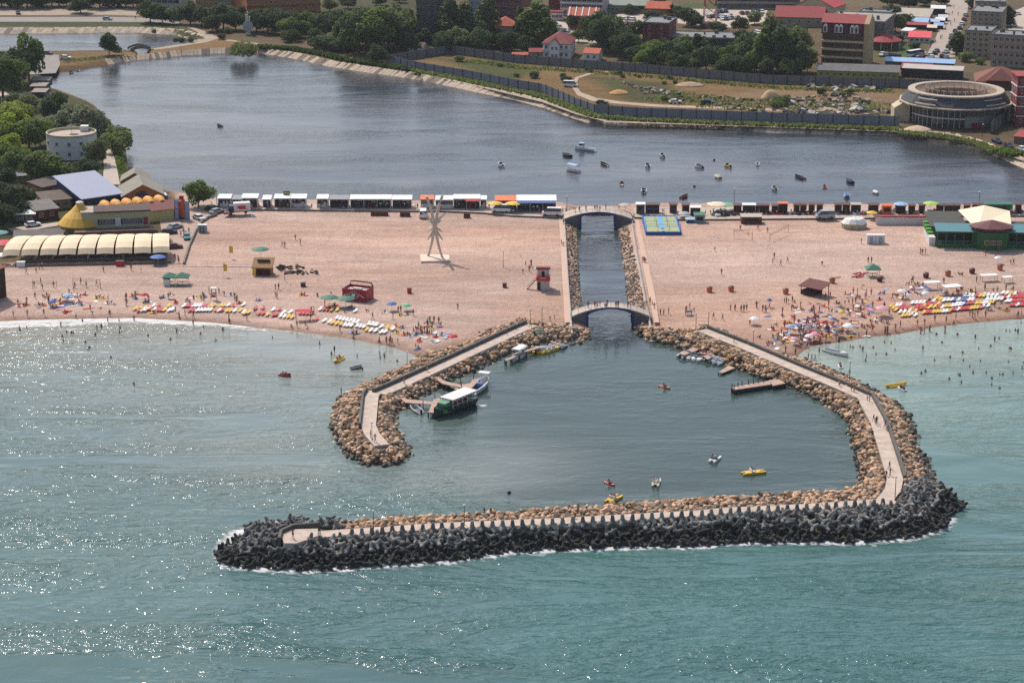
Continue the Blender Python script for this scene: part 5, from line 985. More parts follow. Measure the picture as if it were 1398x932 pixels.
tufts('bank_grass', 'rough green grass between the stone bank and the grey fence', [(532,91),(600,104),(640,112.5),(700,125),(740,133),(787,151),(812,160),(875,165),(1050,172),(1228,178)], 3.6, 5200, 1.0, 'olive')
tufts('bank_hedge', 'dark hedge strip on the far lake bank', [(352,66),(400,69),(440,76),(470,84),(520,91),(560,98)], 3.2, 2400, 1.4, 'dark')
tufts('bank_grass', 'dry green scrub below the arena', [(1228,181),(1280,186),(1320,192),(1352,204),(1378,212)], 4.5, 1600, .7, 'olive')
tufts('bank_grass', 'green scrub near the cars at the right', [(1365,207),(1388,214)], 5., 700, 1.2, 'green')
tufts('bank_grass', 'thin dry grass on the strip between pond and lake', [(85,84),(130,80),(175,76)], 8, 900, .35, 'olive')
tufts('bank_grass', 'low scrub on the lakeside bank beside the lane', [(160,205),(165,225),(171,240)], 2.5, 400, .6, 'green')
# pale stone facing on the far bank
STN = [mat(C(206,182,156,.75), .9, .2, .6, name='bank_stone'), mat(C(150,132,112,.6), .9, .25, .6, name='bank_stone')]
def stonebank(label, pxl, w, step):
    t = thing('stone_bank', label, 'embankment'); mb = MB(); pts = [P(a, b, 0) for a, b in pxl]
    for i, (p, d) in enumerate(along(pts, step)):
        n = Vector((-d.y, d.x, 0)); s = .93*step; c = p - n*.2; a = d*s*.5; k = rnd.uniform(.8,1.15); sk = d*step*.5
        q = [c-a, c+a, c+a+n*w*k+sk, c-a+n*w*k+sk]; z = [-.3,-.3,1.55,1.55]; mb.add([(p_.x,p_.y,zz) for p_, zz in zip(q, z)] + [(p_.x,p_.y,zz+.22) for p_, zz in zip(q, z)], [(3,2,1,0),(4,5,6,7),(0,1,5,4),(1,2,6,5),(2,3,7,6),(3,0,4,7)], 0 if rnd.random() < .8 else 1)
    mb.build('stone_facing', STN, t)
stonebank('ribbed pale stone facing of the far lake bank', LAKE_FAR[8:], 3.3, 1.9)
stonebank('pale stone facing of the lake bank below the path, upper left', LAKE_FAR[3:9], 3.0, 1.6)
stonebank('pale stone facing along the far side of the pond', [(-200,46),(0,46),(60,46),(130,45),(190,45),(240,48),(262,55)], 5.0, 2.2)
# ------------------------------------------------------------------ beach and promenade things
PAL = {'red': C(200,36,48,.85), 'white': C(238,236,232,.85), 'yellow': C(232,186,60,.85), 'blue': C(70,110,180,.8), 'orange': C(224,110,50,.85), 'green': C(44,118,92,.75), 'dark': C(50,44,44,.6), 'pale blue': C(160,190,220,.8), 'pink': C(226,160,170,.8), 'brown': C(100,56,42,.65), 'cream': C(232,214,178,.85), 'lime': C(170,210,70,.8), 'grey': C(150,150,152,.7), 'navy': C(40,50,84,.7), 'teal': C(90,150,150,.75), 'silver': C(176,180,186,.75), 'dark red': C(120,30,38,.75), 'light green': C(110,190,140,.8), 'purple': C(70,56,90,.7), 'beige': C(200,184,160,.75)}
def pm(c, rough=.6): return mat(PAL[c], rough, .08, 1.2, name=c.replace(' ','_')+'_paint')
WOOD = mat(C(132,82,58,.6), .85, .22, 1.4, name='stained_boards'); DWOOD = mat(C(84,44,38,.55), .85, .22, 1.4, name='dark_boards')
def Zm(ox, oy, s): return lambda u, v: (ox+u/s, oy+v/s)
def stall(label, x0, x1, base, roof, h=2.6, depth=3., front='dark', z0=2.0, awn=None, name='market_stall', group='stalls along the promenade', over=.8):
    a, L_, rz = frame_of((x0,base),(x1,base), z0); t = thing(name, label, 'stall', a, rz, group)
    mb = MB(); mb.box(0,L_,depth-.1,depth,0,h); mb.box(0,.1,.2,depth-.101,0,h); mb.box(L_-.1,L_,.2,depth-.101,0,h); mb.build('wall', WHITE if front != 'brown' else DWOOD, t)
    mb = MB(); mb.rings([[(x,-over,h-.05),(x,depth+.1,h+.35),(x,depth+.1,h+.5),(x,-over,h+.12)] for x in (-.15, L_+.15)]); mb.build('roof', pm(roof), t)
    if front == 'glazed':
        mb = MB(); mb.box(.1,L_-.1,.2,.3,0,1.0); mb.build('counter', WHITE, t); windows(t, .2, L_-.2, .19, [1.05], max(2,int(L_/1.7)), 1.4, 1.2)
    else:
        mb = MB(); mb.box(.25,L_-.25,.3,1.0,0,.95); mb.build('counter', {'dark': DKG, 'brown': WOOD, 'white': WHITE}[front], t)
        r = random.Random(int(x0*7)); n = max(2, int(L_/1.0)); mb = MB()
        for i in range(n):
            u = .3 + (L_-.7)*i/n; mb.box(u, u+r.uniform(.3,.7), .35, .9, .955, .96+r.uniform(.15,.6), r.randrange(5))
            u2 = .2 + (L_-.6)*i/n; zz = r.uniform(1.2,1.7); mb.box(u2, u2+r.uniform(.3,.8), depth-.6, depth-.3, .0, zz, r.randrange(5))
        mb.build('goods', [pm('dark'), pm('white'), pm('blue'), pm('dark red'), pm('brown')], t)
    me = None
    for i in range(max(2, int(L_/3)+1)):
        if me is None: q = MB(); q.box(-.05,.05,-.05,.05,0,h); o = q.build('post', WHITE if front != 'brown' else DWOOD, t); me = o.data
        else: o = bpy.data.objects.new('post', me); COL.objects.link(o); o.parent = t
        o.location = (.06+(L_-.12)*i/max(1,int(L_/3)), -over+.1, 0)
    if awn: mb = MB(); u0, u1, c = awn; mb.rings([[(x,-over-.9,h-.5),(x,-over+.02,h+.02),(x,-over+.02,h+.1),(x,-over-.9,h-.42)] for x in (L_*u0, L_*u1)]); mb.build('awning', pm(c), t)
    return t
for a in [('first white roofed stall from the lone tree, behind the box truck',298,315.5,283,'white',2.6,3,'white'),('low dark fronted stall behind the box truck',316.5,330,283,'grey',2.3,3,'dark'),('white roofed stall right of the box truck',331,352,283,'white',2.7,3,'dark'),('small separate white roofed stall with very dark front',359,370,283,'white',2.3,3,'dark'),
 ('white roofed stall with a green sign on its roof',375,397,283,'white',2.6,3,'dark'),('white roofed stall right of the green rooftop sign',397.6,418,283,'white',2.6,3,'white'),('short white roofed stall standing after the gap',433,448,283.5,'white',2.6,3,'white'),('grey roofed stall between two white roofs',450.5,476,283.5,'grey',2.4,3,'dark'),('longest white roofed stall with four open bays',478.5,534,284,'white',2.6,3,'dark'),
 ('white roofed open stall left of the beach ramp gap',536,562,284,'white',2.5,3,'dark'),('stall with an orange roof behind the palm sculpture',574.5,592,284,'orange',2.5,3,'glazed'),('white bus like stall with a window row',595,618.5,284.5,'white',2.5,3,'glazed')]: stall(*a)
stall('white roofed stall with a red awning on its right half', 619.5, 655, 284.5, 'white', 2.8, 3, 'dark', awn=(.45,1,'red')); stall('narrow closed white stall right of the red awning', 656, 664, 284.5, 'white', 2.6, 2.5, 'white')
stall('snack bar with orange roof edge and yellow parasols', 676, 705, 286.5, 'orange', 2.7, 4, 'dark'); stall('bar with long white roof and blue awning near the channel', 705.8, 759, 288, 'white', 3.0, 4.5, 'dark', awn=(0,1,'blue'))
mb = MB(); g_ = P(391,282,2.0); t = thing('roof_sign', 'small dark green sign board standing on the stall roof', 'sign', (g_.x, g_.y+1.4, 4.95)); mb.box(-.9,.9,-.08,.08,0,1.1); mb.build('board', pm('green'), t); mb = MB(); mb.box(-.7,.7,-.1,-.081,.4,.7); mb.build('stripe', pm('yellow'), t)
def kiosk(label, x0, x1, base, h, col, z0=2.0, depth=1.6, roof='brown', name='kiosk', grp='kiosks on the right promenade', ov=.25):
    a, L_, rz = frame_of((x0,base),(x1,base), z0); t = thing(name, label, 'kiosk', a, rz, grp); c = col if not isinstance(col, str) else pm(col)
    mb = MB(); mb.box(0,L_,0,depth,0,h); mb.build('wall', c, t)
    mb = MB(); mb.rings([[(x,-ov,h+.004),(x,depth+ov,h+.2),(x,depth+ov,h+.3),(x,-ov,h+.1)] for x in (-ov, L_+ov)]); mb.build('roof', pm(roof), t)
    mb = MB(); mb.box(L_*.15,L_*.85,-.05,-.004,h*.42,h*.82); mb.build('shutter', DARK, t); mb = MB(); mb.box(L_*.1,L_*.9,-.3,-.004,h*.36,h*.40); mb.build('shelf', WOOD, t); return t
kiosk('grey hut with flat white roof right of the arched bridge', 869, 880, 292, 2.6, GREYW, roof='white'); kiosk('dark brown thatched kiosk behind the trampolines', 881.5, 900, 291, 2.3, DWOOD, roof='brown')
kiosk('reddish brown board kiosk right of the trampolines', 914.5, 924, 291, 2.3, WOOD); kiosk('reddish brown board kiosk beside the white roofed bar', 931.5, 941, 292, 2.4, WOOD); kiosk('small bar with flat white roof and orange trim', 943, 956, 295, 2.3, DWOOD, roof='white')
kiosk('pale blue hut with green pitched roof on the sand', 948.5, 962, 304.5, 2.1, mat(C(160,176,180,.7),.8,.1,.6), LAND, 2.4, 'green'); kiosk('low pale blue counter left of the green roofed hut', 937, 948, 304.5, .9, 'teal', LAND, 1.6, 'pale blue')
RK = [('dark kiosk left of the cafe tables',1002,1012,2.2,'brown'),('dark kiosk with white boxes on its roof',1014.5,1031,2.3,'white'),('brown kiosk in the shade behind the board shelter',1032,1050,2.2,'brown'),('low brown kiosk left of the orange roof',1054,1062,2.1,'brown'),('kiosk with an orange roof edge',1063,1075,2.7,'orange'),('first tall plain board kiosk left of the grey van',1084,1091.5,2.4,'brown'),('second tall plain board kiosk left of the grey van',1093,1101,2.4,'brown'),('third tall board kiosk behind the grey van bonnet',1104.5,1112,2.4,'brown'),('tall board kiosk behind the grey van roof',1115.5,1123,2.4,'brown'),('dark kiosk just right of the grey van',1140,1149,2.4,'brown'),('narrow red brown kiosk behind the white tent',1151,1160,2.4,'brown'),('wide kiosk with pale roof behind the white tent',1162.5,1175,2.4,'beige'),('dark kiosk left of the orange box',1186,1199,2.3,'brown'),('kiosk under the pale blue parasol',1223,1236,2.1,'brown'),('small kiosk between blue and lime parasols',1241,1249,2.1,'brown'),('kiosk left of the lime parasol',1255,1262.5,2.2,'brown'),('kiosk behind the green restaurant wall, first',1279,1288,2.2,'brown'),('wide kiosk with arched opening behind the green restaurant',1290,1302,2.2,'brown'),('narrow kiosk behind the green restaurant',1303.5,1310.5,2.2,'brown'),('dark red kiosk left of the long green one',1316.5,1324,2.2,'dark red'),('kiosk joined to the long green one',1328,1343,2.4,'brown'),('long dark green kiosk behind the cream roof',1344,1382,2.5,'green'),('last kiosk by the right edge',1387,1394,2.4,'brown')]
for lb, x0, x1, h, rf in RK: kiosk(lb, x0, x1, 291.5, h, pm('green') if 'dark green' in lb else WOOD if 'tall' in lb else DWOOD, 2.0, 1.5, rf)
kiosk('bright orange box kiosk on the right promenade', 1204.5, 1217, 293, 2.4, 'orange', roof='orange')
t = kiosk('long low wooden board shelter with plank roof on the sand', 1012, 1040, 306, 1.9, WOOD, LAND, 3.2, 'beige', 'shelter', None, .1)
def parasol(label, px, py, r=1.6, h=2.3, col='white', z=None, grp=None, tilt=0):
    r = r*(.66 if px > 1000 else .85) if (z is None and py > 352) else r; p = G(px, py) if z is None else P(px, py, z); k = ('par', round(r,1), round(h,1), col)
    if k not in PR2:
        t = thing('parasol', label, 'parasol', p); q = MB(); q.tube([(0,0,-.1),(0,0,h+.1)], .035, 5); q.build('pole', WHITE, t)
        q = MB(); n = 8; q.rings([[(rr*math.cos(2*math.pi*i/n), rr*math.sin(2*math.pi*i/n), z_) for i in range(n)] for rr, z_ in ((r,h-.42),(r,h-.34),(r*.55,h-.02),(.04,h+.12))], 0, False); q.build('canopy', pm(col,.7), t); PR2[k] = t; tag(t, group=grp); t.rotation_euler = (tilt,0,rnd.random()); return t
    o = dup(PR2[k], p, rnd.random(), label, grp); o.rotation_euler[0] = tilt; return o
PR2 = {}
for lb, x, y, r, h, c, z in [('big pale cream parasol over the cafe tables',978,291,2.9,2.9,'cream',2.),('light green parasol over the cafe tables',991,291,2.,2.7,'light green',2.),('grey pyramid parasol left of the green roofed hut',934,299,1.8,1.9,'silver',LAND),('pale blue parasol on the right promenade',1229,291,2.1,2.9,'pale blue',2.),('lime green parasol on the right promenade',1270,290,2.2,2.9,'lime',2.),('yellow parasol at the end of the white wall',1190,300,1.6,2.3,'yellow',LAND),('thatched beige parasol right of the farther bridge',853,291,1.9,2.6,'beige',2.),
 ('yellow parasol at the left end of the snack bar',676,289,2.1,2.7,'yellow',2.),('yellow parasol at the right end of the snack bar',701,289,2.3,2.7,'yellow',2.),('big green parasol above the wooden bar, left beach',356,352,2.3,2.6,'green',None),('dark green parasol nearer the sunbeds beside the red kiosk',450,418,2.6,2.5,'green',None),('second dark green parasol overlapping the red kiosk',472,419,2.6,2.4,'green',None),('blue parasol left of the small green one',535,424,1.5,2.,'blue',None),('small bright green parasol, left beach',555,424,1.4,1.6,'light green',None),('red parasol on the sand by the breakwater root',618,471,1.5,2.4,'red',None),('bright blue parasol at the right end of the beach canopies',216,361,2.4,2.3,'blue',None),
 ('red parasol at the left edge by the canopies',6,346,3.2,3.2,'red',None),('white parasol at the left edge below the red one',2,360,2.2,2.6,'white',None),('teal parasol at the very left edge',0,329,2.4,2.6,'teal',None),('green pyramid parasol on the rubble near the pedal boats, left',735,462,1.4,2.0,'green',None),('small white parasol on the rubble left of the green one',721,465,1.6,1.9,'white',None),('big pink and white parasol in the crowd, right beach',1204,431,2.6,2.2,'pink',None),('white parasol in the crowd above the pink one',1231,407,1.8,2.1,'white',None),('white parasol between the pink one and the sunbeds',1263,410,1.5,2.1,'white',None),('white parasol low on the right beach near the sailboat',1157,452,2.,1.6,'white',None),('red parasol in the middle of the crowd',1124,448,1.2,1.7,'red',None),('blue parasol in the crowd above the sailboat',1146,459,1.6,1.5,'navy',None),('pale blue parasol amid the crowd, lower left',1079,455,1.6,2.,'pale blue',None),('pink parasol low in the crowd by the walkway',1085,470,1.6,1.6,'pink',None),('pink and white parasol near the bow of the sailboat',1112,464,1.7,1.7,'pink',None),('white parasol behind the sailboat',1104,466,1.5,1.6,'white',None),('yellow parasol in the crowd',1149,433,1.4,1.6,'yellow',None),('small blue parasol high on the right beach',1050,419,1.0,2.0,'blue',None),('white parasol beside the lone couple left of the crowd',1029,443,1.9,1.7,'white',None),('pale blue parasol in the left crowd below the canopies',93,411,1.6,1.8,'pale blue',None),('blue parasol in the left crowd beside the pale blue one',72,418,1.2,1.5,'blue',None),('white parasol right of the wooden bins',1362,360,1.6,1.8,'white',None),('red parasol among the left sunbeds',197,411,1.2,1.9,'red',None)]:
    parasol(lb, x, y, r, h, c, z)
# --- green restaurant, tents, boxes on the right
def green_rest():
    a, L_, rz = frame_of((1278,338),(1412,340)); t = thing('beach_restaurant', 'green beach restaurant with cream roof, teal eaves and a brown octagon tower', 'restaurant', a, rz); gm = mat(C(52,112,60,.7),.75,.12,.5,name='green_paint'); tl = mat(C(84,140,146,.75),.6,.08,.4,name='teal_sheet')
    mb = MB(); mb.box(0,L_,0,.4,-.3,1.1); mb.box(0,L_,0,.4,3.9,4.25); mb.build('front_wall', gm, t); mb = MB(); mb.box(.2,L_-.2,4.,16,-.3,3.4); mb.build('wall', DKG, t)
    mb = MB(); mb.rings([[(x,-.6,4.3),(x,5.,5.2),(x,5.,5.35),(x,-.6,4.45)] for x in (-.3,L_+.3)]); mb.build('teal_eave', tl, t)
    mb = MB(); mb.rings([[(x,5.05,4.2),(x,21,4.6),(x,21,4.75),(x,5.05,4.35)] for x in (-1.,L_*.34)]); mb.build('dark_roof', mat(C(92,92,84,.55),.9,.12,.4), t)
    mb = MB(); x0, x1 = L_*.30, L_*.84; mb.rings([[(x0+2.2,3.8,5.),(x0,17,6.0),(x0+5,22,5.2)],[((x0+x1)/2-3,3.8,5.6),((x0+x1)/2,17,7.4),((x0+x1)/2,23.5,5.6)],[(x1-1.5,3.8,5.),(x1,17,6.0),(x1-5,22,5.2)]], 0, False, False, False); mb.rings([[(x0+2.2,3.8,4.9),(x0,17,5.9),(x0+5,22,5.1)],[((x0+x1)/2-3,3.8,5.5),((x0+x1)/2,17,7.3),((x0+x1)/2,23.5,5.5)],[(x1-1.5,3.8,4.9),(x1,17,5.9),(x1-5,22,5.1)]], 0, False, False, False); mb.build('cream_roof', mat(C(246,226,190,.9),.7,.05,.4,name='cream_canvas2'), t)
    cx = L_*.56; q = MB(); n = 10; rg = lambda r, z: [(cx+r*math.cos(2*math.pi*k/n), 1.2+r*math.sin(2*math.pi*k/n)*.8, z) for k in range(n)]; q.rings([rg(4.6,-.3), rg(4.6,4.6)]); tw = q.build('octagon_wall', gm, t); q = MB(); q.rings([rg(5.6,5.4), rg(5.6,5.7), rg(.3,7.2)]); q.build('octagon_roof', mat(C(118,58,62,.7),.75,.1,.6), t); q = MB(); q.rings([rg(5.,4.6), rg(5.,5.4)]); q.build('dark_band', DARK, t)
    windows(tw, cx-2.3, cx+2.3, -2.72, [1.5], 3, 1.2, 1.3, fr=CREAM); 
    mb = MB(); mb.box(.4,L_-.4,1.2,1.4,1.1,1.6); mb.build('balustrade', mat(C(110,130,140,.6),.7,.1,.5), t); me = None
    for i in range(12):
        if me is None: q = MB(); q.box(-.12,.12,.05,.3,1.1,3.9); o = q.build('post', gm, t); me = o.data
        else: o = bpy.data.objects.new('post', me); COL.objects.link(o); o.parent = t
        o.location = (.2+(L_-.4)*i/11,0,0)
    mb = MB(); mb.box(-1.6,-.01,2,14,-.3,2.2); mb.build('side_wall', WHITE, t); mb = MB()
    for i in range(4): mb.box(-1.75,.1,13-i*2.6,14.6-i*2.6,2.21,3.6-.3*i)
    mb.build('stepped_gable', mat(C(96,170,60,.75),.7,.1,.5), t)
green_rest()
def white_tent():
    c = G(1166,311); t = thing('tent', 'white canvas tent with rounded roof and open sides on the sand', 'tent', c); q = MB(); n = 12
    q.rings([[(r*1.25*math.cos(2*math.pi*k/n), r*math.sin(2*math.pi*k/n), z+.12*math.sin(k*2.4)) for k in range(n)] for r, z in ((2.9,1.5),(2.8,1.6),(2.,2.6),(1.,2.95),(.1,3.05))], 0, False); q.build('canopy', mat(C(244,240,226,.9),.8,.05,.5,name='white_canvas'), t)
    q = MB(); q.rings([[(r*1.25*math.cos(2*math.pi*k/n), r*math.sin(2*math.pi*k/n), z) for k in range(n)] for r, z in ((2.6,-.1),(2.75,1.5))]); q.build('side_wall', mat(C(196,182,150,.7),.85,.3,.7), t); 
white_tent()
for i, (x0, x1, lb) in enumerate(((1183.5,1195.3,'left one of two joined white cabins on the sand'),(1195.6,1208,'right one of two joined white cabins on the sand'))):
    a, L_, rz = frame_of((x0,333),(x1,333)); t = thing('beach_cabin', lb, 'cabin', a, rz, 'white beach cabins'); mb = MB(); mb.box(0,L_-.03,0,1.6,0,2.2); mb.build('wall', WHITE, t); mb = MB(); mb.box(-.04,L_+.01,-.1,1.7,2.203,2.35); mb.build('roof', WHITE, t); mb = MB(); mb.box(L_*.3,L_*.7,-.05,-.004,.1,1.9); mb.build('door', pm('silver'), t)
def pav4(label, x0, x1, base, h, roofc, depth=2.6, name='pavilion', cat='pavilion', hang=None):
    p = [G(x0, base), G(x1, base)]; a, d = p[0], p[1]-p[0]; L_ = d.length; t = thing(name, label, cat, a, math.atan2(d.y, d.x))
    for x in (.1, L_-.1):
        for y in (.1, depth-.1): q = MB(); q.box(x-.06,x+.06,y-.06,y+.06,-.1,h); q.build('post', WHITE, t)
    q = MB(); q.rings([[(-.3,-.3,h-.1),(L_+.3,-.3,h-.1),(L_+.3,depth+.3,h-.1),(-.3,depth+.3,h-.1)],[(-.3,-.3,h+.05),(L_+.3,-.3,h+.05),(L_+.3,depth+.3,h+.05),(-.3,depth+.3,h+.05)],[(L_/2-.1,depth/2-.1,h+1.0),(L_/2+.1,depth/2-.1,h+1.0),(L_/2+.1,depth/2+.1,h+1.0),(L_/2-.1,depth/2+.1,h+1.0)]]); q.build('roof', pm(roofc,.7), t)
    q = MB(); q.box(.5,L_-.5,depth*.4,depth*.6,.65,.72); q.box(L_/2-.05,L_/2+.05,depth*.5-.05,depth*.5+.05,-.05,.65); q.build('table', WOOD, t); return t
t = pav4('left of two green canopies with a white fridge box, left beach', 223, 238.5, 390, 2.0, 'green'); q = MB(); q.box(.1,1.6,-.25,.9,0,1.6); q.build('fridge', WHITE, t)
pav4('right of two green canopies on the left beach', 239.5, 256, 390, 2.0, 'green')
pav4('green roofed pavilion beside the red plastic boats, right beach', 1184, 1201, 379, 2.0, 'green', 3.)
def wood_bar():
    p0, p1 = G(347,376), G(370,376.5); d = p1-p0; L_ = d.length; t = thing('beach_bar', 'small wooden beach bar with tilted plank roof, left beach', 'bar', p0, math.atan2(d.y, d.x)); tw = mat(C(176,132,86,.7),.85,.2,1.2)
    mb = MB(); mb.rings([[(x,-.6,1.9),(x,3.2,3.6),(x,3.2,3.8),(x,-.6,2.15)] for x in (-.5,L_+.5)]); mb.build('roof', tw, t); mb = MB(); mb.box(.6,L_-.6,1.4,2.2,3.2,3.65); mb.build('dark_sign', DWOOD, t)
    mb = MB(); mb.box(0,.2,0,3,-.1,1.9); mb.box(L_-.2,L_,0,3,-.1,1.9); mb.box(.2,L_-.2,2.8,3,-.1,1.9); mb.build('wall', tw, t); mb = MB(); mb.box(.3,L_-.3,.3,.8,0,1.); mb.build('counter', DWOOD, t); mb = MB(); mb.box(.8,1.2,.9,1.2,0,1.6); mb.box(2,2.5,1,1.3,0,1.5); mb.build('fridge', GREYW, t)
    mb = MB(); mb.box(-.25,.6,-.75,-.62,.1,2.0); mb.build('yellow_banner', pm('yellow'), t)
wood_bar()
def brown_bar():
    p0, p1 = G(1093,401), G(1111,405); d = p1-p0; L_ = d.length; t = thing('beach_bar', 'open dark wooden beach bar with sloping red brown roof, right beach', 'bar', p0, math.atan2(d.y, d.x))
    mb = MB(); mb.rings([[(x,-.5,2.0),(x,4.,2.9),(x,4.,3.05),(x,-.5,2.15)] for x in (-.4,L_+2.2)]); mb.build('roof', mat(C(116,58,50,.7),.8,.12,.8), t)
    mb = MB(); mb.box(0,L_,0,.15,-.2,1.0); mb.box(0,.15,.151,3.4,-.2,1.0); mb.box(0,L_,3.3,3.45,-.2,2.2); mb.build('board_wall', DWOOD, t); me = None
    for x in (.05, L_*.5, L_-.1, L_+1.8):
        for y in (.05, 3.4): q = MB(); q.box(x-.07,x+.07,y-.07,y+.07,-.2,2.1+.2*y); q.build('post', DWOOD, t)
    mb = MB(); mb.box(.8,L_-.8,1.6,2.4,0,1.4); mb.build('counter', pm('navy'), t)
brown_bar()
def red_kiosk():
    p0, p1 = G(467.5,409.5), G(500,413); d = p1-p0; L_ = d.length; t = thing('drinks_kiosk', 'open topped red drinks kiosk with round white emblem, left beach', 'kiosk', p0, math.atan2(d.y, d.x)); h = 2.9; rm = mat(C(160,22,44,.85),.45,.06,.5,name='glossy_red'); D_ = 4.2
    mb = MB(); mb.box(0,L_,0,.12,.0,h); mb.box(0,.12,.121,D_,0,h); mb.box(L_-.12,L_,.121,D_,0,h); mb.box(.121,L_-.121,D_-.12,D_,0,h); mb.build('wall', rm, t)
    mb = MB(); mb.box(.13,L_-.13,.13,D_-.13,2.2,2.35); mb.build('roof_deck', mat(C(214,186,178,.75),.8,.1,.6), t); mb = MB(); mb.box(L_*.35,L_*.7,D_*.3,D_*.5,2.36,2.9); mb.build('roof_box', WHITE, t)
    mb = MB(); mb.tube([(.2,D_-.1,h),(.3,D_-.1,h+.7),(1.2,D_-.1,h+.9),(L_-.6,D_-.1,h+.8),(L_-.1,D_-.1,h)], .16, 6); mb.build('awning_roll', pm('dark red'), t)
    def disc(nm, r, y, m, sx=1.25): q = MB(); q.rings([[(L_*.47+r*sx*math.cos(2*math.pi*k/20), yy, h*.5+r*math.sin(2*math.pi*k/20)) for k in range(20)] for yy in (y, -.003)]); return q.build(nm, m, t)
    disc('emblem_ring', .86, -.02, pm('white')); disc('emblem_field', .74, -.035, pm('dark')); disc('emblem_heart', .42, -.05, pm('white'))
    q = MB()
    for s in (-1, 1):
        for o_ in (0,.35): q.tube([(L_*.47+s*(1.2+.3*k), -.02, h*.5+.55*math.sin(k*.8+o_*4)*(.6)+o_*.6-.2) for k in range(6)], .05, 4)
    q.build('white_swirl', pm('white'), t)
red_kiosk()
def guard_tower():
    a = G(733,395.5); L_ = 3.0; t = thing('lifeguard_tower', 'red and white two level lifeguard tower with side stair, left of the channel', 'tower', a, R(-2)); wm = mat(C(226,206,196,.78),.7,.08,.6)
    mb = MB(); mb.box(0,L_,0,2.8,-.1,2.4); mb.build('lower_cabin', wm, t); mb = MB(); mb.box(.12,.85,-.05,-.004,.0,1.9); mb.build('door', DARK, t)
    mb = MB(); mb.box(-.15,L_+.15,-.9,-.8,2.45,3.5); mb.box(-.15,-.05,-.799,2.9,2.45,3.5); mb.box(L_+.05,L_+.15,-.799,2.9,2.45,3.5); mb.box(-.15,L_+.15,-.9,2.9,2.41,2.449); mb.build('red_balcony', pm('red'), t); mb = MB()
    for i in range(6): mb.box(.8+i*.24,.95+i*.24,-.93,-.903,2.95,3.2)
    mb.build('white_lettering', WHITE, t)
    mb = MB(); mb.box(.1,L_-.1,.2,2.7,2.452,4.9); mb.build('upper_cabin', wm, t); mb = MB(); mb.box(1.1,1.8,.15,.196,2.5,4.5); mb.build('door', DARK, t)
    mb = MB(); mb.rings([[(x,-1.0,5.3),(x,3.0,4.9),(x,3.0,5.1),(x,-1.0,5.75)] for x in (-.2,L_+.2)]); mb.build('roof', mat(C(150,62,60,.75),.75,.1,.8), t)
    mb = MB(); mb.obox((-1.3,.5,1.2),(3.2,.8,.12),0,0,0,R(-48)); mb.obox((-1.3,.1,1.9),(3.2,.06,.06),0,0,0,R(-48)); mb.build('stair', DWOOD, t)
    parasol('small white and blue parasol on the balcony of the lifeguard tower', 733.5, 386, .9, 3.9, 'pale blue', LAND)
guard_tower()
def guard_chair():
    a = G(292,409); t = thing('lifeguard_chair', 'tall lifeguard chair with white roof near the left sunbeds', 'chair', a)
    for x, y in ((-.5,-.5),(.5,-.5),(.5,.5),(-.5,.5)): q = MB(); q.tube([(x*1.4,y*1.4,-.1),(x*.9,y*.9,2.9)], .05, 5); q.build('leg', DKG, t)
    q = MB(); q.box(-.55,.55,-.5,.5,1.5,1.6); q.build('seat', DKG, t); q = MB(); q.box(-.7,.7,-.7,.7,2.8,2.95); q.build('roof', WHITE, t); q = MB(); q.box(-.5,.5,-.55,-.5,.7,1.3); q.build('ring_board', pm('red'), t)
guard_chair()
# --- palm like steel sculpture
def sculpture():
    c = G(594,352.5); t = thing('sculpture', 'tall pale concrete sculpture of curved blades on a white slab, left beach', 'sculpture', c); sm = mat(C(206,194,176,.9),.75,.1,.6,name='pale_concrete')
    q = MB(); q.prism([(P(x,y,LAND+.5)-c).to_tuple()[:2] for x, y in [(573.5,347),(612.5,347.5),(615,355.5),(574.5,356.5)]], -.2, .5); q.build('base_slab', mat(C(232,206,186,.85),.8,.08,.5), t)
    H_ = 15.6
    for s in (-1, 1):
        pts = [(s*(1.55 if z < .5 else 1.75)*abs(2*z-1)**1.7 + s*.24, -.9*s*(.5-z), .45+H_*z) for z in np.linspace(0,1,15)]; w = [.30+.08*math.sin(3*z) + .05*z for z in np.linspace(0,1,15)]
        q = MB(); q.tube(pts, w, 6); q.build('curved_stem', sm, t)
    r = random.Random(5)
    for s in (-1, 1):
        for i, (dx, dz, z0, bow) in enumerate([(2.9,2.9,9.0,.3),(1.5,.9,8.7,.2),(1.6,-.9,7.8,.2),(1.8,-3.0,7.6,-.3)]):
            y = (.5 if i % 2 else -.4); q = MB(); q.tube([(s*(.25+dx*u), y*u, z0+dz*u+bow*math.sin(math.pi*u)) for u in np.linspace(0,1,7)], [.26,.3,.3,.28,.24,.18,.1], 5); q.build('blade', sm, t)
sculpture()
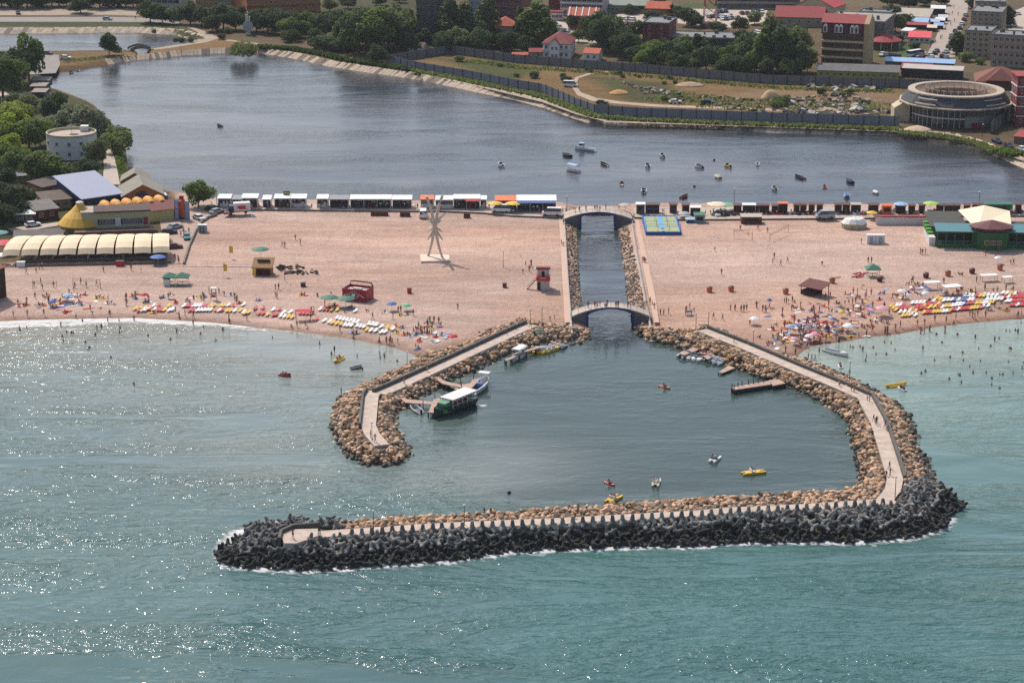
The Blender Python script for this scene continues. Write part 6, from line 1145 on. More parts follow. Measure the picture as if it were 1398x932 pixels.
# --- trampolines
def tramp():
    a, L_, rz = frame_of((882,321),(929.5,321)); t = thing('trampoline_set', 'blue framed trampoline set of six yellow green beds on the sand', 'trampoline', a, rz); bl = mat(C(36,92,170,.8),.6,.08,.6); b2 = mat(C(90,170,220,.8),.6,.06,.6); D_ = HM(900,310,1)*0 + (P(900,299)-P(900,321)).length
    mb = MB(); mb.box(-.1,L_+.1,-.1,.1,-.1,.95); mb.box(-.1,.15,.101,D_,-.1,.95); mb.box(L_-.15,L_+.1,.101,D_,-.1,.95); mb.box(-.1,L_+.1,D_+.001,D_+.2,-.1,.95); mb.build('skirt', bl, t); mb = MB(); mb.box(.16,L_-.16,.11,D_-.01,.6,.8); mb.build('padding', b2, t); me = None
    for i in range(2):
        for j in range(3):
            q = MB(); x0 = .5+i*(L_/2+.15); y0 = .5+j*(D_-.6)/3; q.box(x0, x0+L_/2-1.1, y0, y0+(D_-.6)/3-.8, .803, .86); q.build('jump_bed', mat(C(176,178,120,.75),.7,.1,.8), t)
    for i in range(4):
        for j in range(4): q = MB(); q.tube([(.1+i*(L_-.2)/3, .1+j*(D_-.1)/3, .5),(.1+i*(L_-.2)/3, .1+j*(D_-.1)/3, 2.9)], .05, 5); q.build('pole', bl, t)
    mb = MB()
    for y in (.1, D_): mb.tube([(.1,y,2.9),(L_-.1,y,2.9)], .04, 4)
    mb.build('top_rail', bl, t); mb = MB(); mb.box(L_/2-.35,L_/2+.35,.3,.9,.87,1.1); mb.box(L_/2-.3,L_/2+.3,4.,4.6,.87,1.05); mb.build('yellow_mat', pm('yellow'), t)
tramp()
# --- litter bins, ice boxes, nets, flags, lamp posts
def bin_(label, px, py, col='dark red', grp='barrel bins on the sand'):
    p = G(px, py); k = col
    if k not in BN:
        t = thing('litter_bin', label, 'bin', p, 0, grp); q = MB(); q.lathe([(.55,-.05),(.72,.4),(.7,.9),(.62,1.15)], 10); q.build('barrel', pm(col), t); q = MB(); q.lathe([(.75,1.0),(.78,1.15),(.3,1.4),(.03,1.42)], 10); q.build('lid', pm('brown'), t); BN[k] = t; return t
    return dup(BN[k], p, rnd.random()*6, label, grp)
BN = {}
for x, y, c, lb in [(1072.5,401,'orange','orange and dark bin left of the brown beach bar'),(1136,386,'orange','orange and dark bin right of the brown beach bar'),(1201,384,'dark red','dark red bin below the green roofed pavilion'),(1264,379,'dark red','dark red bin between pavilion and crowd, first of the row'),(1294,376.5,'orange','orange bin in the row above the crowd'),(1327,373,'dark red','dark red bin in the row above the crowd'),(1365,368.5,'orange','orange bin nearest the right edge'),(968.5,398.5,'orange','left one of the pair of orange bins right of the channel'),(998,397.5,'orange','right one of the pair of orange bins right of the channel')]: bin_(lb, x, y, c)
def crate(label, px, py, w, d, h, col):
    t = thing('ice_box', label, 'box', G(px, py)); q = MB(); q.box(-w/2,w/2,-d/2,d/2,-.05,h); q.build('box', pm(col), t); q = MB(); q.box(-w/2-.06,w/2+.06,-d/2-.06,d/2+.06,h+.003,h+.15); q.build('lid', pm('brown' if col != 'white' else 'white'), t)
for a in [('red box on the sand right of the red kiosk',559,400,1.0,.9,1.1,'red'),('brown box on the sand right of the wooden bar',414,391,1.1,1.,.9,'brown'),('dark red box left of the lifeguard tower path',689,392,1.,.9,.9,'dark red'),('red cool box in front of the beach canopies',164,363,1.9,1.,1.2,'red'),('white topped box at the left end of the beach canopies',29,364,2.,1.2,1.2,'white'),('white box on the sand below the blue parking wall',346,296,1.0,.8,.7,'white')]: crate(*a)
for i, (x, y, lb) in enumerate([(277,317,'green and white striped changing booth by the low wall')]):
    t = thing('changing_booth', lb, 'booth', G(x, y)); q = MB(); q.box(-1.1,1.1,-.7,.7,-.05,2.0); q.build('wall', pm('silver'), t); q = MB(); q.box(-.75,-.4,-.75,-.703,0,1.9); q.box(.1,.45,-.75,-.703,0,1.9); q.build('stripe', pm('green'), t); q = MB(); q.box(-1.2,1.2,-.8,.8,2.003,2.1); q.build('roof', WHITE, t)
def net(label, A, B, h=2.3):
    a, b = G(*A), G(*B); d = b-a; L_ = d.length; t = thing('volleyball_net', label, 'net', a, math.atan2(d.y,d.x))
    for x in (0, L_): q = MB(); q.tube([(x,0,-.1),(x,0,h)], .05, 5); q.build('post', DWOOD, t)
    q = MB()
    for k in range(5): q.tube([(0,0,h-.05-.2*k),(L_,0,h-.05-.2*k)], .018, 3)
    for k in range(int(L_*2)): q.tube([(k*.5,0,h-.05),(k*.5,0,h-.85)], .012, 3)
    q.build('net', DKG, t)
for a in [('volleyball net on the left beach below the canopies',(45,395),(78,396)),('second volleyball net left of the crowd, left beach',(100,392),(137,393)),('volleyball net right of the wooden shelter',(1002,324),(1027,328)),('far volleyball net on the right beach',(1051,330),(1076,318))]: net(*a)
def flag(label, px, py, col, h=3.4, z=None):
    t = thing('flag', label, 'flag', G(px, py)); q = MB(); q.tube([(0,0,-.2),(0,0,h)], .035, 5); q.build('pole', WHITE, t); q = MB(); q.rings([[(u*.9, .12*math.sin(u*3+.3), h-1.9-.1*u), (u*.9, .12*math.sin(u*3+.3), h-.05-.25*u), (u*.9, .12*math.sin(u*3+.3)+.02, h-.05-.25*u), (u*.9, .12*math.sin(u*3+.3)+.02, h-1.9-.1*u)] for u in (0,.33,.66,1)]); q.build('cloth', pm(col), t)
flag('yellow flag on the empty sand, farther one', 313.5, 353, 'yellow'); flag('yellow flag on the sand nearer the sunbeds', 305.5, 378, 'yellow')
LP = {}
def lamp(label, px, py, h, z=None, grp='lamp posts'):
    p = P(px, py, z) if z is not None else G(px, py); k = round(h)
    if k in LP: return dup(LP[k], p, 0, label, grp)
    t = thing('lamp_post', label, 'lamp post', p, 0, grp); q = MB(); q.tube([(0,0,-.2),(0,0,h)], [.08,.05], 6); q.build('pole', DKG, t); q = MB(); q.lathe([(.05,h-.02),(.22,h+.05),(.24,h+.25),(.05,h+.35)], 8); q.build('lantern', WHITE, t); LP[k] = t; return t
for lb, x, y, h, z in [('lamp post at the seaward end of the long breakwater',437,729,3.4,CREST),('second lamp post from the tip of the long breakwater',510,724,3.4,CREST),('third lamp post on the long breakwater path',634,716,3.4,CREST),('lamp post at the corner of the long breakwater',1222,677,3.4,CREST),('lamp post on the left breakwater tip',508,601,3.4,CARM),('lamp post on the left breakwater beside the piers',556,502,3.4,.8),('lamp post at the root of the left breakwater',724,446,4.,LAND),('lamp post beside the steps left of the nearer bridge',740,443,4.2,LAND),('lamp post on the sand right of the nearer bridge',950,452,4.,LAND),('lamp post at the root of the right breakwater',967,450,4.,LAND),('lamp post beside the right walkway among sunbathers',1028,476,4.,LAND),('lamp post on the right walkway wall',1160,515,3.4,.8),('white topped lamp post by the lone tree',296,279,4.6,2.),('tall white lamp post beside the cafe tables',1002,285,5.6,2.),('lamp post by the farther bridge',774,288,4.4,2.),('slim dark lamp post on the sand left of the channel',687,365,3.6,None),('lamp post on the sand below the wooden bar',389,384,3.6,None),('lamp post behind the right kiosks',1336,285,5.,2.),('lamp post on the lakeside lane',138,214,4.5,LAND),('lamp post in front of the arena',1341,190,5.,LAND)]: lamp(lb, x, y, h, z)
# --- sunbeds
def bed_mesh(col):
    mb = MB(); mb.box(-.33,.33,-.95,.35,.30,.38); mb.rings([[(-.33,.35,.30),(.33,.35,.30),(.33,.35,.38),(-.33,.35,.38)],[(-.33,.98,.62),(.33,.98,.62),(.33,.98,.70),(-.33,.98,.70)]])
    for x in (-.27,.21):
        for y in (-.85,.3): mb.box(x,x+.06,y,y+.06,0,.30)
    mb.box(-.03,.03,.8,.86,0,.56); o = mb.build('sunbed', pm(col)); me = o.data; bpy.data.objects.remove(o); return me
BM_ = {}; CN = {'r':'red','w':'white','y':'yellow','o':'orange','b':'blue'}; BEDS = []
def beds(rows, zf, block):
    for ri, (u0, v0, u1, v1, s) in enumerate(rows):
        (ax, ay), (bx, by) = zf(u0, v0), zf(u1, v1); n = max(1, min(len(s), int(math.hypot(bx-ax, by-ay)/(4.3 if v0 > 250 or u0 < 1100 else 5.5))+1)); s = ''.join(s[int(i*len(s)/n)] for i in range(n))
        for i, ch in enumerate(s):
            if ch == '_': continue
            f = i/(len(s)-1) if len(s) > 1 else 0; x, y = zf(u0+(u1-u0)*f, v0+(v1-v0)*f); BEDS.append((x, y, CN[ch], block, s[max(0,i-1)] if i else None, s[i+1] if i+1 < len(s) else None))
beds([(192,330,330,330,'yyyy'),(385,300,385,300,'w'),(437,300,437,300,'r'),(548,300,548,300,'y'),(705,303,1020,300,'wrrwwwrryy'),(1095,300,1130,300,'yy'),(1175,296,1175,296,'w'),(1225,305,1255,305,'rr'),(1335,290,1335,290,'w'),(225,350,225,350,'r'),(270,348,305,345,'ww'),(350,335,350,335,'r'),(390,340,390,340,'w'),(430,345,465,345,'rr'),(500,345,500,345,'y'),(550,348,585,342,'ww'),(770,350,810,348,'rr'),(850,348,990,345,'wwwww'),(1045,345,1080,350,'ow'),(1110,348,1140,348,'rr'),(1165,352,1205,352,'yy'),(1245,355,1270,355,'ww'),(1305,350,1340,368,'yw')], Zm(160,380,7.766), 'left beach above the foam')
beds([(110,690,150,682,'yy'),(225,640,255,640,'rw'),(300,640,328,645,'rw'),(410,655,410,655,'w'),(470,655,525,682,'rww'),(590,680,590,680,'w'),(265,692,305,692,'rr'),(350,705,378,702,'yy'),(410,710,445,706,'rr'),(490,720,612,732,'wwyyw'),(700,690,815,695,'rrrr'),(870,755,870,755,'r')], Zm(320,340,7.766), 'left beach middle')
beds([(910,648,990,652,'wrr'),(1030,655,1090,655,'yyy'),(1280,668,1310,670,'ww'),(950,770,1010,780,'www'),(1040,792,1130,806,'yyy'),(1085,742,1300,785,'wwwwwwww'),(1170,815,1240,822,'wwww')], Zm(320,340,7.766), 'left beach below the red kiosk')
beds([(370,512,440,525,'wwww'),(492,492,560,502,'www'),(575,505,600,508,'ww'),(622,525,655,528,'ww'),(690,530,730,535,'yy'),(748,548,748,548,'w'),(470,555,515,562,'yw'),(565,565,592,568,'ww'),(625,580,665,578,'ww')], Zm(440,380,7.766), 'left beach right end')
beds([(170,340,235,335,'wwrr'),(180,370,285,365,'rrrrrr'),(110,350,160,385,'yyy'),(200,405,290,400,'wwwww'),(225,440,290,435,'yyy'),(300,385,345,400,'yy'),(310,425,350,435,'ww')], Zm(1200,370,7.06), 'right beach left block')
beds([(320,318,430,312,'wwwww'),(440,300,520,300,'wrww'),(365,350,470,335,'rryrr'),(480,330,570,325,'rryyy'),(360,372,480,365,'rrrryr'),(490,355,610,360,'yywrww'),(430,410,680,395,'yrrryyywwwyy')], Zm(1200,370,7.06), 'right beach middle block')
beds([(640,350,800,335,'yywwww'),(700,385,980,360,'rrwwrrrryyyyrr'),(560,270,620,295,'yyw'),(630,290,900,285,'wwwbwbbwwb'),(740,330,890,320,'wwbrrb'),(830,245,1010,250,'wwwrryyy'),(940,320,1100,310,'yywwyyw'),(1010,240,1130,245,'wwwww'),(1000,350,1050,345,'www'),(1040,280,1180,280,'wwwwww')], Zm(1200,370,7.06), 'right beach long block')
beds([(1190,222,1390,232,'wwwywrrrw'),(1210,262,1390,257,'rwyrrwrrr'),(1230,300,1390,295,'wwyrrwrrr'),(1270,338,1395,335,'rrwrrrr')], Zm(1200,370,7.06), 'right beach at the right edge')
BEDS.sort(key=lambda b_: -b_[1])
def bedlabel(c, blk, l, r_):
    n = [CN[q] for q in (l, r_) if q and q != '_']; n = ' and '.join(sorted(set(n))) if n else ''
    return f'{c} sunbed, {blk}' + (f', next to {n}' if n else ', standing alone')
extra = MB(); em = {c: i for i, c in enumerate(CN.values())}
for i, (x, y, c, blk, l, r_) in enumerate(BEDS):
    if c not in BM_: BM_[c] = bed_mesh(c)
    p = G(x, y); rz = R(-18) + rnd.uniform(-.15,.15) if x < 700 else R(-30) + rnd.uniform(-.12,.12)
    if i < 300:
        o = bpy.data.objects.new('sunbed', BM_[c]); COL.objects.link(o); o.location = p; o.rotation_euler = (0,0,rz); lb = bedlabel(c, blk, l, r_); tag(o, lb, 'sunbed', f'{c} sunbeds: {lb}'[:60])
    else:
        M = Matrix.Translation(p) @ Matrix.Rotation(rz,4,'Z'); extra.add([M @ v.co for v in BM_[c].vertices], [tuple(q.vertices) for q in BM_[c].polygons], em[c])
if extra.v: tag(extra.build('sunbeds', [pm(c) for c in CN.values()]), 'further plastic sunbeds in the long rows', 'sunbeds', kind='stuff')
print('BEDS', len(BEDS))
def shade(label, A, B, h, col, depth=2.2):
    a, b = G(*A), G(*B); d = b-a; L_ = d.length; t = thing('sunshade', label, 'sunshade', a, math.atan2(d.y,d.x))
    for x in (0, L_):
        for y in (0, depth): q = MB(); q.tube([(x,y,-.1),(x,y,h)], .05, 5); q.build('post', DWOOD, t)
    q = MB(); q.box(-.2,L_+.2,-.2,depth+.2,h+.004,h+.1); q.build('canopy', pm(col,.8), t)
shade('red striped sunshade frame at the end of the left sunbed row', (404,438), (424,437), 2.2, 'red', 1.6); shade('white sunshade among the right sunbeds', (1292,404), (1312,402), 2., 'white'); shade('white table shade above the right crowd', (1264,396), (1283,395), 1.7, 'white', 1.4); shade('pale stall table with goods, right beach top', (1341,385), (1361,384), 1.5, 'white', 1.4); shade('small white stall table near the right edge', (1371,387), (1382,386), 1.4, 'white', 1.2); shade('dark blue table right of the nearer bridge', (936,431), (944,431), .9, 'navy', 1.)
# --- towels
TW = {}
def towel(x, y, c, lb):
    if c not in TW:
        q = MB(); q.rings([[(-.45+.9*i/4, -.9, .02), (-.45+.9*i/4, .9, .02), (-.45+.9*i/4, .9, .06+.015*(i%2)), (-.45+.9*i/4, -.9, .06+.015*((i+1)%2))] for i in range(5)]); o = q.build('beach_towel', pm(c,.95)); TW[c] = o.data; bpy.data.objects.remove(o)
    o = bpy.data.objects.new('beach_towel', TW[c]); COL.objects.link(o); o.location = G(x, y); o.rotation_euler = (0,0,rnd.random()*6.28); tag(o, lb, 'towel', 'beach towels'); return o
# ------------------------------------------------------------------ people: one skinned body per pose
SKIN = mat(C(172,112,82,.55), .7, .12, 3, name='tanned_skin'); HAIR = mat((.03,.02,.015), .8, .2, 4, name='dark_hair')
POSES = {
 'standing': dict(pel=(0,0,.95), ch=(0,0,1.28), nk=(0,0,1.47), hd=(0,-.03,1.60), tp=(0,-.01,1.70), sh=(.17,0,1.42), el=(.25,.02,1.14), wr=(.26,-.06,.90), ha=(.26,-.09,.80), hp=(.09,0,.90), kn=(.10,-.01,.49), an=(.10,.02,.08), to=(.11,-.15,.03)),
 'walking': dict(pel=(0,0,.93), ch=(0,-.03,1.26), nk=(0,-.05,1.45), hd=(0,-.09,1.58), tp=(0,-.08,1.68), sh=(.17,-.03,1.40), el=(.24,.12,1.15), wr=(.25,.05,.92), ha=(.25,.02,.83), hp=(.09,0,.88), kn=(.10,-.20,.52), an=(.10,-.28,.10), to=(.11,-.45,.06), el2=(.24,-.16,1.16), wr2=(.24,-.30,.98), ha2=(.24,-.36,.92), kn2=(.10,.08,.48), an2=(.10,.34,.14), to2=(.10,.22,.04)),
 'sitting': dict(pel=(0,.1,.16), ch=(0,.2,.50), nk=(0,.2,.70), hd=(0,.16,.83), tp=(0,.18,.93), sh=(.17,.2,.64), el=(.26,.02,.42), wr=(.2,-.2,.42), ha=(.18,-.27,.42), hp=(.09,.08,.16), kn=(.14,-.32,.48), an=(.12,-.62,.08), to=(.12,-.78,.06)),
 'lying': dict(pel=(0,0,.15), ch=(0,.35,.17), nk=(0,.54,.17), hd=(0,.68,.20), tp=(0,.78,.20), sh=(.17,.48,.16), el=(.27,.22,.12), wr=(.27,-.04,.12), ha=(.27,-.12,.12), hp=(.09,-.06,.15), kn=(.10,-.46,.18), an=(.11,-.86,.10), to=(.12,-.90,.22)),
 'bending': dict(pel=(0,.1,.88), ch=(0,-.2,1.08), nk=(0,-.38,1.12), hd=(0,-.5,1.10), tp=(0,-.6,1.12), sh=(.17,-.34,1.08), el=(.2,-.4,.82), wr=(.18,-.46,.6), ha=(.17,-.48,.52), hp=(.09,.1,.84), kn=(.10,.0,.46), an=(.10,.04,.08), to=(.11,-.13,.03)),
 'waving': dict(pel=(0,0,.95), ch=(0,0,1.28), nk=(0,0,1.47), hd=(0,-.03,1.60), tp=(0,-.01,1.70), sh=(.17,0,1.42), el=(.36,-.03,1.60), wr=(.33,-.06,1.86), ha=(.33,-.06,1.95), hp=(.10,0,.90), kn=(.16,-.02,.49), an=(.2,.02,.08), to=(.21,-.15,.03)) }
OUTFITS = {'red swimwear': ('red',None), 'blue swimwear': ('blue',None), 'dark swimwear': ('dark',None), 'white shirt and dark shorts': ('dark','white'), 'dark clothes': ('dark','navy'), 'a pink bikini': ('pink','bikini'), 'yellow shorts': ('yellow',None), 'a red shirt': ('navy','red')}
BODY = {}
def body(pose):
    if pose in BODY: return BODY[pose]
    J = POSES[pose]; vs, es, rd, seg = [], [], [], []
    def nv(p, r): vs.append(p); rd.append(r); return len(vs)-1
    pel = nv(J['pel'],.125); ch = nv(J['ch'],.135); nk = nv(J['nk'],.055); hd = nv(J['hd'],.098); tp = nv(J['tp'],.07); es += [(pel,ch),(ch,nk),(nk,hd),(hd,tp)]; lab = ['torso','torso','head','head']
    for s in (1,-1):
        g_ = lambda k: (lambda q: (q[0]*s, q[1], q[2]))(J.get(k+'2', J[k]) if s < 0 else J[k])
        sh, el, wr, ha = nv(g_('sh'),.062), nv(g_('el'),.045), nv(g_('wr'),.034), nv(g_('ha'),.036); es += [(ch,sh),(sh,el),(el,wr),(wr,ha)]; lab += ['torso','arm','arm','arm']
        hp, kn, an, to = nv(g_('hp'),.095), nv(g_('kn'),.062), nv(g_('an'),.042), nv(g_('to'),.035); es += [(pel,hp),(hp,kn),(kn,an),(an,to)]; lab += ['hip','thigh','leg','leg']
    me = bpy.data.meshes.new('person'); me.from_pydata(vs, es, []); o = bpy.data.objects.new('person', me); COL.objects.link(o)
    m = o.modifiers.new('s','SKIN'); m.use_smooth_shade = True
    for i, sv in enumerate(me.skin_vertices[0].data): sv.radius = (rd[i], rd[i]); sv.use_root = (i == 0)
    o.modifiers.new('u','SUBSURF').levels = 1; dg = bpy.context.evaluated_depsgraph_get(); dg.update(); me2 = bpy.data.meshes.new_from_object(o.evaluated_get(dg)); bpy.data.objects.remove(o)
    V = [Vector(v) for v in vs]; zones = []
    for f_ in me2.polygons:
        c = f_.center; best = min(range(len(es)), key=lambda k: (lambda a, b: (c - (a + (b-a)*max(0,min(1,(c-a).dot(b-a)/max((b-a).length_squared,1e-9))))).length)(V[es[k][0]], V[es[k][1]])); z = lab[best]
        t = (c-V[pel]).dot(V[ch]-V[pel])/((V[ch]-V[pel]).length_squared) if z == 'torso' else 0
        if z == 'head' and ((c-V[hd]).dot(V[tp]-V[hd]) > .002 or (pose != 'lying' and c.y > V[hd].y+.05 and c.z > V[nk].z+.06)): z = 'hair'
        if z == 'torso' and t < .28: z = 'hip'
        elif z == 'torso' and .62 < t < 1.1: z = 'bust'
        if z == 'thigh' and (c-V[es[best][0]]).length < .2: z = 'hip'
        zones.append(z)
    BODY[pose] = (me2, zones); return BODY[pose]
PM = {}
def pmesh(pose, fit):
    k = (pose, fit)
    if k not in PM:
        b, zones = body(pose); me = b.copy(); me.name = 'person'; sw, top = OUTFITS[fit]; me.materials.clear()
        for x in (SKIN, HAIR, pm(sw,.8), pm(sw if top in (None,'bikini') else top,.8)): me.materials.append(x)
        me.polygons.foreach_set('material_index', [1 if z == 'hair' else 2 if z == 'hip' else 3 if (top and top != 'bikini' and z in ('torso','bust')) or (top == 'bikini' and z == 'bust') else 0 for z in zones]); me.update(); PM[k] = me
    return PM[k]
LM = [(120,345,'the beach canopies'),(18,400,'the dark beach hut'),(60,412,'the blue parasols'),(100,422,'the left crowd'),(232,384,'the green canopies'),(260,424,'the left sunbeds'),(292,405,'the lifeguard chair'),(358,365,'the wooden bar'),(400,428,'the red sunshade'),(485,402,'the red kiosk'),(500,440,'the white sunbeds'),(545,425,'the green parasol'),(590,448,'the dense group by the breakwater'),(618,470,'the red parasol'),(594,345,'the sculpture'),(742,385,'the lifeguard tower'),(833,425,'the nearer bridge'),(815,292,'the farther bridge'),(903,308,'the trampolines'),(985,285,'the cafe tables'),(1026,300,'the board shelter'),(1126,296,'the grey van'),(1166,305,'the white tent'),(1196,328,'the white cabins'),(1108,392,'the brown beach bar'),(1192,372,'the green roofed pavilion'),(1204,431,'the pink parasol'),(1260,420,'the left block of right sunbeds'),(1340,415,'the long right sunbeds'),(1124,448,'the red parasol in the crowd'),(1079,455,'the pale blue parasol'),(1141,481,'the sailboat'),(1060,415,'the right crowd top'),(1340,335,'the green restaurant'),(1223,526,'the banana boat'),(1190,550,'the walkway bend'),(1215,640,'the breakwater corner'),(780,700,'the long breakwater crest'),(515,600,'the left breakwater tip'),(640,485,'the left walkway'),(742,477,'the yellow pedal boats'),(1040,480,'the right walkway'),(463,491,'the yellow banana boat'),(389,512,'the red inflatable'),(300,440,'the foam edge'),(60,460,'the white surf'),(1270,480,'the right bathing water'),(1360,480,'the far right bathing water'),(400,281,'the stalls left of the gap'),(600,283,'the stalls behind the sculpture'),(720,288,'the blue awning bar'),(250,320,'the parked cars'),(1300,45,'the town street'),(160,215,'the lakeside lane'),(950,285,'the green roofed hut'),(1300,290,'the right kiosks')]
PEOPLE = []
def add(x, y, pose=None, fit=None, z=None, water=0): PEOPLE.append((x, y, pose or rnd.choices(['standing','walking','waving','bending'],[.55,.3,.08,.07])[0], fit or rnd.choice(list(OUTFITS)), z, water))
def many(zf, pts, pose=None, z=None, water=0):
    for u, v in pts: add(*zf(u, v), pose, None, z, water)
A4 = Zm(0,300,5.592)      # left beach, feet of the standing figures
many(A4, [(262,515),(312,490),(410,515),(325,535),(562,540),(572,522),(618,490),(660,515),(737,505),(766,525),(268,600),(138,660),(530,570),(375,630),(205,640),(200,412),(277,402),(296,372),(322,372),(790,398),(1002,388),(1078,400),(1035,590),(965,605),(965,650),(1340,640),(1360,310),(1335,295),(1365,330),(690,690)])
many(A4, [(330,590),(345,600),(360,580),(520,600),(545,575),(590,575),(610,590),(650,575),(480,590),(735,600),(760,595),(790,600),(300,650),(330,655),(400,670),(500,705),(560,650),(600,640),(620,645),(770,680),(820,640),(850,640),(870,650),(1110,630),(1130,590)], 'sitting')
many(Zm(160,380,7.766), [(195,205),(90,240),(95,300),(620,360),(655,400),(1080,170),(1135,185),(975,165),(1245,220),(1270,250),(1185,440),(720,400)])
many(Zm(160,380,7.766), [(310,255),(335,250),(460,215),(560,180),(590,180),(620,260),(770,265),(810,215),(910,175),(1205,180),(1300,270)], 'sitting')
many(Zm(320,340,7.766), [(435,430),(470,430),(440,520),(455,525),(815,680),(845,690),(960,610),(1010,665),(215,690),(5,540),(28,560)]); many(Zm(320,340,7.766), [(710,490),(740,490),(235,545),(265,545),(880,500),(1025,475),(750,800),(800,770),(1170,680),(1260,890),(1295,890),(1060,600),(1240,620)], 'sitting')
many(Zm(440,380,7.766), [(535,430),(750,430),(805,365),(832,360),(965,395),(1122,450),(1140,470),(1185,470),(1235,480),(970,590),(1005,560),(1020,530),(1040,550),(1160,590),(1110,590),(1085,580),(1060,600),(605,680),(680,690),(725,670),(335,640),(992,740),(1165,560)]); many(Zm(440,380,7.766), [(470,350),(900,385),(820,395),(660,365),(870,600),(905,595),(930,610),(1150,475),(1170,480),(1255,495),(850,525),(1020,745),(1035,660),(1205,620),(1265,600),(780,505),(1000,590),(1045,585),(1130,580),(325,580),(360,585),(790,580)], 'sitting')
many(Zm(350,220,3.994), [(213,430),(140,468),(155,472),(240,458),(1098,808)]); many(Zm(720,340,7.766), [(40,195),(20,240),(240,760),(285,745),(1240,145),(1225,140),(1255,145),(1300,580),(1325,600),(1345,640),(1260,620)])
many(Zm(700,220,3.994), [(265,460),(275,462),(70,570),(100,572),(55,612),(1102,490),(1138,620),(805,840),(823,838),(850,835),(945,825),(965,805),(988,825),(1187,815),(1212,815),(1245,820),(1260,820),(1275,812),(1330,808),(1095,862),(1143,868),(1240,375),(1283,405),(1337,375),(1389,390),(665,345)])
many(Zm(1048,220,3.994), [(28,560),(70,570),(108,553),(36,530),(297,568),(510,450),(548,555),(566,556),(832,508),(843,510),(860,508),(1187,512),(1243,525),(1325,560),(1340,565),(790,660),(960,668),(1185,690),(1260,500)])
C7 = Zm(1020,360,7.06)    # right crowd
many(C7, [(360,380),(378,385),(398,380),(435,370),(430,450),(515,430),(90,420),(150,460),(175,465),(185,470),(215,440),(340,485),(755,345),(800,330),(945,325),(1022,290),(1062,300),(1108,245),(1150,310),(1195,300),(1140,340),(942,395),(980,390),(1015,390),(1045,380),(1108,400),(785,405),(635,470),(695,465),(360,620),(390,615),(25,590),(575,820),(755,790),(760,740),(1320,430),(1365,480),(1208,430),(465,880),(1150,700),(1328,680),(1352,660),(700,780),(520,650),(370,860)])
many(C7, [(455,375),(450,430),(475,440),(525,450),(240,635),(255,640),(280,595),(120,715),(300,690),(310,710),(295,730),(190,780),(240,780),(210,770),(345,770),(360,690),(380,680),(530,740),(500,740),(640,530),(655,535),(570,580),(590,570),(620,610),(650,570),(690,640),(540,645),(740,415),(860,380),(885,390),(790,455),(820,455),(770,600),(780,630),(915,590),(965,455),(930,455),(985,500),(1000,570),(1070,570),(1105,510),(1190,560),(1250,540),(1290,560),(1105,610),(1130,620),(1160,610),(1200,600),(1350,580),(1240,570),(970,310),(990,310),(1060,330),(1085,335),(1275,345),(1320,290),(790,690),(720,690),(650,760),(480,750),(700,720),(630,700),(680,660),(560,660)], 'sitting')
many(C7, [(605,385),(690,390),(840,530),(760,510),(1110,440),(1060,460),(1000,700),(830,600),(780,760),(560,600),(450,640)], 'lying')
D7 = Zm(1200,370,7.06)
many(D7, [(170,270),(130,280),(52,355),(100,420),(325,110),(315,130),(625,115),(520,285),(760,240),(875,430),(900,450),(950,440),(1100,220),(1140,210),(1020,190),(1115,350),(60,600),(80,600),(400,600),(490,580),(635,590),(1330,450),(205,540),(940,110)]); many(D7, [(285,130),(350,140),(375,130),(385,150),(420,140),(290,220),(350,220),(370,230),(330,170),(640,220),(660,215),(750,145),(690,160),(770,35),(800,40),(720,510),(20,490),(80,510),(230,265),(1050,380),(1220,385),(1240,380),(1180,310),(1290,180),(930,220),(1080,380),(1160,370),(850,240),(710,240)], 'sitting'); many(D7, [(440,360),(520,340),(720,370),(820,360),(1300,310),(1060,310),(1350,270),(880,360),(600,365)], 'lying')
rq = random.Random(77)
for cx, cy, rx, ry, n in ((1110,440,46,15,42),(1085,462,28,8,16),(1230,402,30,5,10),(1180,425,26,9,10),(590,448,18,6,10),(1330,398,40,3,10)):
    for _ in range(n): add(cx+rq.gauss(0,.55)*rx, cy+rq.gauss(0,.55)*ry, rq.choice(['sitting','sitting','standing','lying']))
# walkways, bridges, promenade
for x, y, z in [(1192.5,575,CARM),(1197,577,CARM),(1196,580,CARM),(1208,585,CARM),(1211,588,CARM),(1214,640,CARM),(1215,650,CARM),(1210,650,CARM),(1184,547,CARM),(1187,548,CARM),(1162,533,CARM),(1166,535,CARM),(1146,527,CARM),(1002,467,CARM),(583,507,CARM),(552,524,CARM),(512,603,CARM),(506,597,CARM),(522,528,CARM),(530,600,1.9),(466,540,1.2),(789,699,CREST),(801,698,CREST),(764,706,CREST),(785,707,CREST),(661,704,1.8),(670,705,1.8),(692,457,CARM),(704,449,CARM),(724,447,CARM),(740,448,LAND),(1060,690,CREST),(1120,688,CREST),(400,735,3.1)]: add(x, y, None, None, z)
def brz(b, px): t, zt, rz, a = b; return a.z + zt(abs((P(px, 437 if b is br1 else 303, LAND)-a).x))
for b, y, xs in ((br1, 425, (803,812,815,828,829,841,844,857,861,819,826)), (br2, 292, (812,815,819,827,785,791,845,800))):
    for x in xs: add(x, y - (6 if b is br1 else 3) + (rnd.uniform(-1,4) if b is br1 else rnd.uniform(-2,2)), None, None, brz(b, x))
r = random.Random(21)
for x in [300,312,345,352,366,372,382,392,401,412,424,440,446,462,470,490,503,515,528,545,557,565,569,585,603,622,640,650,668,690,712,735,748,768]: add(x+r.uniform(-2,2), r.uniform(284,286.5) if x < 700 else r.uniform(289,292), None, None, 2.0)
for x in [905,926,958,963,970,974,1006,1018,1037,1046,1060,1080,1100,1111,1144,1155,1170,1178,1181,1184,1202,1236,1252,1300,1315,1340,1350,1380]: add(x, r.uniform(292.5,295), None, None, 2.0)
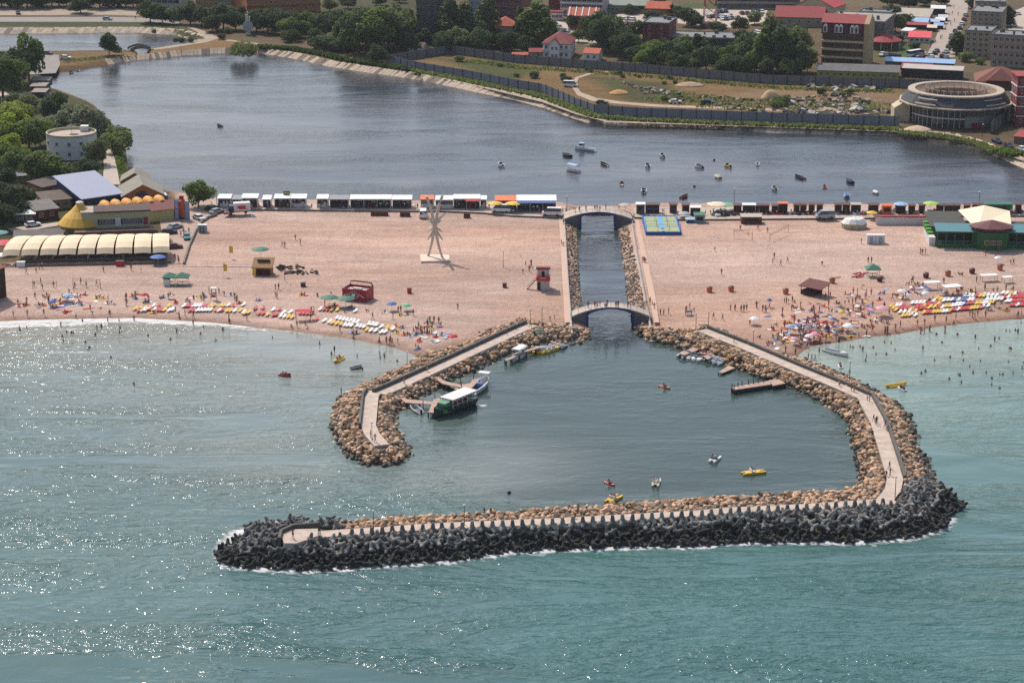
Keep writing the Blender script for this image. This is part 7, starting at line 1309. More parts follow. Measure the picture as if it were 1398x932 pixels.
for x, y in [(980,290),(985,292),(990,289),(995,293),(1000,291),(976,292),(988,294),(1004,293)]: add(x, y, 'sitting', None, 2.3)
for x, y in [(251,320),(254,322),(258,318),(250,316),(247,323),(153,216)]: add(x, y, None, None, LAND)
for x, y in [(1302,12),(1300,20),(1308,22),(1298,35),(1291,40),(1290,42),(1286,53),(1284,54),(1277,58),(1296,55),(1303,30),(1270,66),(185,27),(268,57)]: add(x, y, None, None, LAND)
# bathers
for _ in range(34): x_ = rq.uniform(10, 560); k_ = int(np.searchsorted([q[0] for q in SHORE_L], x_)); (xa, ya), (xb, yb) = SHORE_L[k_-1], SHORE_L[min(k_, len(SHORE_L)-1)]; y_ = ya + (yb-ya)*(x_-xa)/max(1, xb-xa); (add(x_, y_-rq.uniform(3,9), rq.choice(['standing','walking','sitting'])) if rq.random() < .5 else add(x_, y_+rq.uniform(3,22), 'standing', None, 'w', rq.choice([.3,.7,1.0])))
for _ in range(26): x_ = rq.uniform(1110, 1396); k_ = int(np.searchsorted([q[0] for q in SHORE_R], x_)); (xa, ya), (xb, yb) = SHORE_R[k_-1], SHORE_R[k_]; y_ = ya + (yb-ya)*(x_-xa)/max(1, xb-xa); (add(x_, y_-rq.uniform(3,8), rq.choice(['standing','walking'])) if rq.random() < .55 else add(x_, y_+rq.uniform(3,30), 'standing', None, 'w', rq.choice([.4,1.0])))
for cx, cy, rx, ry, n in ((75,412,55,7,16),(240,408,60,6,12)):
    for _ in range(n): add(cx+rq.gauss(0,.6)*rx, cy+rq.gauss(0,.55)*ry, rq.choice(['sitting','sitting','standing','lying']))
many(Zm(0,380,3.994), [(588,240),(332,262),(147,275),(530,280),(963,300),(1250,245),(978,222),(415,218),(655,285)], None, 'w', .35)
many(Zm(0,380,3.994), [(213,275),(305,280),(363,295),(390,298),(400,300),(340,318),(240,322),(287,325),(345,345),(465,350),(488,380),(520,310),(605,432),(808,315),(930,335),(1176,340),(730,578),(480,385)], 'standing', 'w', 1.0)
many(Zm(420,430,3.994), [(65,160),(130,220),(395,238),(418,222),(300,300),(390,150),(428,150),(250,130),(270,228)], 'standing', 'w', .75)
many(Zm(1048,400,3.994), [(835,222),(855,218),(883,215),(967,222),(640,222),(653,220),(222,360),(240,362),(257,365)], None, 'w', .3)
many(Zm(1048,400,3.994), [(637,270),(673,275),(576,298),(504,295),(694,312),(590,335),(647,335),(650,380),(920,228),(1035,230),(950,272),(1216,292),(1150,305),(1320,305),(1327,305),(1063,328),(995,352),(1160,372),(910,368),(1067,370),(1102,402),(1313,375),(1387,410),(838,440),(860,430),(1120,437),(1192,435),(1265,445),(1282,445),(1338,440),(1038,445),(1048,450),(990,470),(1222,468),(1222,502),(1265,520),(1295,552),(1056,490),(1386,290),(1398,380),(1300,208),(1320,210),(1350,205),(450,295),(465,298),(533,370),(445,430)], 'standing', 'w', 1.05)
def cam_d(q): return (q[0] if isinstance(q, tuple) else q)
def reserve(q): return 1 if (q[4] == 'w' or q[2] == 'lying') else 0
order = sorted(range(len(PEOPLE)), key=lambda i: -(PEOPLE[i][1] + (0 if PEOPLE[i][4] != 'w' else -60) - (40 if PEOPLE[i][2] in ('sitting','lying') else 0)))
LIM = 300; XP = MB(); XM = [SKIN, HAIR] + [pm(c,.8) for c in ('red','blue','dark','white','navy','pink','yellow')]; XI = {m.name: i for i, m in enumerate(XM)}
PW = {'standing':'standing','walking':'walking','sitting':'sitting','lying':'lying','bending':'bending','waving':'arm raising'}
def where(x, y):
    lx, ly, nm = min(LM, key=lambda l: (l[0]-x)**2 + ((l[1]-y)*1.6)**2); dx, dy = x-lx, (y-ly)*1.6
    if abs(dx) < 7 and abs(dy) < 8: return 'at ' + nm
    return ('right of ' if dx > 0 else 'left of ') + nm if abs(dx) > abs(dy) else ('below ' if dy > 0 else 'above ') + nm
seenlab = {}
for n_, i in enumerate(order):
    x, y, pose, fit, z, w = PEOPLE[i]
    if z == 'w': p = P(x, y, 0); p.z = -w
    elif z is None: p = G(x, y)
    else: p = P(x, y, z)
    rz = rnd.random()*6.28; s = rnd.uniform(.92, 1.06)*(1 if rnd.random() > .12 else .72)
    if n_ < LIM:
        o = bpy.data.objects.new('person', pmesh(pose, fit)); COL.objects.link(o); o.location = p; o.rotation_euler = (0,0,rz); o.scale = (s,s,s)
        act = 'wading' if z == 'w' and w < .9 else 'bathing' if z == 'w' else PW[pose]
        place = 'on the street in town' if y < 70 else where(x, y); lb = f'{act} person ' + (f'in the water {place}' if z == 'w' else f'in {fit} {place}')
        tag(o, lb, 'person', f'people {place}'[:60])
    else:
        me = pmesh(pose, fit); M = Matrix.Translation(p) @ Matrix.Rotation(rz,4,'Z') @ Matrix.Scale(s,4); of = len(XP.v); XP.v += [tuple(M @ v.co) for v in me.vertices]
        for q in me.polygons: XP.f.append(tuple(of+k for k in q.vertices)); XP.m.append(XI[me.materials[q.material_index].name])
if XP.v: tag(XP.build('people', XM, smooth=True), 'small figures in the water, on towels and far along the promenade', 'people', kind='stuff')
print('PEOPLE', len(PEOPLE))
# towels and small things beside the sunbathers
tc_ = ['white','red','pale blue','pink','yellow','blue','white','grey','orange']; TWL = []
for (x, y, pose, fit, z, w) in PEOPLE:
    if z is None and pose in ('sitting','lying') and y > 395 and rnd.random() < .55: TWL.append((x+rnd.uniform(-1.5,1.5), y+rnd.uniform(-.6,.8)))
for cx, cy, rx, ry, n in ((1110,442,60,22,46),(1080,462,38,12,22),(90,416,60,8,20),(585,462,28,9,10),(1245,395,40,6,10),(1180,420,40,12,14)):
    for _ in range(n): TWL.append((cx+rnd.gauss(0,.5)*rx, cy+rnd.gauss(0,.5)*ry))
for x, y in TWL[:290]:
    c = rnd.choice(tc_); towel(x, y, c, f'{c} beach towel {where(x, y)}')
# ------------------------------------------------------------------ boats, piers, vehicles, rubble
def hull(L_, B_, h, col, inner, parent, bow=1.0, deckh=.12, name='hull', sheer=.25, transom=.75):
    N = 12; st = []
    for i in range(N+1):
        u = i/N; w = B_/2*(transom + (1-transom)*min(1,u*3) if u < .45 else max(.02, (1-((u-.45)/.55)**2.2)**.9 if u < 1 else .02)); y = -L_/2 + L_*u; zt = h + sheer*u**2*1.6; st.append((y, w, zt))
    mb = MB(); mb.rings([[(-w, y, zt), (-w*.86, y, zt*.35), (-w*.4, y+(.0), -.25*(1-.6*(y/L_+.5)**3)), (w*.4, y, -.25*(1-.6*(y/L_+.5)**3)), (w*.86, y, zt*.35), (w, y, zt), (w*.84, y, zt), (w*.78, y, deckh+ .3*max(0,(y/L_+.5)-.7)), (-w*.78, y, deckh+.3*max(0,(y/L_+.5)-.7)), (-w*.84, y, zt)] for y, w, zt in st]); o = mb.build(name, col, parent)
    mb = MB(); mb.rings([[(-w*.76, y, deckh+.01), (w*.76, y, deckh+.01), (w*.76, y, deckh+.03), (-w*.76, y, deckh+.03)] for y, w, zt in st[:-2]]); mb.build('deck', inner, parent); return o
def head(x, y, dx, dy, z=0):
    p = P(x, y, z); q = P(x+dx, y+dy, z)-p; return p, math.atan2(-q.x, q.y)
def boat(label, x, y, dx, dy, L_, B_, h, col, inner='beige', kind='', cat='boat', name='boat', grp=None):
    p, rz = head(x, y, dx, dy); t = thing(name, label, cat, p, rz, grp); hull(L_, B_, h, pm(col,.4), pm(inner), t)
    if 'bench' in kind:
        for u in (-.28,0,.25): q = MB(); q.box(-B_*.38,B_*.38,L_*u-.12,L_*u+.12,h*.7,h*.7+.05); q.build('bench', WOOD, t)
    if 'motor' in kind: q = MB(); q.box(-.2,.2,-L_/2-.35,-L_/2-.02,h*.4,h+.45); q.box(-.06,.06,-L_/2-.3,-L_/2-.1,-.4,h*.4); q.build('outboard_motor', pm('dark'), t)
    if 'screen' in kind: q = MB(); q.rings([[(-B_*.36,L_*.1,h+.1),(B_*.36,L_*.1,h+.1),(B_*.36,L_*.1+.06,h+.1),(-B_*.36,L_*.1+.06,h+.1)],[(-B_*.3,L_*.05,h+.6),(B_*.3,L_*.05,h+.6),(B_*.3,L_*.05+.06,h+.6),(-B_*.3,L_*.05+.06,h+.6)]]); q.build('windscreen', GLASS, t); q = MB(); q.rings([[(-B_*.4,L_*.12,h+.02),(B_*.4,L_*.12,h+.02),(B_*.4,L_*.12,h+.12),(-B_*.4,L_*.12,h+.12)],[(-.1,L_*.42,h+.3),(.1,L_*.42,h+.3),(.1,L_*.42,h+.36),(-.1,L_*.42,h+.36)]]); q.build('foredeck', pm(col,.4), t); q = MB(); q.box(-B_*.34,B_*.34,-L_*.3,-L_*.12,.3,h+.12); q.build('seat', pm('grey'), t)
    for c in ('navy','blue','beige','dark','pale blue','white'):
        if 'cover:'+c in kind: q = MB(); n = 8; q.rings([[(-B_*.46*w,L_*u,h+.06),(-B_*.2*w,L_*u,h+.06+z),(B_*.2*w,L_*u,h+.06+z),(B_*.46*w,L_*u,h+.06)] for u, w, z in ((-.46,.8,.12),(-.2,1,.42),(.1,1,.46),(.3,.75,.3),(.42,.3,.25))]); q.build('cover', pm(c,.8), t)
        if 'canopy:'+c in kind:
            for sx in (-1,1):
                for u in (-.32,.22): q = MB(); q.tube([(sx*B_*.4,L_*u,h),(sx*B_*.4,L_*u,h+1.5)], .035, 5); q.build('post', WHITE, t)
            q = MB(); q.rings([[(B_*.55*math.cos(math.pi*k/6),y_,h+1.45+.3*math.sin(math.pi*k/6)) for k in range(7)] for y_ in (-L_*.4,L_*.3)]); q.build('canopy', pm(c,.7), t)
    if 'cabin' in kind: q = MB(); q.rings([[(-B_*.34,L_*u,.2) for u in (.05,.05)]+[(B_*.34,L_*.05,.2)]*0 or [(-B_*.34,L_*.08,.3),(B_*.34,L_*.08,.3),(B_*.3,L_*.3,.4),(-B_*.3,L_*.3,.4)],[(-B_*.32,L_*.09,h+1.3),(B_*.32,L_*.09,h+1.3),(B_*.28,L_*.26,h+1.3),(-B_*.28,L_*.26,h+1.3)]]); cb = q.build('cabin', WHITE, t); q = MB(); q.box(-B_*.38,B_*.38,L_*.06,L_*.29,h+1.31,h+1.4); q.build('cabin_roof', pm('pale blue'), t); q = MB(); q.box(-B_*.35,B_*.35,L_*.1,L_*.24,h+.6,h+1.1); q.build('window', GLASS, cb)
    if 'person' in kind:
        for k, yy in enumerate((-.1,.15)[:1 if 'one' in kind else 2]): o = bpy.data.objects.new('person', pmesh('sitting', rnd.choice(list(OUTFITS)))); COL.objects.link(o); wv = Matrix.Translation(p) @ Matrix.Rotation(rz,4,'Z') @ Vector((0, L_*yy, h*.55)); o.location = wv; o.rotation_euler = (0,0,rz+math.pi); tag(o, f'person sitting in the {" ".join(label.split(" with ")[0].split(" in ")[0].split(" on ")[0].split()[:7])}'+(', in the stern' if k == 0 else ', towards the bow'), 'person', 'people in boats')
    return t
LB = 'boats moored on the lake'
for a in [('small dark blue rowing boat alone at the left of the lake',300,173,-6,-2,3.4,1.3,.45,'navy','dark','bench person one'),('white speedboat leftmost of the moored group',684,227,-8,-4,4.0,1.6,.6,'white','beige','screen'),('dark covered boat beside the largest white boat',774,213.5,-8,-2,4.2,1.6,.55,'navy','dark','cover:dark'),('largest white boat on the lake, with a small cabin',799,205,-9,-1.2,7.6,2.2,.8,'white','pale blue','cabin'),('white boat with light blue canopy on the lake',782,234,-9,-2,5.6,1.9,.6,'white','beige','canopy:pale blue'),('long open boat with dark hull and pale inside',825,226,-8,-3,4.6,1.4,.5,'dark','beige','bench'),('small white motorboat below the upper white one',884,228,-5,-4,3.2,1.5,.55,'white','white','motor screen'),('white motorboat highest of the right pair',904,214,-6,-4,3.4,1.5,.55,'white','white','motor screen'),('white boat with dark blue cover right of the pair',954,229,-8,-2.4,4.2,1.6,.55,'white','navy','screen cover:navy'),('yellow speedboat on the lake',993,228,-7,-2.6,3.6,1.6,.55,'yellow','white','motor screen'),('white boat under a beige cover',980,243,-6,-3,3.8,1.7,.5,'white','beige','cover:beige'),('tiny white boat with dark stern, upper right of the group',1034,225,-2,-4,2.4,1.2,.5,'white','white','motor'),('small white boat above the cafe lamp post',1057,259,-6,-4,3.0,1.4,.5,'white','white','motor screen'),('small dark red boat with white bow near the farther bridge',849,252.5,0,-4,2.6,1.3,.5,'dark red','white','bench'),('white motorboat nearest the farther bridge',879,262,1,-5,3.8,1.7,.55,'white','beige','motor screen'),('dark red rowing boat at the quay behind the kiosks',934,270,8,-3,4.0,1.4,.5,'dark red','brown','bench'),('long open dark blue boat',1092,244,-9,-3,5.2,1.6,.55,'navy','dark','bench'),('long dark blue boat under a cover',1160,249,-8,-4,4.6,1.6,.55,'navy','navy','cover:navy'),('small orange boat between the two dark blue ones',1126,256.5,-2,-4,2.6,1.2,.45,'orange','brown','bench'),('white boat under a bright blue cover',1156,269,-1,-5,4.0,1.8,.5,'white','white','motor cover:blue'),('plain white dinghy rightmost on the lake',1195,264,-7,-3,3.0,1.2,.4,'white','white','cover:white'),
 ('dark blue boat half ashore at the slipway',97,100,-8,-4,3.6,1.3,.4,'navy','brown','bench'),('light blue boat half ashore beside the dark one',107,97,-6,-3,3.2,1.2,.4,'teal','pale blue','bench')]: boat(*a, grp=LB if a[1] > 200 else 'boats at the slipway' if a[1] < 200 and a[1] < 120 else None)
# harbour boats
boat('small white motorboat moored beside the lower left pier', 568, 561, -9, -6, 4.6, 1.8, .6, 'white', 'grey', 'motor bench')
boat('dark green open work boat between the two left piers', 617, 529, -12, -8, 6.4, 2.2, .7, 'green', 'beige', 'bench')
t = boat('white fishing boat with white bow canopy at the upper left pier', 655, 530, 13, -11, 9.4, 3.0, 1.1, 'white', 'silver', ''); q = MB(); q.box(-1.2,1.2,2.0,3.6,2.6,2.72); q.build('canopy', WHITE, t)
for sx in (-1.1,1.1):
    for y in (2.1,3.5): q = MB(); q.tube([(sx,y,.9),(sx,y,2.6)], .04, 5); q.build('post', WHITE, t)
q = MB(); q.box(-.6,.6,-.8,.2,.2,1.3); q.build('engine_box', pm('blue'), t); q = MB(); q.tube([(0,4.4,1.2),(0,4.4,3.4)], .05); q.build('mast', WHITE, t)
boat('white boat with white canopy moored by the rubble below the left walkway', 708, 489, -9, 5, 5.6, 2.0, .8, 'white', 'brown', 'canopy:white')
def tour():
    p, rz = head(619, 561, -28, 11.5); t = thing('tour_boat', 'green passenger boat with long white flat roof at the left pier', 'boat', p, rz); L_ = 12.6; hull(L_, 3.4, 1.5, mat(C(48,70,62,.6),.5,.12,.6), pm('grey'), t, sheer=.5, deckh=.5, transom=.85)
    q = MB(); q.box(-1.75,1.75,-L_*.46,L_*.18,3.1,3.28); q.build('roof', WHITE, t); gm = mat(C(70,140,96,.75),.5,.08,.6)
    for sx in (-1.6,1.6):
        for k in range(6): q = MB(); q.box(sx-.05,sx+.05,-L_*.45+k*L_*.62/5-.05,-L_*.45+k*L_*.62/5+.05,1.4,3.1); q.build('post', WHITE, t)
    q = MB(); q.rings([[(-1.25,L_*.19,.6),(1.25,L_*.19,.6),(1.0,L_*.36,.9),(-1.0,L_*.36,.9)],[(-1.2,L_*.2,2.9),(1.2,L_*.2,2.9),(.95,L_*.31,2.7),(-.95,L_*.31,2.7)]]); w = q.build('wheelhouse', gm, t); q = MB(); q.rings([[(-.85,L_*.345,1.75),(.85,L_*.345,1.75),(.8,L_*.328,2.45),(-.8,L_*.328,2.45)],[(-.85,L_*.36,1.75),(.85,L_*.36,1.75),(.8,L_*.342,2.45),(-.8,L_*.342,2.45)]]); q.build('window', GLASS, w)
    q = MB(); q.rings([[(-1.3,L_*.3,1.5),(1.3,L_*.3,1.5),(1.3,L_*.3,1.75),(-1.3,L_*.3,1.75)],[(-.25,L_*.47,1.9),(.25,L_*.47,1.9),(.25,L_*.47,2.1),(-.25,L_*.47,2.1)]]); q.build('foredeck', gm, t); q = MB()
    for k in range(7):
        for sx in (-.9,.9): q.box(sx-.5,sx+.5,-L_*.42+k*1.05,-L_*.42+k*1.05+.4,.5,1.5)
    q.build('bench_rows', mat(C(120,50,54,.6),.7,.15,1), t); q = MB(); q.tube([(-1.62,-L_*.45,2.0),(-1.62,L_*.18,2.0)], .04, 4); q.tube([(1.62,-L_*.45,2.0),(1.62,L_*.18,2.0)], .04, 4); q.build('rail', WHITE, t)
tour()
def sail():
    p, rz = head(1141, 483, 17, 4.5); t = thing('sailing_boat', 'slim white sailing boat with lowered sail and brown cockpit at the beach', 'boat', p, rz); L_ = 6.8; hull(L_, 1.9, .6, pm('white',.3), mat(C(110,70,52,.6),.8,.15,1), t, transom=.7); q = MB(); q.tube([(0,.8,.4),(0,.8,4.2)], .05); q.build('mast', DKG, t); q = MB(); q.obox((0,.75,3.3),(.3,.35,.9)); q.build('furled_sail', pm('dark'), t); q = MB(); q.rings([[(-.7,L_*.18,.62),(.7,L_*.18,.62),(.7,L_*.18,.72),(-.7,L_*.18,.72)],[(-.05,L_*.47,.9),(.05,L_*.47,.9),(.05,L_*.47,.96),(-.05,L_*.47,.96)]]); q.build('foredeck', WHITE, t)
sail()
def pedalo(label, x, y, dx, dy, col='white', ppl=0, z=0, grp=None, L_=2.9):
    p, rz = head(x, y, dx, dy, z); t = thing('pedal_boat', label, 'pedal boat', p, rz, grp)
    for s in (-.48,.48): q = MB(); q.rings([[(s-.24*w,L_*u,-.15+.2*abs(u)),(s+.24*w,L_*u,-.15+.2*abs(u)),(s+.26*w,L_*u,.32+.25*max(0,u)),(s-.26*w,L_*u,.32+.25*max(0,u))] for u, w in ((-.5,.7),(-.3,1),(.2,1),(.42,.7),(.5,.25))]); q.build('float', pm(col,.4), t)
    q = MB(); q.box(-.7,.7,-L_*.38,L_*.25,.3,.42); q.build('deck', pm(col,.4), t)
    for s in (-.36,.36): q = MB(); q.box(s-.28,s+.28,-.5,.0,.421,.62); q.box(s-.28,s+.28,-.65,-.5,.421,1.0); q.build('seat', pm('grey' if col == 'white' else 'white'), t)
    if grp: t.scale = (1.3,1.3,1.3)
    for k in range(ppl): o = bpy.data.objects.new('person', pmesh('sitting', rnd.choice(list(OUTFITS)))); COL.objects.link(o); o.location = Matrix.Translation(p) @ Matrix.Rotation(rz,4,'Z') @ Vector((-.36+.72*k, -.2, .5)); o.rotation_euler = (0,0,rz+math.pi); tag(o, f'person on the {"left" if k == 0 else "right"} seat of the {" ".join(label.split()[:9])}', 'person', 'people on pedal boats')
    return t
pedalo('white pedal boat in the right of the basin', 976, 628, 8, -6, 'white', 2, L_=3.4); pedalo('yellow pedal boat trailing a wake', 1029, 646, 14, -1.4, 'yellow', 1, L_=4.6); pedalo('white and yellow pedal boat by the wake', 896, 660, 3, -8, 'cream', 2, L_=3.6); pedalo('orange yellow pedal boat below the red kayak', 838, 682, 12, -6, 'yellow', 2, L_=4.2)
for i, (x, y, lb) in enumerate([(934,486,'leftmost white pedal boat at the right dock'),(941,488.5,'second white pedal boat at the right dock'),(948,490,'third white pedal boat at the right dock'),(955,491,'white pedal boat fourth in line at the right dock')]): pedalo(lb, x, y, -7, 2.8, 'white', 0, 0, 'white pedal boats at the right dock', 3.)
for i, (x, y, lb) in enumerate([(973,490,'grey white catamaran hull nearest the dock'),(979,493,'grey white catamaran hull in the middle'),(986,495,'grey white catamaran hull farthest right')]): pedalo(lb, x, y, 12, -5, 'silver', 0, 0, 'grey catamarans at the right dock', 4.2)
for i, (x, y, lb) in enumerate([(732,479.5,'leftmost yellow pedal boat of the raft below the left rubble'),(738,480,'second yellow pedal boat of the raft'),(744,480,'third yellow pedal boat of the raft'),(750,479,'yellow pedal boat fourth in the raft'),(756,477,'rightmost yellow pedal boat of the raft')]): pedalo(lb, x, y, 8, -3.4, 'yellow', 0, 0, 'yellow pedal boats of the raft', 3.2)
for i, (x, y, lb) in enumerate([(757,471,'red nosed pedal boat behind the yellow raft'),(763,473,'grey pedal boat right of the yellow raft'),(768,474,'dark grey pedal boat at the rubble end')]): pedalo(lb, x, y, 6, -3, ['red','silver','grey'][i], 0, .1, None, 2.8)
def kayak(label, x, y, dx, dy, L_, col, z=0, person=0, B_=.75, name='kayak', cat='kayak'):
    p, rz = head(x, y, dx, dy, z); t = thing(name, label, cat, p, rz); q = MB(); q.rings([[(B_/2*w*math.cos(a), L_*u, .14+.5*max(0,abs(u)-.3)+.16*math.sin(a)) for a in np.linspace(0,2*math.pi,9)[:-1]] for u, w in ((-.5,.05),(-.4,.5),(-.2,.95),(.2,.95),(.4,.5),(.5,.05))]); q.build('hull', pm(col,.4), t); q = MB(); q.rings([[(B_*.3*math.cos(a), L_*.12*math.sin(a), z_) for a in np.linspace(0,2*math.pi,11)[:-1]] for z_ in (.25,.33)]); q.build('cockpit', DARK, t)
    if person: o = bpy.data.objects.new('person', pmesh('sitting', 'red swimwear')); COL.objects.link(o); o.location = p + Vector((0,0,.2)); o.rotation_euler = (0,0,rz+math.pi); tag(o, f'person paddling the {label}'[:80], 'person', 'people in kayaks'); q = MB(); q.tube([(-1.1,.1,.9),(1.1,.25,.6)], .025, 4); q.obox((-1.15,.1,.92),(.3,.03,.16)); q.obox((1.15,.25,.58),(.3,.03,.16)); q.build('paddle', WHITE, t)
kayak('orange kayak with a paddler in the middle of the basin', 907, 529, 9, 2, 3.0, 'orange', 0, 1); kayak('red kayak beside the orange pedal boat', 832, 661, 9, 3, 2.8, 'red', 0, 1)
for a in [('yellow kayak lying on the rocks above the catamarans',994,484,12,6,4.2,'yellow',1.3),('second yellow kayak lying on the rocks, slightly lower',1000,488,10,5,3.8,'yellow',1.2),('red boat shell lying at the right dock',968,483,12,-3,4.4,'red',.9),('dark red boat shell on the right dock nearer the rocks',962,477,6,-3,3.0,'dark red',1.3),('white surfboard floating left of the right dock',892,466,8,-1,2.4,'white',.05),('first blue and white board lying on the sand left of the nearer bridge',764,447,4,-3.6,2.6,'pale blue',LAND-.3),('second blue and white board lying on the sand',770,446.5,4,-3.6,2.6,'pale blue',LAND-.3),('third blue and white board lying nearest the bridge',776,446,4,-3.6,2.6,'pale blue',LAND-.3)]: kayak(*a)
def banana(label, x, y, dx, dy, L_, ppl=0, col='yellow'):
    p, rz = head(x, y, dx, dy); t = thing('banana_boat', label, 'banana boat', p, rz); q = MB(); q.tube([(0,L_*u,.3+1.1*max(0,abs(u)-.32)) for u in np.linspace(-.5,.5,13)], [.08,.3]+[.4]*9+[.3,.1], 8); q.build('tube', pm(col,.5), t)
    for s in (-.55,.55): q = MB(); q.tube([(s,L_*u,.12) for u in np.linspace(-.38,.38,9)], [.1]+[.22]*7+[.1], 7); q.build('side_tube', pm(col,.5), t)
    for k in range(ppl): o = bpy.data.objects.new('person', pmesh('sitting', rnd.choice(list(OUTFITS)))); COL.objects.link(o); o.location = Matrix.Translation(p) @ Matrix.Rotation(rz,4,'Z') @ Vector((0,-L_*.2+k*1.2,.45)); o.rotation_euler = (0,0,rz+math.pi); tag(o, ['person at the back of the left banana boat','person in the middle of the left banana boat'][k], 'person', 'people on the banana boat')
banana('yellow banana boat in the left bathing water', 463, 492, 11, -7, 4.6, 2); banana('long yellow banana boat off the right beach', 1223, 527, 17, -2.6, 5.4)
def jetski(label, x, y, dx, dy, c):
    p, rz = head(x, y, dx, dy); t = thing('jet_ski', label, 'jet ski', p, rz); q = MB(); q.rings([[(-.45*w,2.6*u,.0),(.45*w,2.6*u,0),(.5*w,2.6*u,.35+.15*max(0,u)),(-.5*w,2.6*u,.35+.15*max(0,u))] for u, w in ((-.5,.85),(-.1,1),(.25,.8),(.5,.15))]); q.build('hull', pm('white',.3), t); q = MB(); q.box(-.22,.22,-.95,.2,.36,.72); q.build('seat', pm(c), t); q = MB(); q.obox((0,.35,.85),(.7,.12,.12)); q.obox((0,.4,.6),(.3,.4,.5)); q.build('handlebar', pm('dark red'), t)
jetski('white jet ski near the sailing boat', 1147, 501, -3, -6, 'dark red'); jetski('white jet ski alongside the long banana boat', 1231, 532, -9, -4, 'dark')
boat('small grey inflatable dinghy in the left bathing water', 486, 503, 8, -1, 2.6, 1.3, .35, 'grey', 'grey', 'bench')
boat('small red inflatable with people off the left beach', 389, 513, 8, 1, 2.8, 1.3, .35, 'red', 'dark', 'person')
for lb, x, y, c in [('dark mooring buoy above the yellow boat',975,219,'dark'),('dark mooring buoy left of the beige covered boat',948,255,'dark'),('dark buoy in the lower part of the basin',695,673,'dark')]: q = MB(); q.lathe([(.05,-.2),(.32,-.05),(.36,.2),(.25,.42),(.05,.5)], 8); o = q.build('buoy', pm(c), None, P(x, y, 0)); tag(o, lb, 'buoy')
for i, (x, y) in enumerate([(1170,374),(1175,376),(1180,374),(1174,379),(1168,378)]): kayak(f'red plastic canoe on the sand beside the green pavilion, {["topmost","middle","right one","lowest","leftmost"][i]}', x, y, 9, -2, 2.8, 'red', LAND-.1)
for i, (x, y) in enumerate([(1141,380),(1145,379)]): kayak(f'yellow plastic float on the sand right of the brown bar, {["left","right"][i]} one', x, y, 4, -2, 1.8, 'yellow', LAND-.1)
# piers
PW_ = mat(C(204,170,150,.72), .9, .2, 1.2, name='pier_boards'); PIL = mat((.03,.028,.026), .9, .2, 1, name='wet_pile')
def pier(label, polys, z=.95, posts=(), skirt=False):
    t = thing('pier', label, 'pier'); 
    for k, pl in enumerate(polys):
        q = MB(); q.prism([tuple(P(x, y, z)[:2]) for x, y in pl], z-.18-.006*k, z-.006*k); q.build('boards', PW_, t); q = MB()
        for i in range(len(pl)):
            a, b = P(*pl[i], z=z), P(*pl[(i+1)%len(pl)], z=z); n = max(1, int((b-a).length/2.5))
            for j in range(n): c = a.lerp(b, j/n); q.tube([(c.x,c.y,-.8),(c.x,c.y,z-.19)], .14, 6)
        q.build('piles', PIL, t)
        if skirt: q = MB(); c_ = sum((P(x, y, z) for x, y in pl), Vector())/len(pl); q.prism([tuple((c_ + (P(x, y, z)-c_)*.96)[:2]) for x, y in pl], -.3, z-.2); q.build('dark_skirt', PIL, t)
    for x, y in posts: p = P(x, y, z); q = MB(); q.tube([(p.x,p.y,-.5),(p.x,p.y,z+1.0)], .09, 6); q.build('mooring_post', DWOOD, t)
Q7 = Zm(530,490,7.766)
def qs(zf, l): return [zf(u, v) for u, v in l]
pier('upper left pier with an angled platform beside the fishing boat', [qs(Q7,[(425,160),(470,150),(600,232),(790,275),(790,305),(580,262)]), qs(Q7,[(780,268),(868,255),(905,205),(965,222),(878,310),(812,335)])], 1.3, qs(Q7,[(775,300),(770,250),(905,215)]))
pier('lower left pier with platform at the green tour boat', [qs(Q7,[(55,360),(95,355),(200,425),(470,450),(470,480),(185,460)]), qs(Q7,[(490,412),(580,418),(505,572),(425,562)])], 1.2, qs(Q7,[(370,490),(495,420),(575,430)]))
Q6 = Zm(870,430,6.657)
pier('right pier on piles with a row of mooring posts', [qs(Q6,[(858,655),(880,678),(1215,628),(1200,596)]), qs(Q6,[(1195,590),(1290,583),(1348,618),(1235,640)])], .95, qs(Q6,[(862,665),(915,650),(952,640),(1010,632),(1055,625),(1098,618),(1145,610),(880,676)]), True)
pier('pale gangway with dock for the white pedal boats', [qs(Q6,[(385,350),(400,330),(735,222),(755,238),(430,362)]), qs(Q6,[(560,338),(620,340),(672,385),(640,400)])], 1.0)
pier('small low pink landing stage right of the catamarans', [qs(Q6,[(738,518),(830,458),(890,478),(775,525)])], .5)
pier('gangway down the rubble to the white canopied boat', [qs(Zm(670,430,7.766),[(150,470),(210,445),(375,370),(560,320),(565,335),(380,385),(225,462),(165,482)]), qs(Zm(670,430,7.766),[(205,250),(225,245),(370,350),(345,360)])], 1.2)
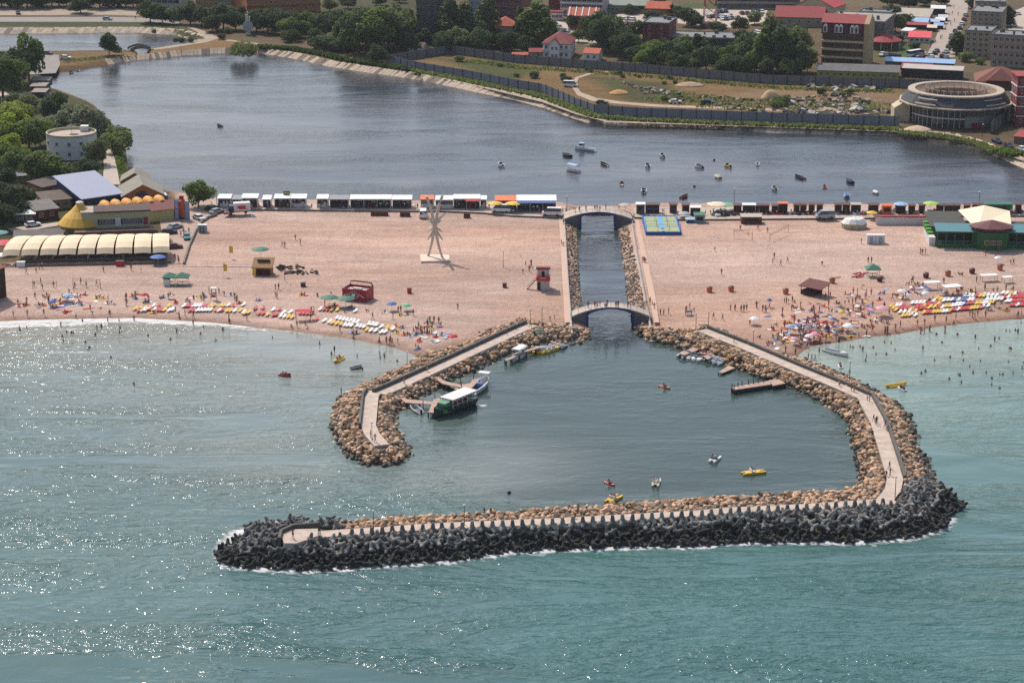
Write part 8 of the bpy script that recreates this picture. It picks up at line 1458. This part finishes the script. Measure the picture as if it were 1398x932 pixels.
# vehicles
def carproto(kind='car'):
    t = thing('parked_car', 'car', 'car'); L_, W_, H_ = (4.3,1.75,1.42) if kind == 'car' else (5.3,2.0,2.2); pr = [(-.5,.35),(-.5,.78),(-.46,.92),(-.30,.95),(.20,.93),(.47,.80),(.5,.6),(.5,.35)] if kind == 'car' else [(-.5,.4),(-.5,1.2),(-.5,1.25),(.25,1.25),(.4,1.05),(.48,.95),(.5,.7),(.5,.4)]
    q = MB(); q.rings([[(x, L_*u, z) for u, z in pr] for x in (-W_/2, W_/2)]); b_ = q.build('body', pm('white',.3), t)
    g0, g1, rt, rf = (-.44,.24,(-.32,.08),H_) if kind == 'car' else (-.495,.40,(-.48,.22),H_); zb = .93 if kind == 'car' else 1.24; w1 = W_/2-.06; w2_ = W_/2-.2
    q = MB(); q.rings([[(-w1,L_*g0,zb),(w1,L_*g0,zb),(w1,L_*g1,zb),(-w1,L_*g1,zb)],[(-w2_,L_*rt[0],rf-.06),(w2_,L_*rt[0],rf-.06),(w2_,L_*rt[1],rf-.06),(-w2_,L_*rt[1],rf-.06)]]); q.build('window_glass', GLASS, t)
    q = MB(); q.box(-w2_-.02,w2_+.02,L_*rt[0]-.03,L_*rt[1]+.03,rf-.058,rf); q.build('roof', pm('white',.3), t)
    for sx in (-1,1):
        for u in (-.31,.31): q = MB(); q.rings([[(sx*(W_/2-.02)+dx, L_*u+.32*math.cos(a), .32+.32*math.sin(a)) for a in np.linspace(0,2*math.pi,11)[:-1]] for dx in (-.1,.1)]); q.build('wheel', DARK, t)
        q = MB(); q.box(sx*W_*.34-.15,sx*W_*.34+.15,L_*.5-.02,L_*.5+.02,.62,.74); q.build('headlight', WHITE, t)
    return t
CP = {'car': carproto(), 'van': carproto('van')}; CV = {}
def car(label, x, y, dx, dy, col, kind='car', z=LAND+.05, grp=None):
    if (kind, col) not in CV:
        c = dup(CP[kind], (0,0,0)); 
        for ch in c.children:
            if ch.name.split('.')[0] in ('body','roof'): ch.data = ch.data.copy(); ch.data.materials[0] = pm(col,.3)
        CV[(kind,col)] = c
    p, rz = head(x, y, dx, dy, z); o = dup(CV[(kind,col)], p, rz, label, grp); o['category'] = 'van' if kind == 'van' else 'car'; o.name = 'parked_van' if kind == 'van' else 'parked_car'; return o
for a in [('white van parked beside the blue awning bar',753,294,-10,-.3,'white','van',2.02),('small white van in front of the yellow parasols',684,289.5,-10,-.3,'white','van',2.02),('white pickup beside the small white van',692,289.5,-8,-.2,'silver','car',2.02),('grey blue van on the right promenade',1126,298,-12,.4,'silver','van',2.02),('white and red van driving onto the beach behind the sculpture',578,296,1,-6,'white','van',LAND+.02),('dark estate car parked by the promenade start',290,286.5,8,-2,'dark'),('silver car beside the dark estate car',296,291,8,-2,'silver'),('dark red car beside the box truck',313,292,-6,4,'dark red','car',2.02),('white hatchback turning at the low wall',272,300,6,2,'white'),('silver car by the restaurant entrance',239,312,9,-2.4,'silver'),('dark car in front of the silver one',231,319,9,-.5,'dark'),('grey blue car beside the low wall with people behind it',255.5,326,2,5,'teal'),('dark red car below the flat roofed store',238,339,9,-.6,'dark red'),('white van behind the orange awnings',224,276,3,4,'white','van'),('white car on the lane left of the yellow cone',45,309,8,-1,'white'),('dark purple car by the lane at the left',42,153,8,-2,'purple'),('purple car beside the dark purple one',47,151,8,-2,'navy'),('dark car at the slipway near the pond',65,74.5,9,.6,'dark'),('white estate car on the dry grass by the slipway',90,80.5,10,.4,'white'),('dark red car at the slipway edge',39,95,6,-.5,'dark red'),('dark car on the pale track, top left',25,19.5,2,3,'dark'),('blue grey car on the road behind the pond',147,27.5,6,.3,'silver'),('dark car on the empty plot beside the dirt track',822,142,10,.4,'dark'),('white car on the empty plot',922,141,10,-.2,'white'),('dark blue car on the empty plot',968,141.5,9,.5,'navy'),('dark blue car nearest the arena, right edge',1361,195,8,3,'navy'),('second dark blue car right of the arena',1377,201,9,5,'navy'),('white car cut by the right edge below the red shed',1396,206,9,3,'white'),('white car under trees on the far bank',430,42,6,1,'white'),('small white trailer like van on the empty plot',779,118.5,9,.3,'white','van'),('white car parked in the rubble by the fence',1198,117,9,-.3,'white')]: car(*a)
PG = 'cars in the town car parks'
lots = [((745,34),(764,38),7),((748,50),(780,50),9),((752,42),(776,44),6),((846,27),(866,27),6),((845,34),(864,34),5),((880,24),(886,33),3),((966,24),(1000,24),9),((978,18),(992,17),4),((985,28),(1000,26),4),((1010,20),(1044,18),5),((1030,46),(1054,52),6),((1003,50),(1022,54),4),((136,11),(166,11),4),((92,14),(98,14),1),((1202,76),(1228,78),5),((1240,77),(1262,79),3)]
cc = ['white','silver','dark','navy','white','dark red','silver','grey','white','dark']
for (x0,y0),(x1,y1),n in lots:
    for i in range(n): f = (i+.5)/n; c = rnd.choice(cc); ax, ay = x0+(x1-x0)*f+rnd.uniform(-.6,.6), y0+(y1-y0)*f+rnd.uniform(-.5,.5); car(f'{c} car parked {"by the pale track at the top left" if ax < 200 else "left of the white guesthouse car park" if ax < 830 else "in the small lot behind the poplars" if ax < 900 else "below the lattice mast" if ax < 1010 else "in the lot right of the mast" if ax < 1060 else "beside the hotel lawn"}', ax, ay, rnd.choice([1,-1])*rnd.uniform(2,4), rnd.choice([-1,1])*2, c, 'car', LAND+.1, PG)
for i, (x, y) in enumerate([(1262,76),(1270,77),(1276,74),(1279,71),(1272,80),(1286,78),(1292,80),(1289,75),(1292,72),(1294,68),(1296,65),(1299,50),(1304,44),(1310,40),(1313,34),(1316,28),(1318,22),(1302,58),(1385,36),(1378,38),(1390,20)]): c = cc[i % len(cc)]; car(f'{c} car parked along the town street {"at its lower end by the market roof" if y > 70 else "beside the beige block" if x < 1310 else "near the top" if x < 1330 else "in the yard at the right"}', x, y, 2, -3, c, 'car', LAND+.1, 'cars along the town street')
car('long white coach parked at the lower end of the street', 1251, 77, 12, -2, 'white', 'van', LAND+.1).scale = (1.15,1.9,1.2)
for p in list(CP.values()) + list(CV.values()):
    for ch in list(p.children): bpy.data.objects.remove(ch)
    bpy.data.objects.remove(p)
def truck():
    p, rz = head(327, 291, 20, -1.2, 2.02); t = thing('box_truck', 'white box truck with dark blue cab and red splash on its side', 'truck', p, rz)
    q = MB(); q.box(-1.1,1.1,-1.6,2.9,.8,3.0); q.build('cargo_box', WHITE, t); q = MB(); q.rings([[(x,-1.75,.5),(x,-3.1,.5),(x,-3.1,1.5),(x,-2.7,2.3),(x,-1.75,2.3)] for x in (-1.,1.)]); c = q.build('cab', pm('navy',.4), t); q = MB(); q.box(-1.02,1.02,-2.7,-2.1,1.55,2.1); q.build('window', GLASS, c)
    q = MB(); q.box(1.1,1.13,-.6,1.6,1.5,2.3); q.box(1.1,1.12,-.2,2.1,1.3,1.5); q.build('red_splash', pm('red'), t); q = MB(); q.box(-.9,.9,-3.,2.8,.5,.79); q.build('chassis', DARK, t)
    for sx in (-1,1):
        for y in (-2.4,1.6): q = MB(); q.rings([[(sx*.95+dx, y+.42*math.cos(a), .42+.42*math.sin(a)) for a in np.linspace(0,2*math.pi,11)[:-1]] for dx in (-.12,.12)]); q.build('wheel', DARK, t)
truck()
# beach clutter: upturned stacks, tables
def heap(name, label, cat, pts, cols, n, sz, z=LAND, kind='stuff'):
    mb = MB(); pl = np.array(pts, float); r = np.random.RandomState(n); lo, hi = pl.min(0), pl.max(0); c = 0
    W_ = W2(pts, z)
    while c < n:
        x, y = lo + r.rand(2)*(hi-lo); p = P(x, y, z)
        if sdf(W_, np.array([[p.x,p.y]]))[0] > 0: continue
        c += 1; s = sz*r.uniform(.4,1.6); mb.obox((p.x,p.y,z+s*.15),(s*r.uniform(.5,1.6),s*r.uniform(.5,1.4),s*r.uniform(.3,.9)), r.rand()*6.28, r.randint(len(cols)), r.uniform(-.4,.4), r.uniform(-.4,.4))
    return tag(mb.build(name, cols), label, cat, kind=kind)
RUB = [mat(C(176,156,136,.66),.9,.25,1), mat(C(140,114,92,.6),.9,.2,1), mat(C(110,96,86,.5),.9,.2,1), mat(C(206,198,188,.7),.9,.1,1), mat(C(80,86,62,.5),.9,.2,1)]
heap('rubble', 'building rubble and scrap heaped on the empty plot', 'rubble', [(1068,150),(1070,136),(1110,132),(1160,130),(1185,138),(1190,150),(1225,152),(1224,162),(1140,160),(1075,160)], RUB, 250, 1.3)
heap('rubble', 'scattered scrap along the town side fence of the plot', 'rubble', [(1100,116),(1190,116),(1210,124),(1180,127),(1100,124)], RUB, 70, 1.2)
heap('rubble', 'white rubble streak beside the dirt track', 'rubble', [(834,107),(850,109),(870,119),(935,125),(936,130),(880,128),(860,118)], [RUB[0],RUB[3],RUB[1]], 80, .8)
heap('rubble', 'grey stones along the plot near the fence', 'rubble', [(905,128),(990,132),(1060,140),(1060,158),(1000,152),(900,134)], RUB[:3]+[RUB[4]], 130, .9)
def mound_(label, px, py, r, h, c):
    q = MB(); n = 14; rr = random.Random(int(px)); ph = [rr.uniform(.85,1.15) for _ in range(n)]; q.rings([[(r*f*ph[k]*math.cos(2*math.pi*k/n), r*f*.8*ph[k]*math.sin(2*math.pi*k/n), z) for k in range(n)] for f, z in ((1.15,-.1),(.9,h*.3),(.6,h*.7),(.25,h*.97),(.03,h))]); o = q.build('sand_heap', mat(c,.95,.15,.5,.1), None, P(px, py, LAND), smooth=True); tag(o, label, 'sand heap')
mound_('pale sand heap beside the dirt track end', 1052, 136, 3.6, 3.4, C(206,172,130,.75)); mound_('ochre sand heap inside the track loop', 845, 128, 3.6, 1.4, C(206,156,98,.75)); mound_('pale sand heap in front of the arena', 1252, 178, 4.4, 1.5, C(214,188,154,.78)); mound_('low sand heap right of the sunken track', 1130, 152, 4., 1.2, C(196,166,134,.72)); mound_('brown sand heap near the plot middle', 942, 117, 4.5, 1.3, C(190,160,128,.72))
for i, (cx, cy, rx, ry, n) in enumerate([(402,368,16,5,30)]):
    heap('seaweed', 'dark scattered seaweed and stones on the sand right of the wooden bar', 'seaweed', [(378,364),(400,362),(430,368),(436,376),(400,375),(380,373)], [mat((.06,.045,.03),.95,.3,2)], 70, .55)
for x0, x1, y, lb in [(506,530,295,'low brown pallet stack on the sand below the longest stall'),(546,560,296,'white and dark beach buggy frame on the sand'),(633,642,298,'small pallet stack on the sand below the red awning')]:
    a, b = G(x0,y), G(x1,y); t = thing('pallet_stack', lb, 'pallets', a, math.atan2((b-a).y,(b-a).x)); L_ = (b-a).length
    for k in range(4): q = MB(); q.box(0,L_,0,1.2,.02+.3*k,.12+.3*k); q.box(0,L_,.1,.3,.121+.3*k,.319+.3*k); q.build('pallet', WOOD, t)
heap('cafe_furniture', 'tables and chairs of the promenade cafe', 'furniture', [(974,286),(1010,286),(1011,295),(974,296)], [pm('white'),pm('grey'),pm('dark')], 90, .8, 2.0)
heap('promenade_goods', 'racks and goods in front of the right kiosks', 'goods', [(1015,288),(1195,289),(1195,293.5),(1015,293.5)], [pm('white'),pm('dark'),pm('brown'),pm('red'),pm('pale blue')], 190, .7, 2.0)
heap('promenade_goods', 'racks and tables behind the white boundary wall', 'goods', [(1200,288),(1395,287),(1395,291),(1200,292)], [pm('white'),pm('dark'),pm('brown'),pm('orange'),pm('grey')], 150, .7, 2.0)
# ------------------------------------------------------------------ air
hm = bpy.data.materials.new('haze'); hm.use_nodes = True; nt = hm.node_tree; nt.nodes.remove(nt.nodes['Principled BSDF']); pv = nd(nt, 'ShaderNodeVolumePrincipled'); pv.inputs['Density'].default_value = HAZE; pv.inputs['Color'].default_value = (.86,.9,.96,1); pv.inputs['Anisotropy'].default_value = .2
nt.links.new(pv.outputs[0], nt.nodes['Material Output'].inputs['Volume'])
if HAZE > 0: q = MB(); q.box(-9000,9000,-1500,11000,-4.2,160); o = q.build('haze', hm); o['kind'] = 'stuff'; tag(o, 'thin pale summer haze', 'haze')
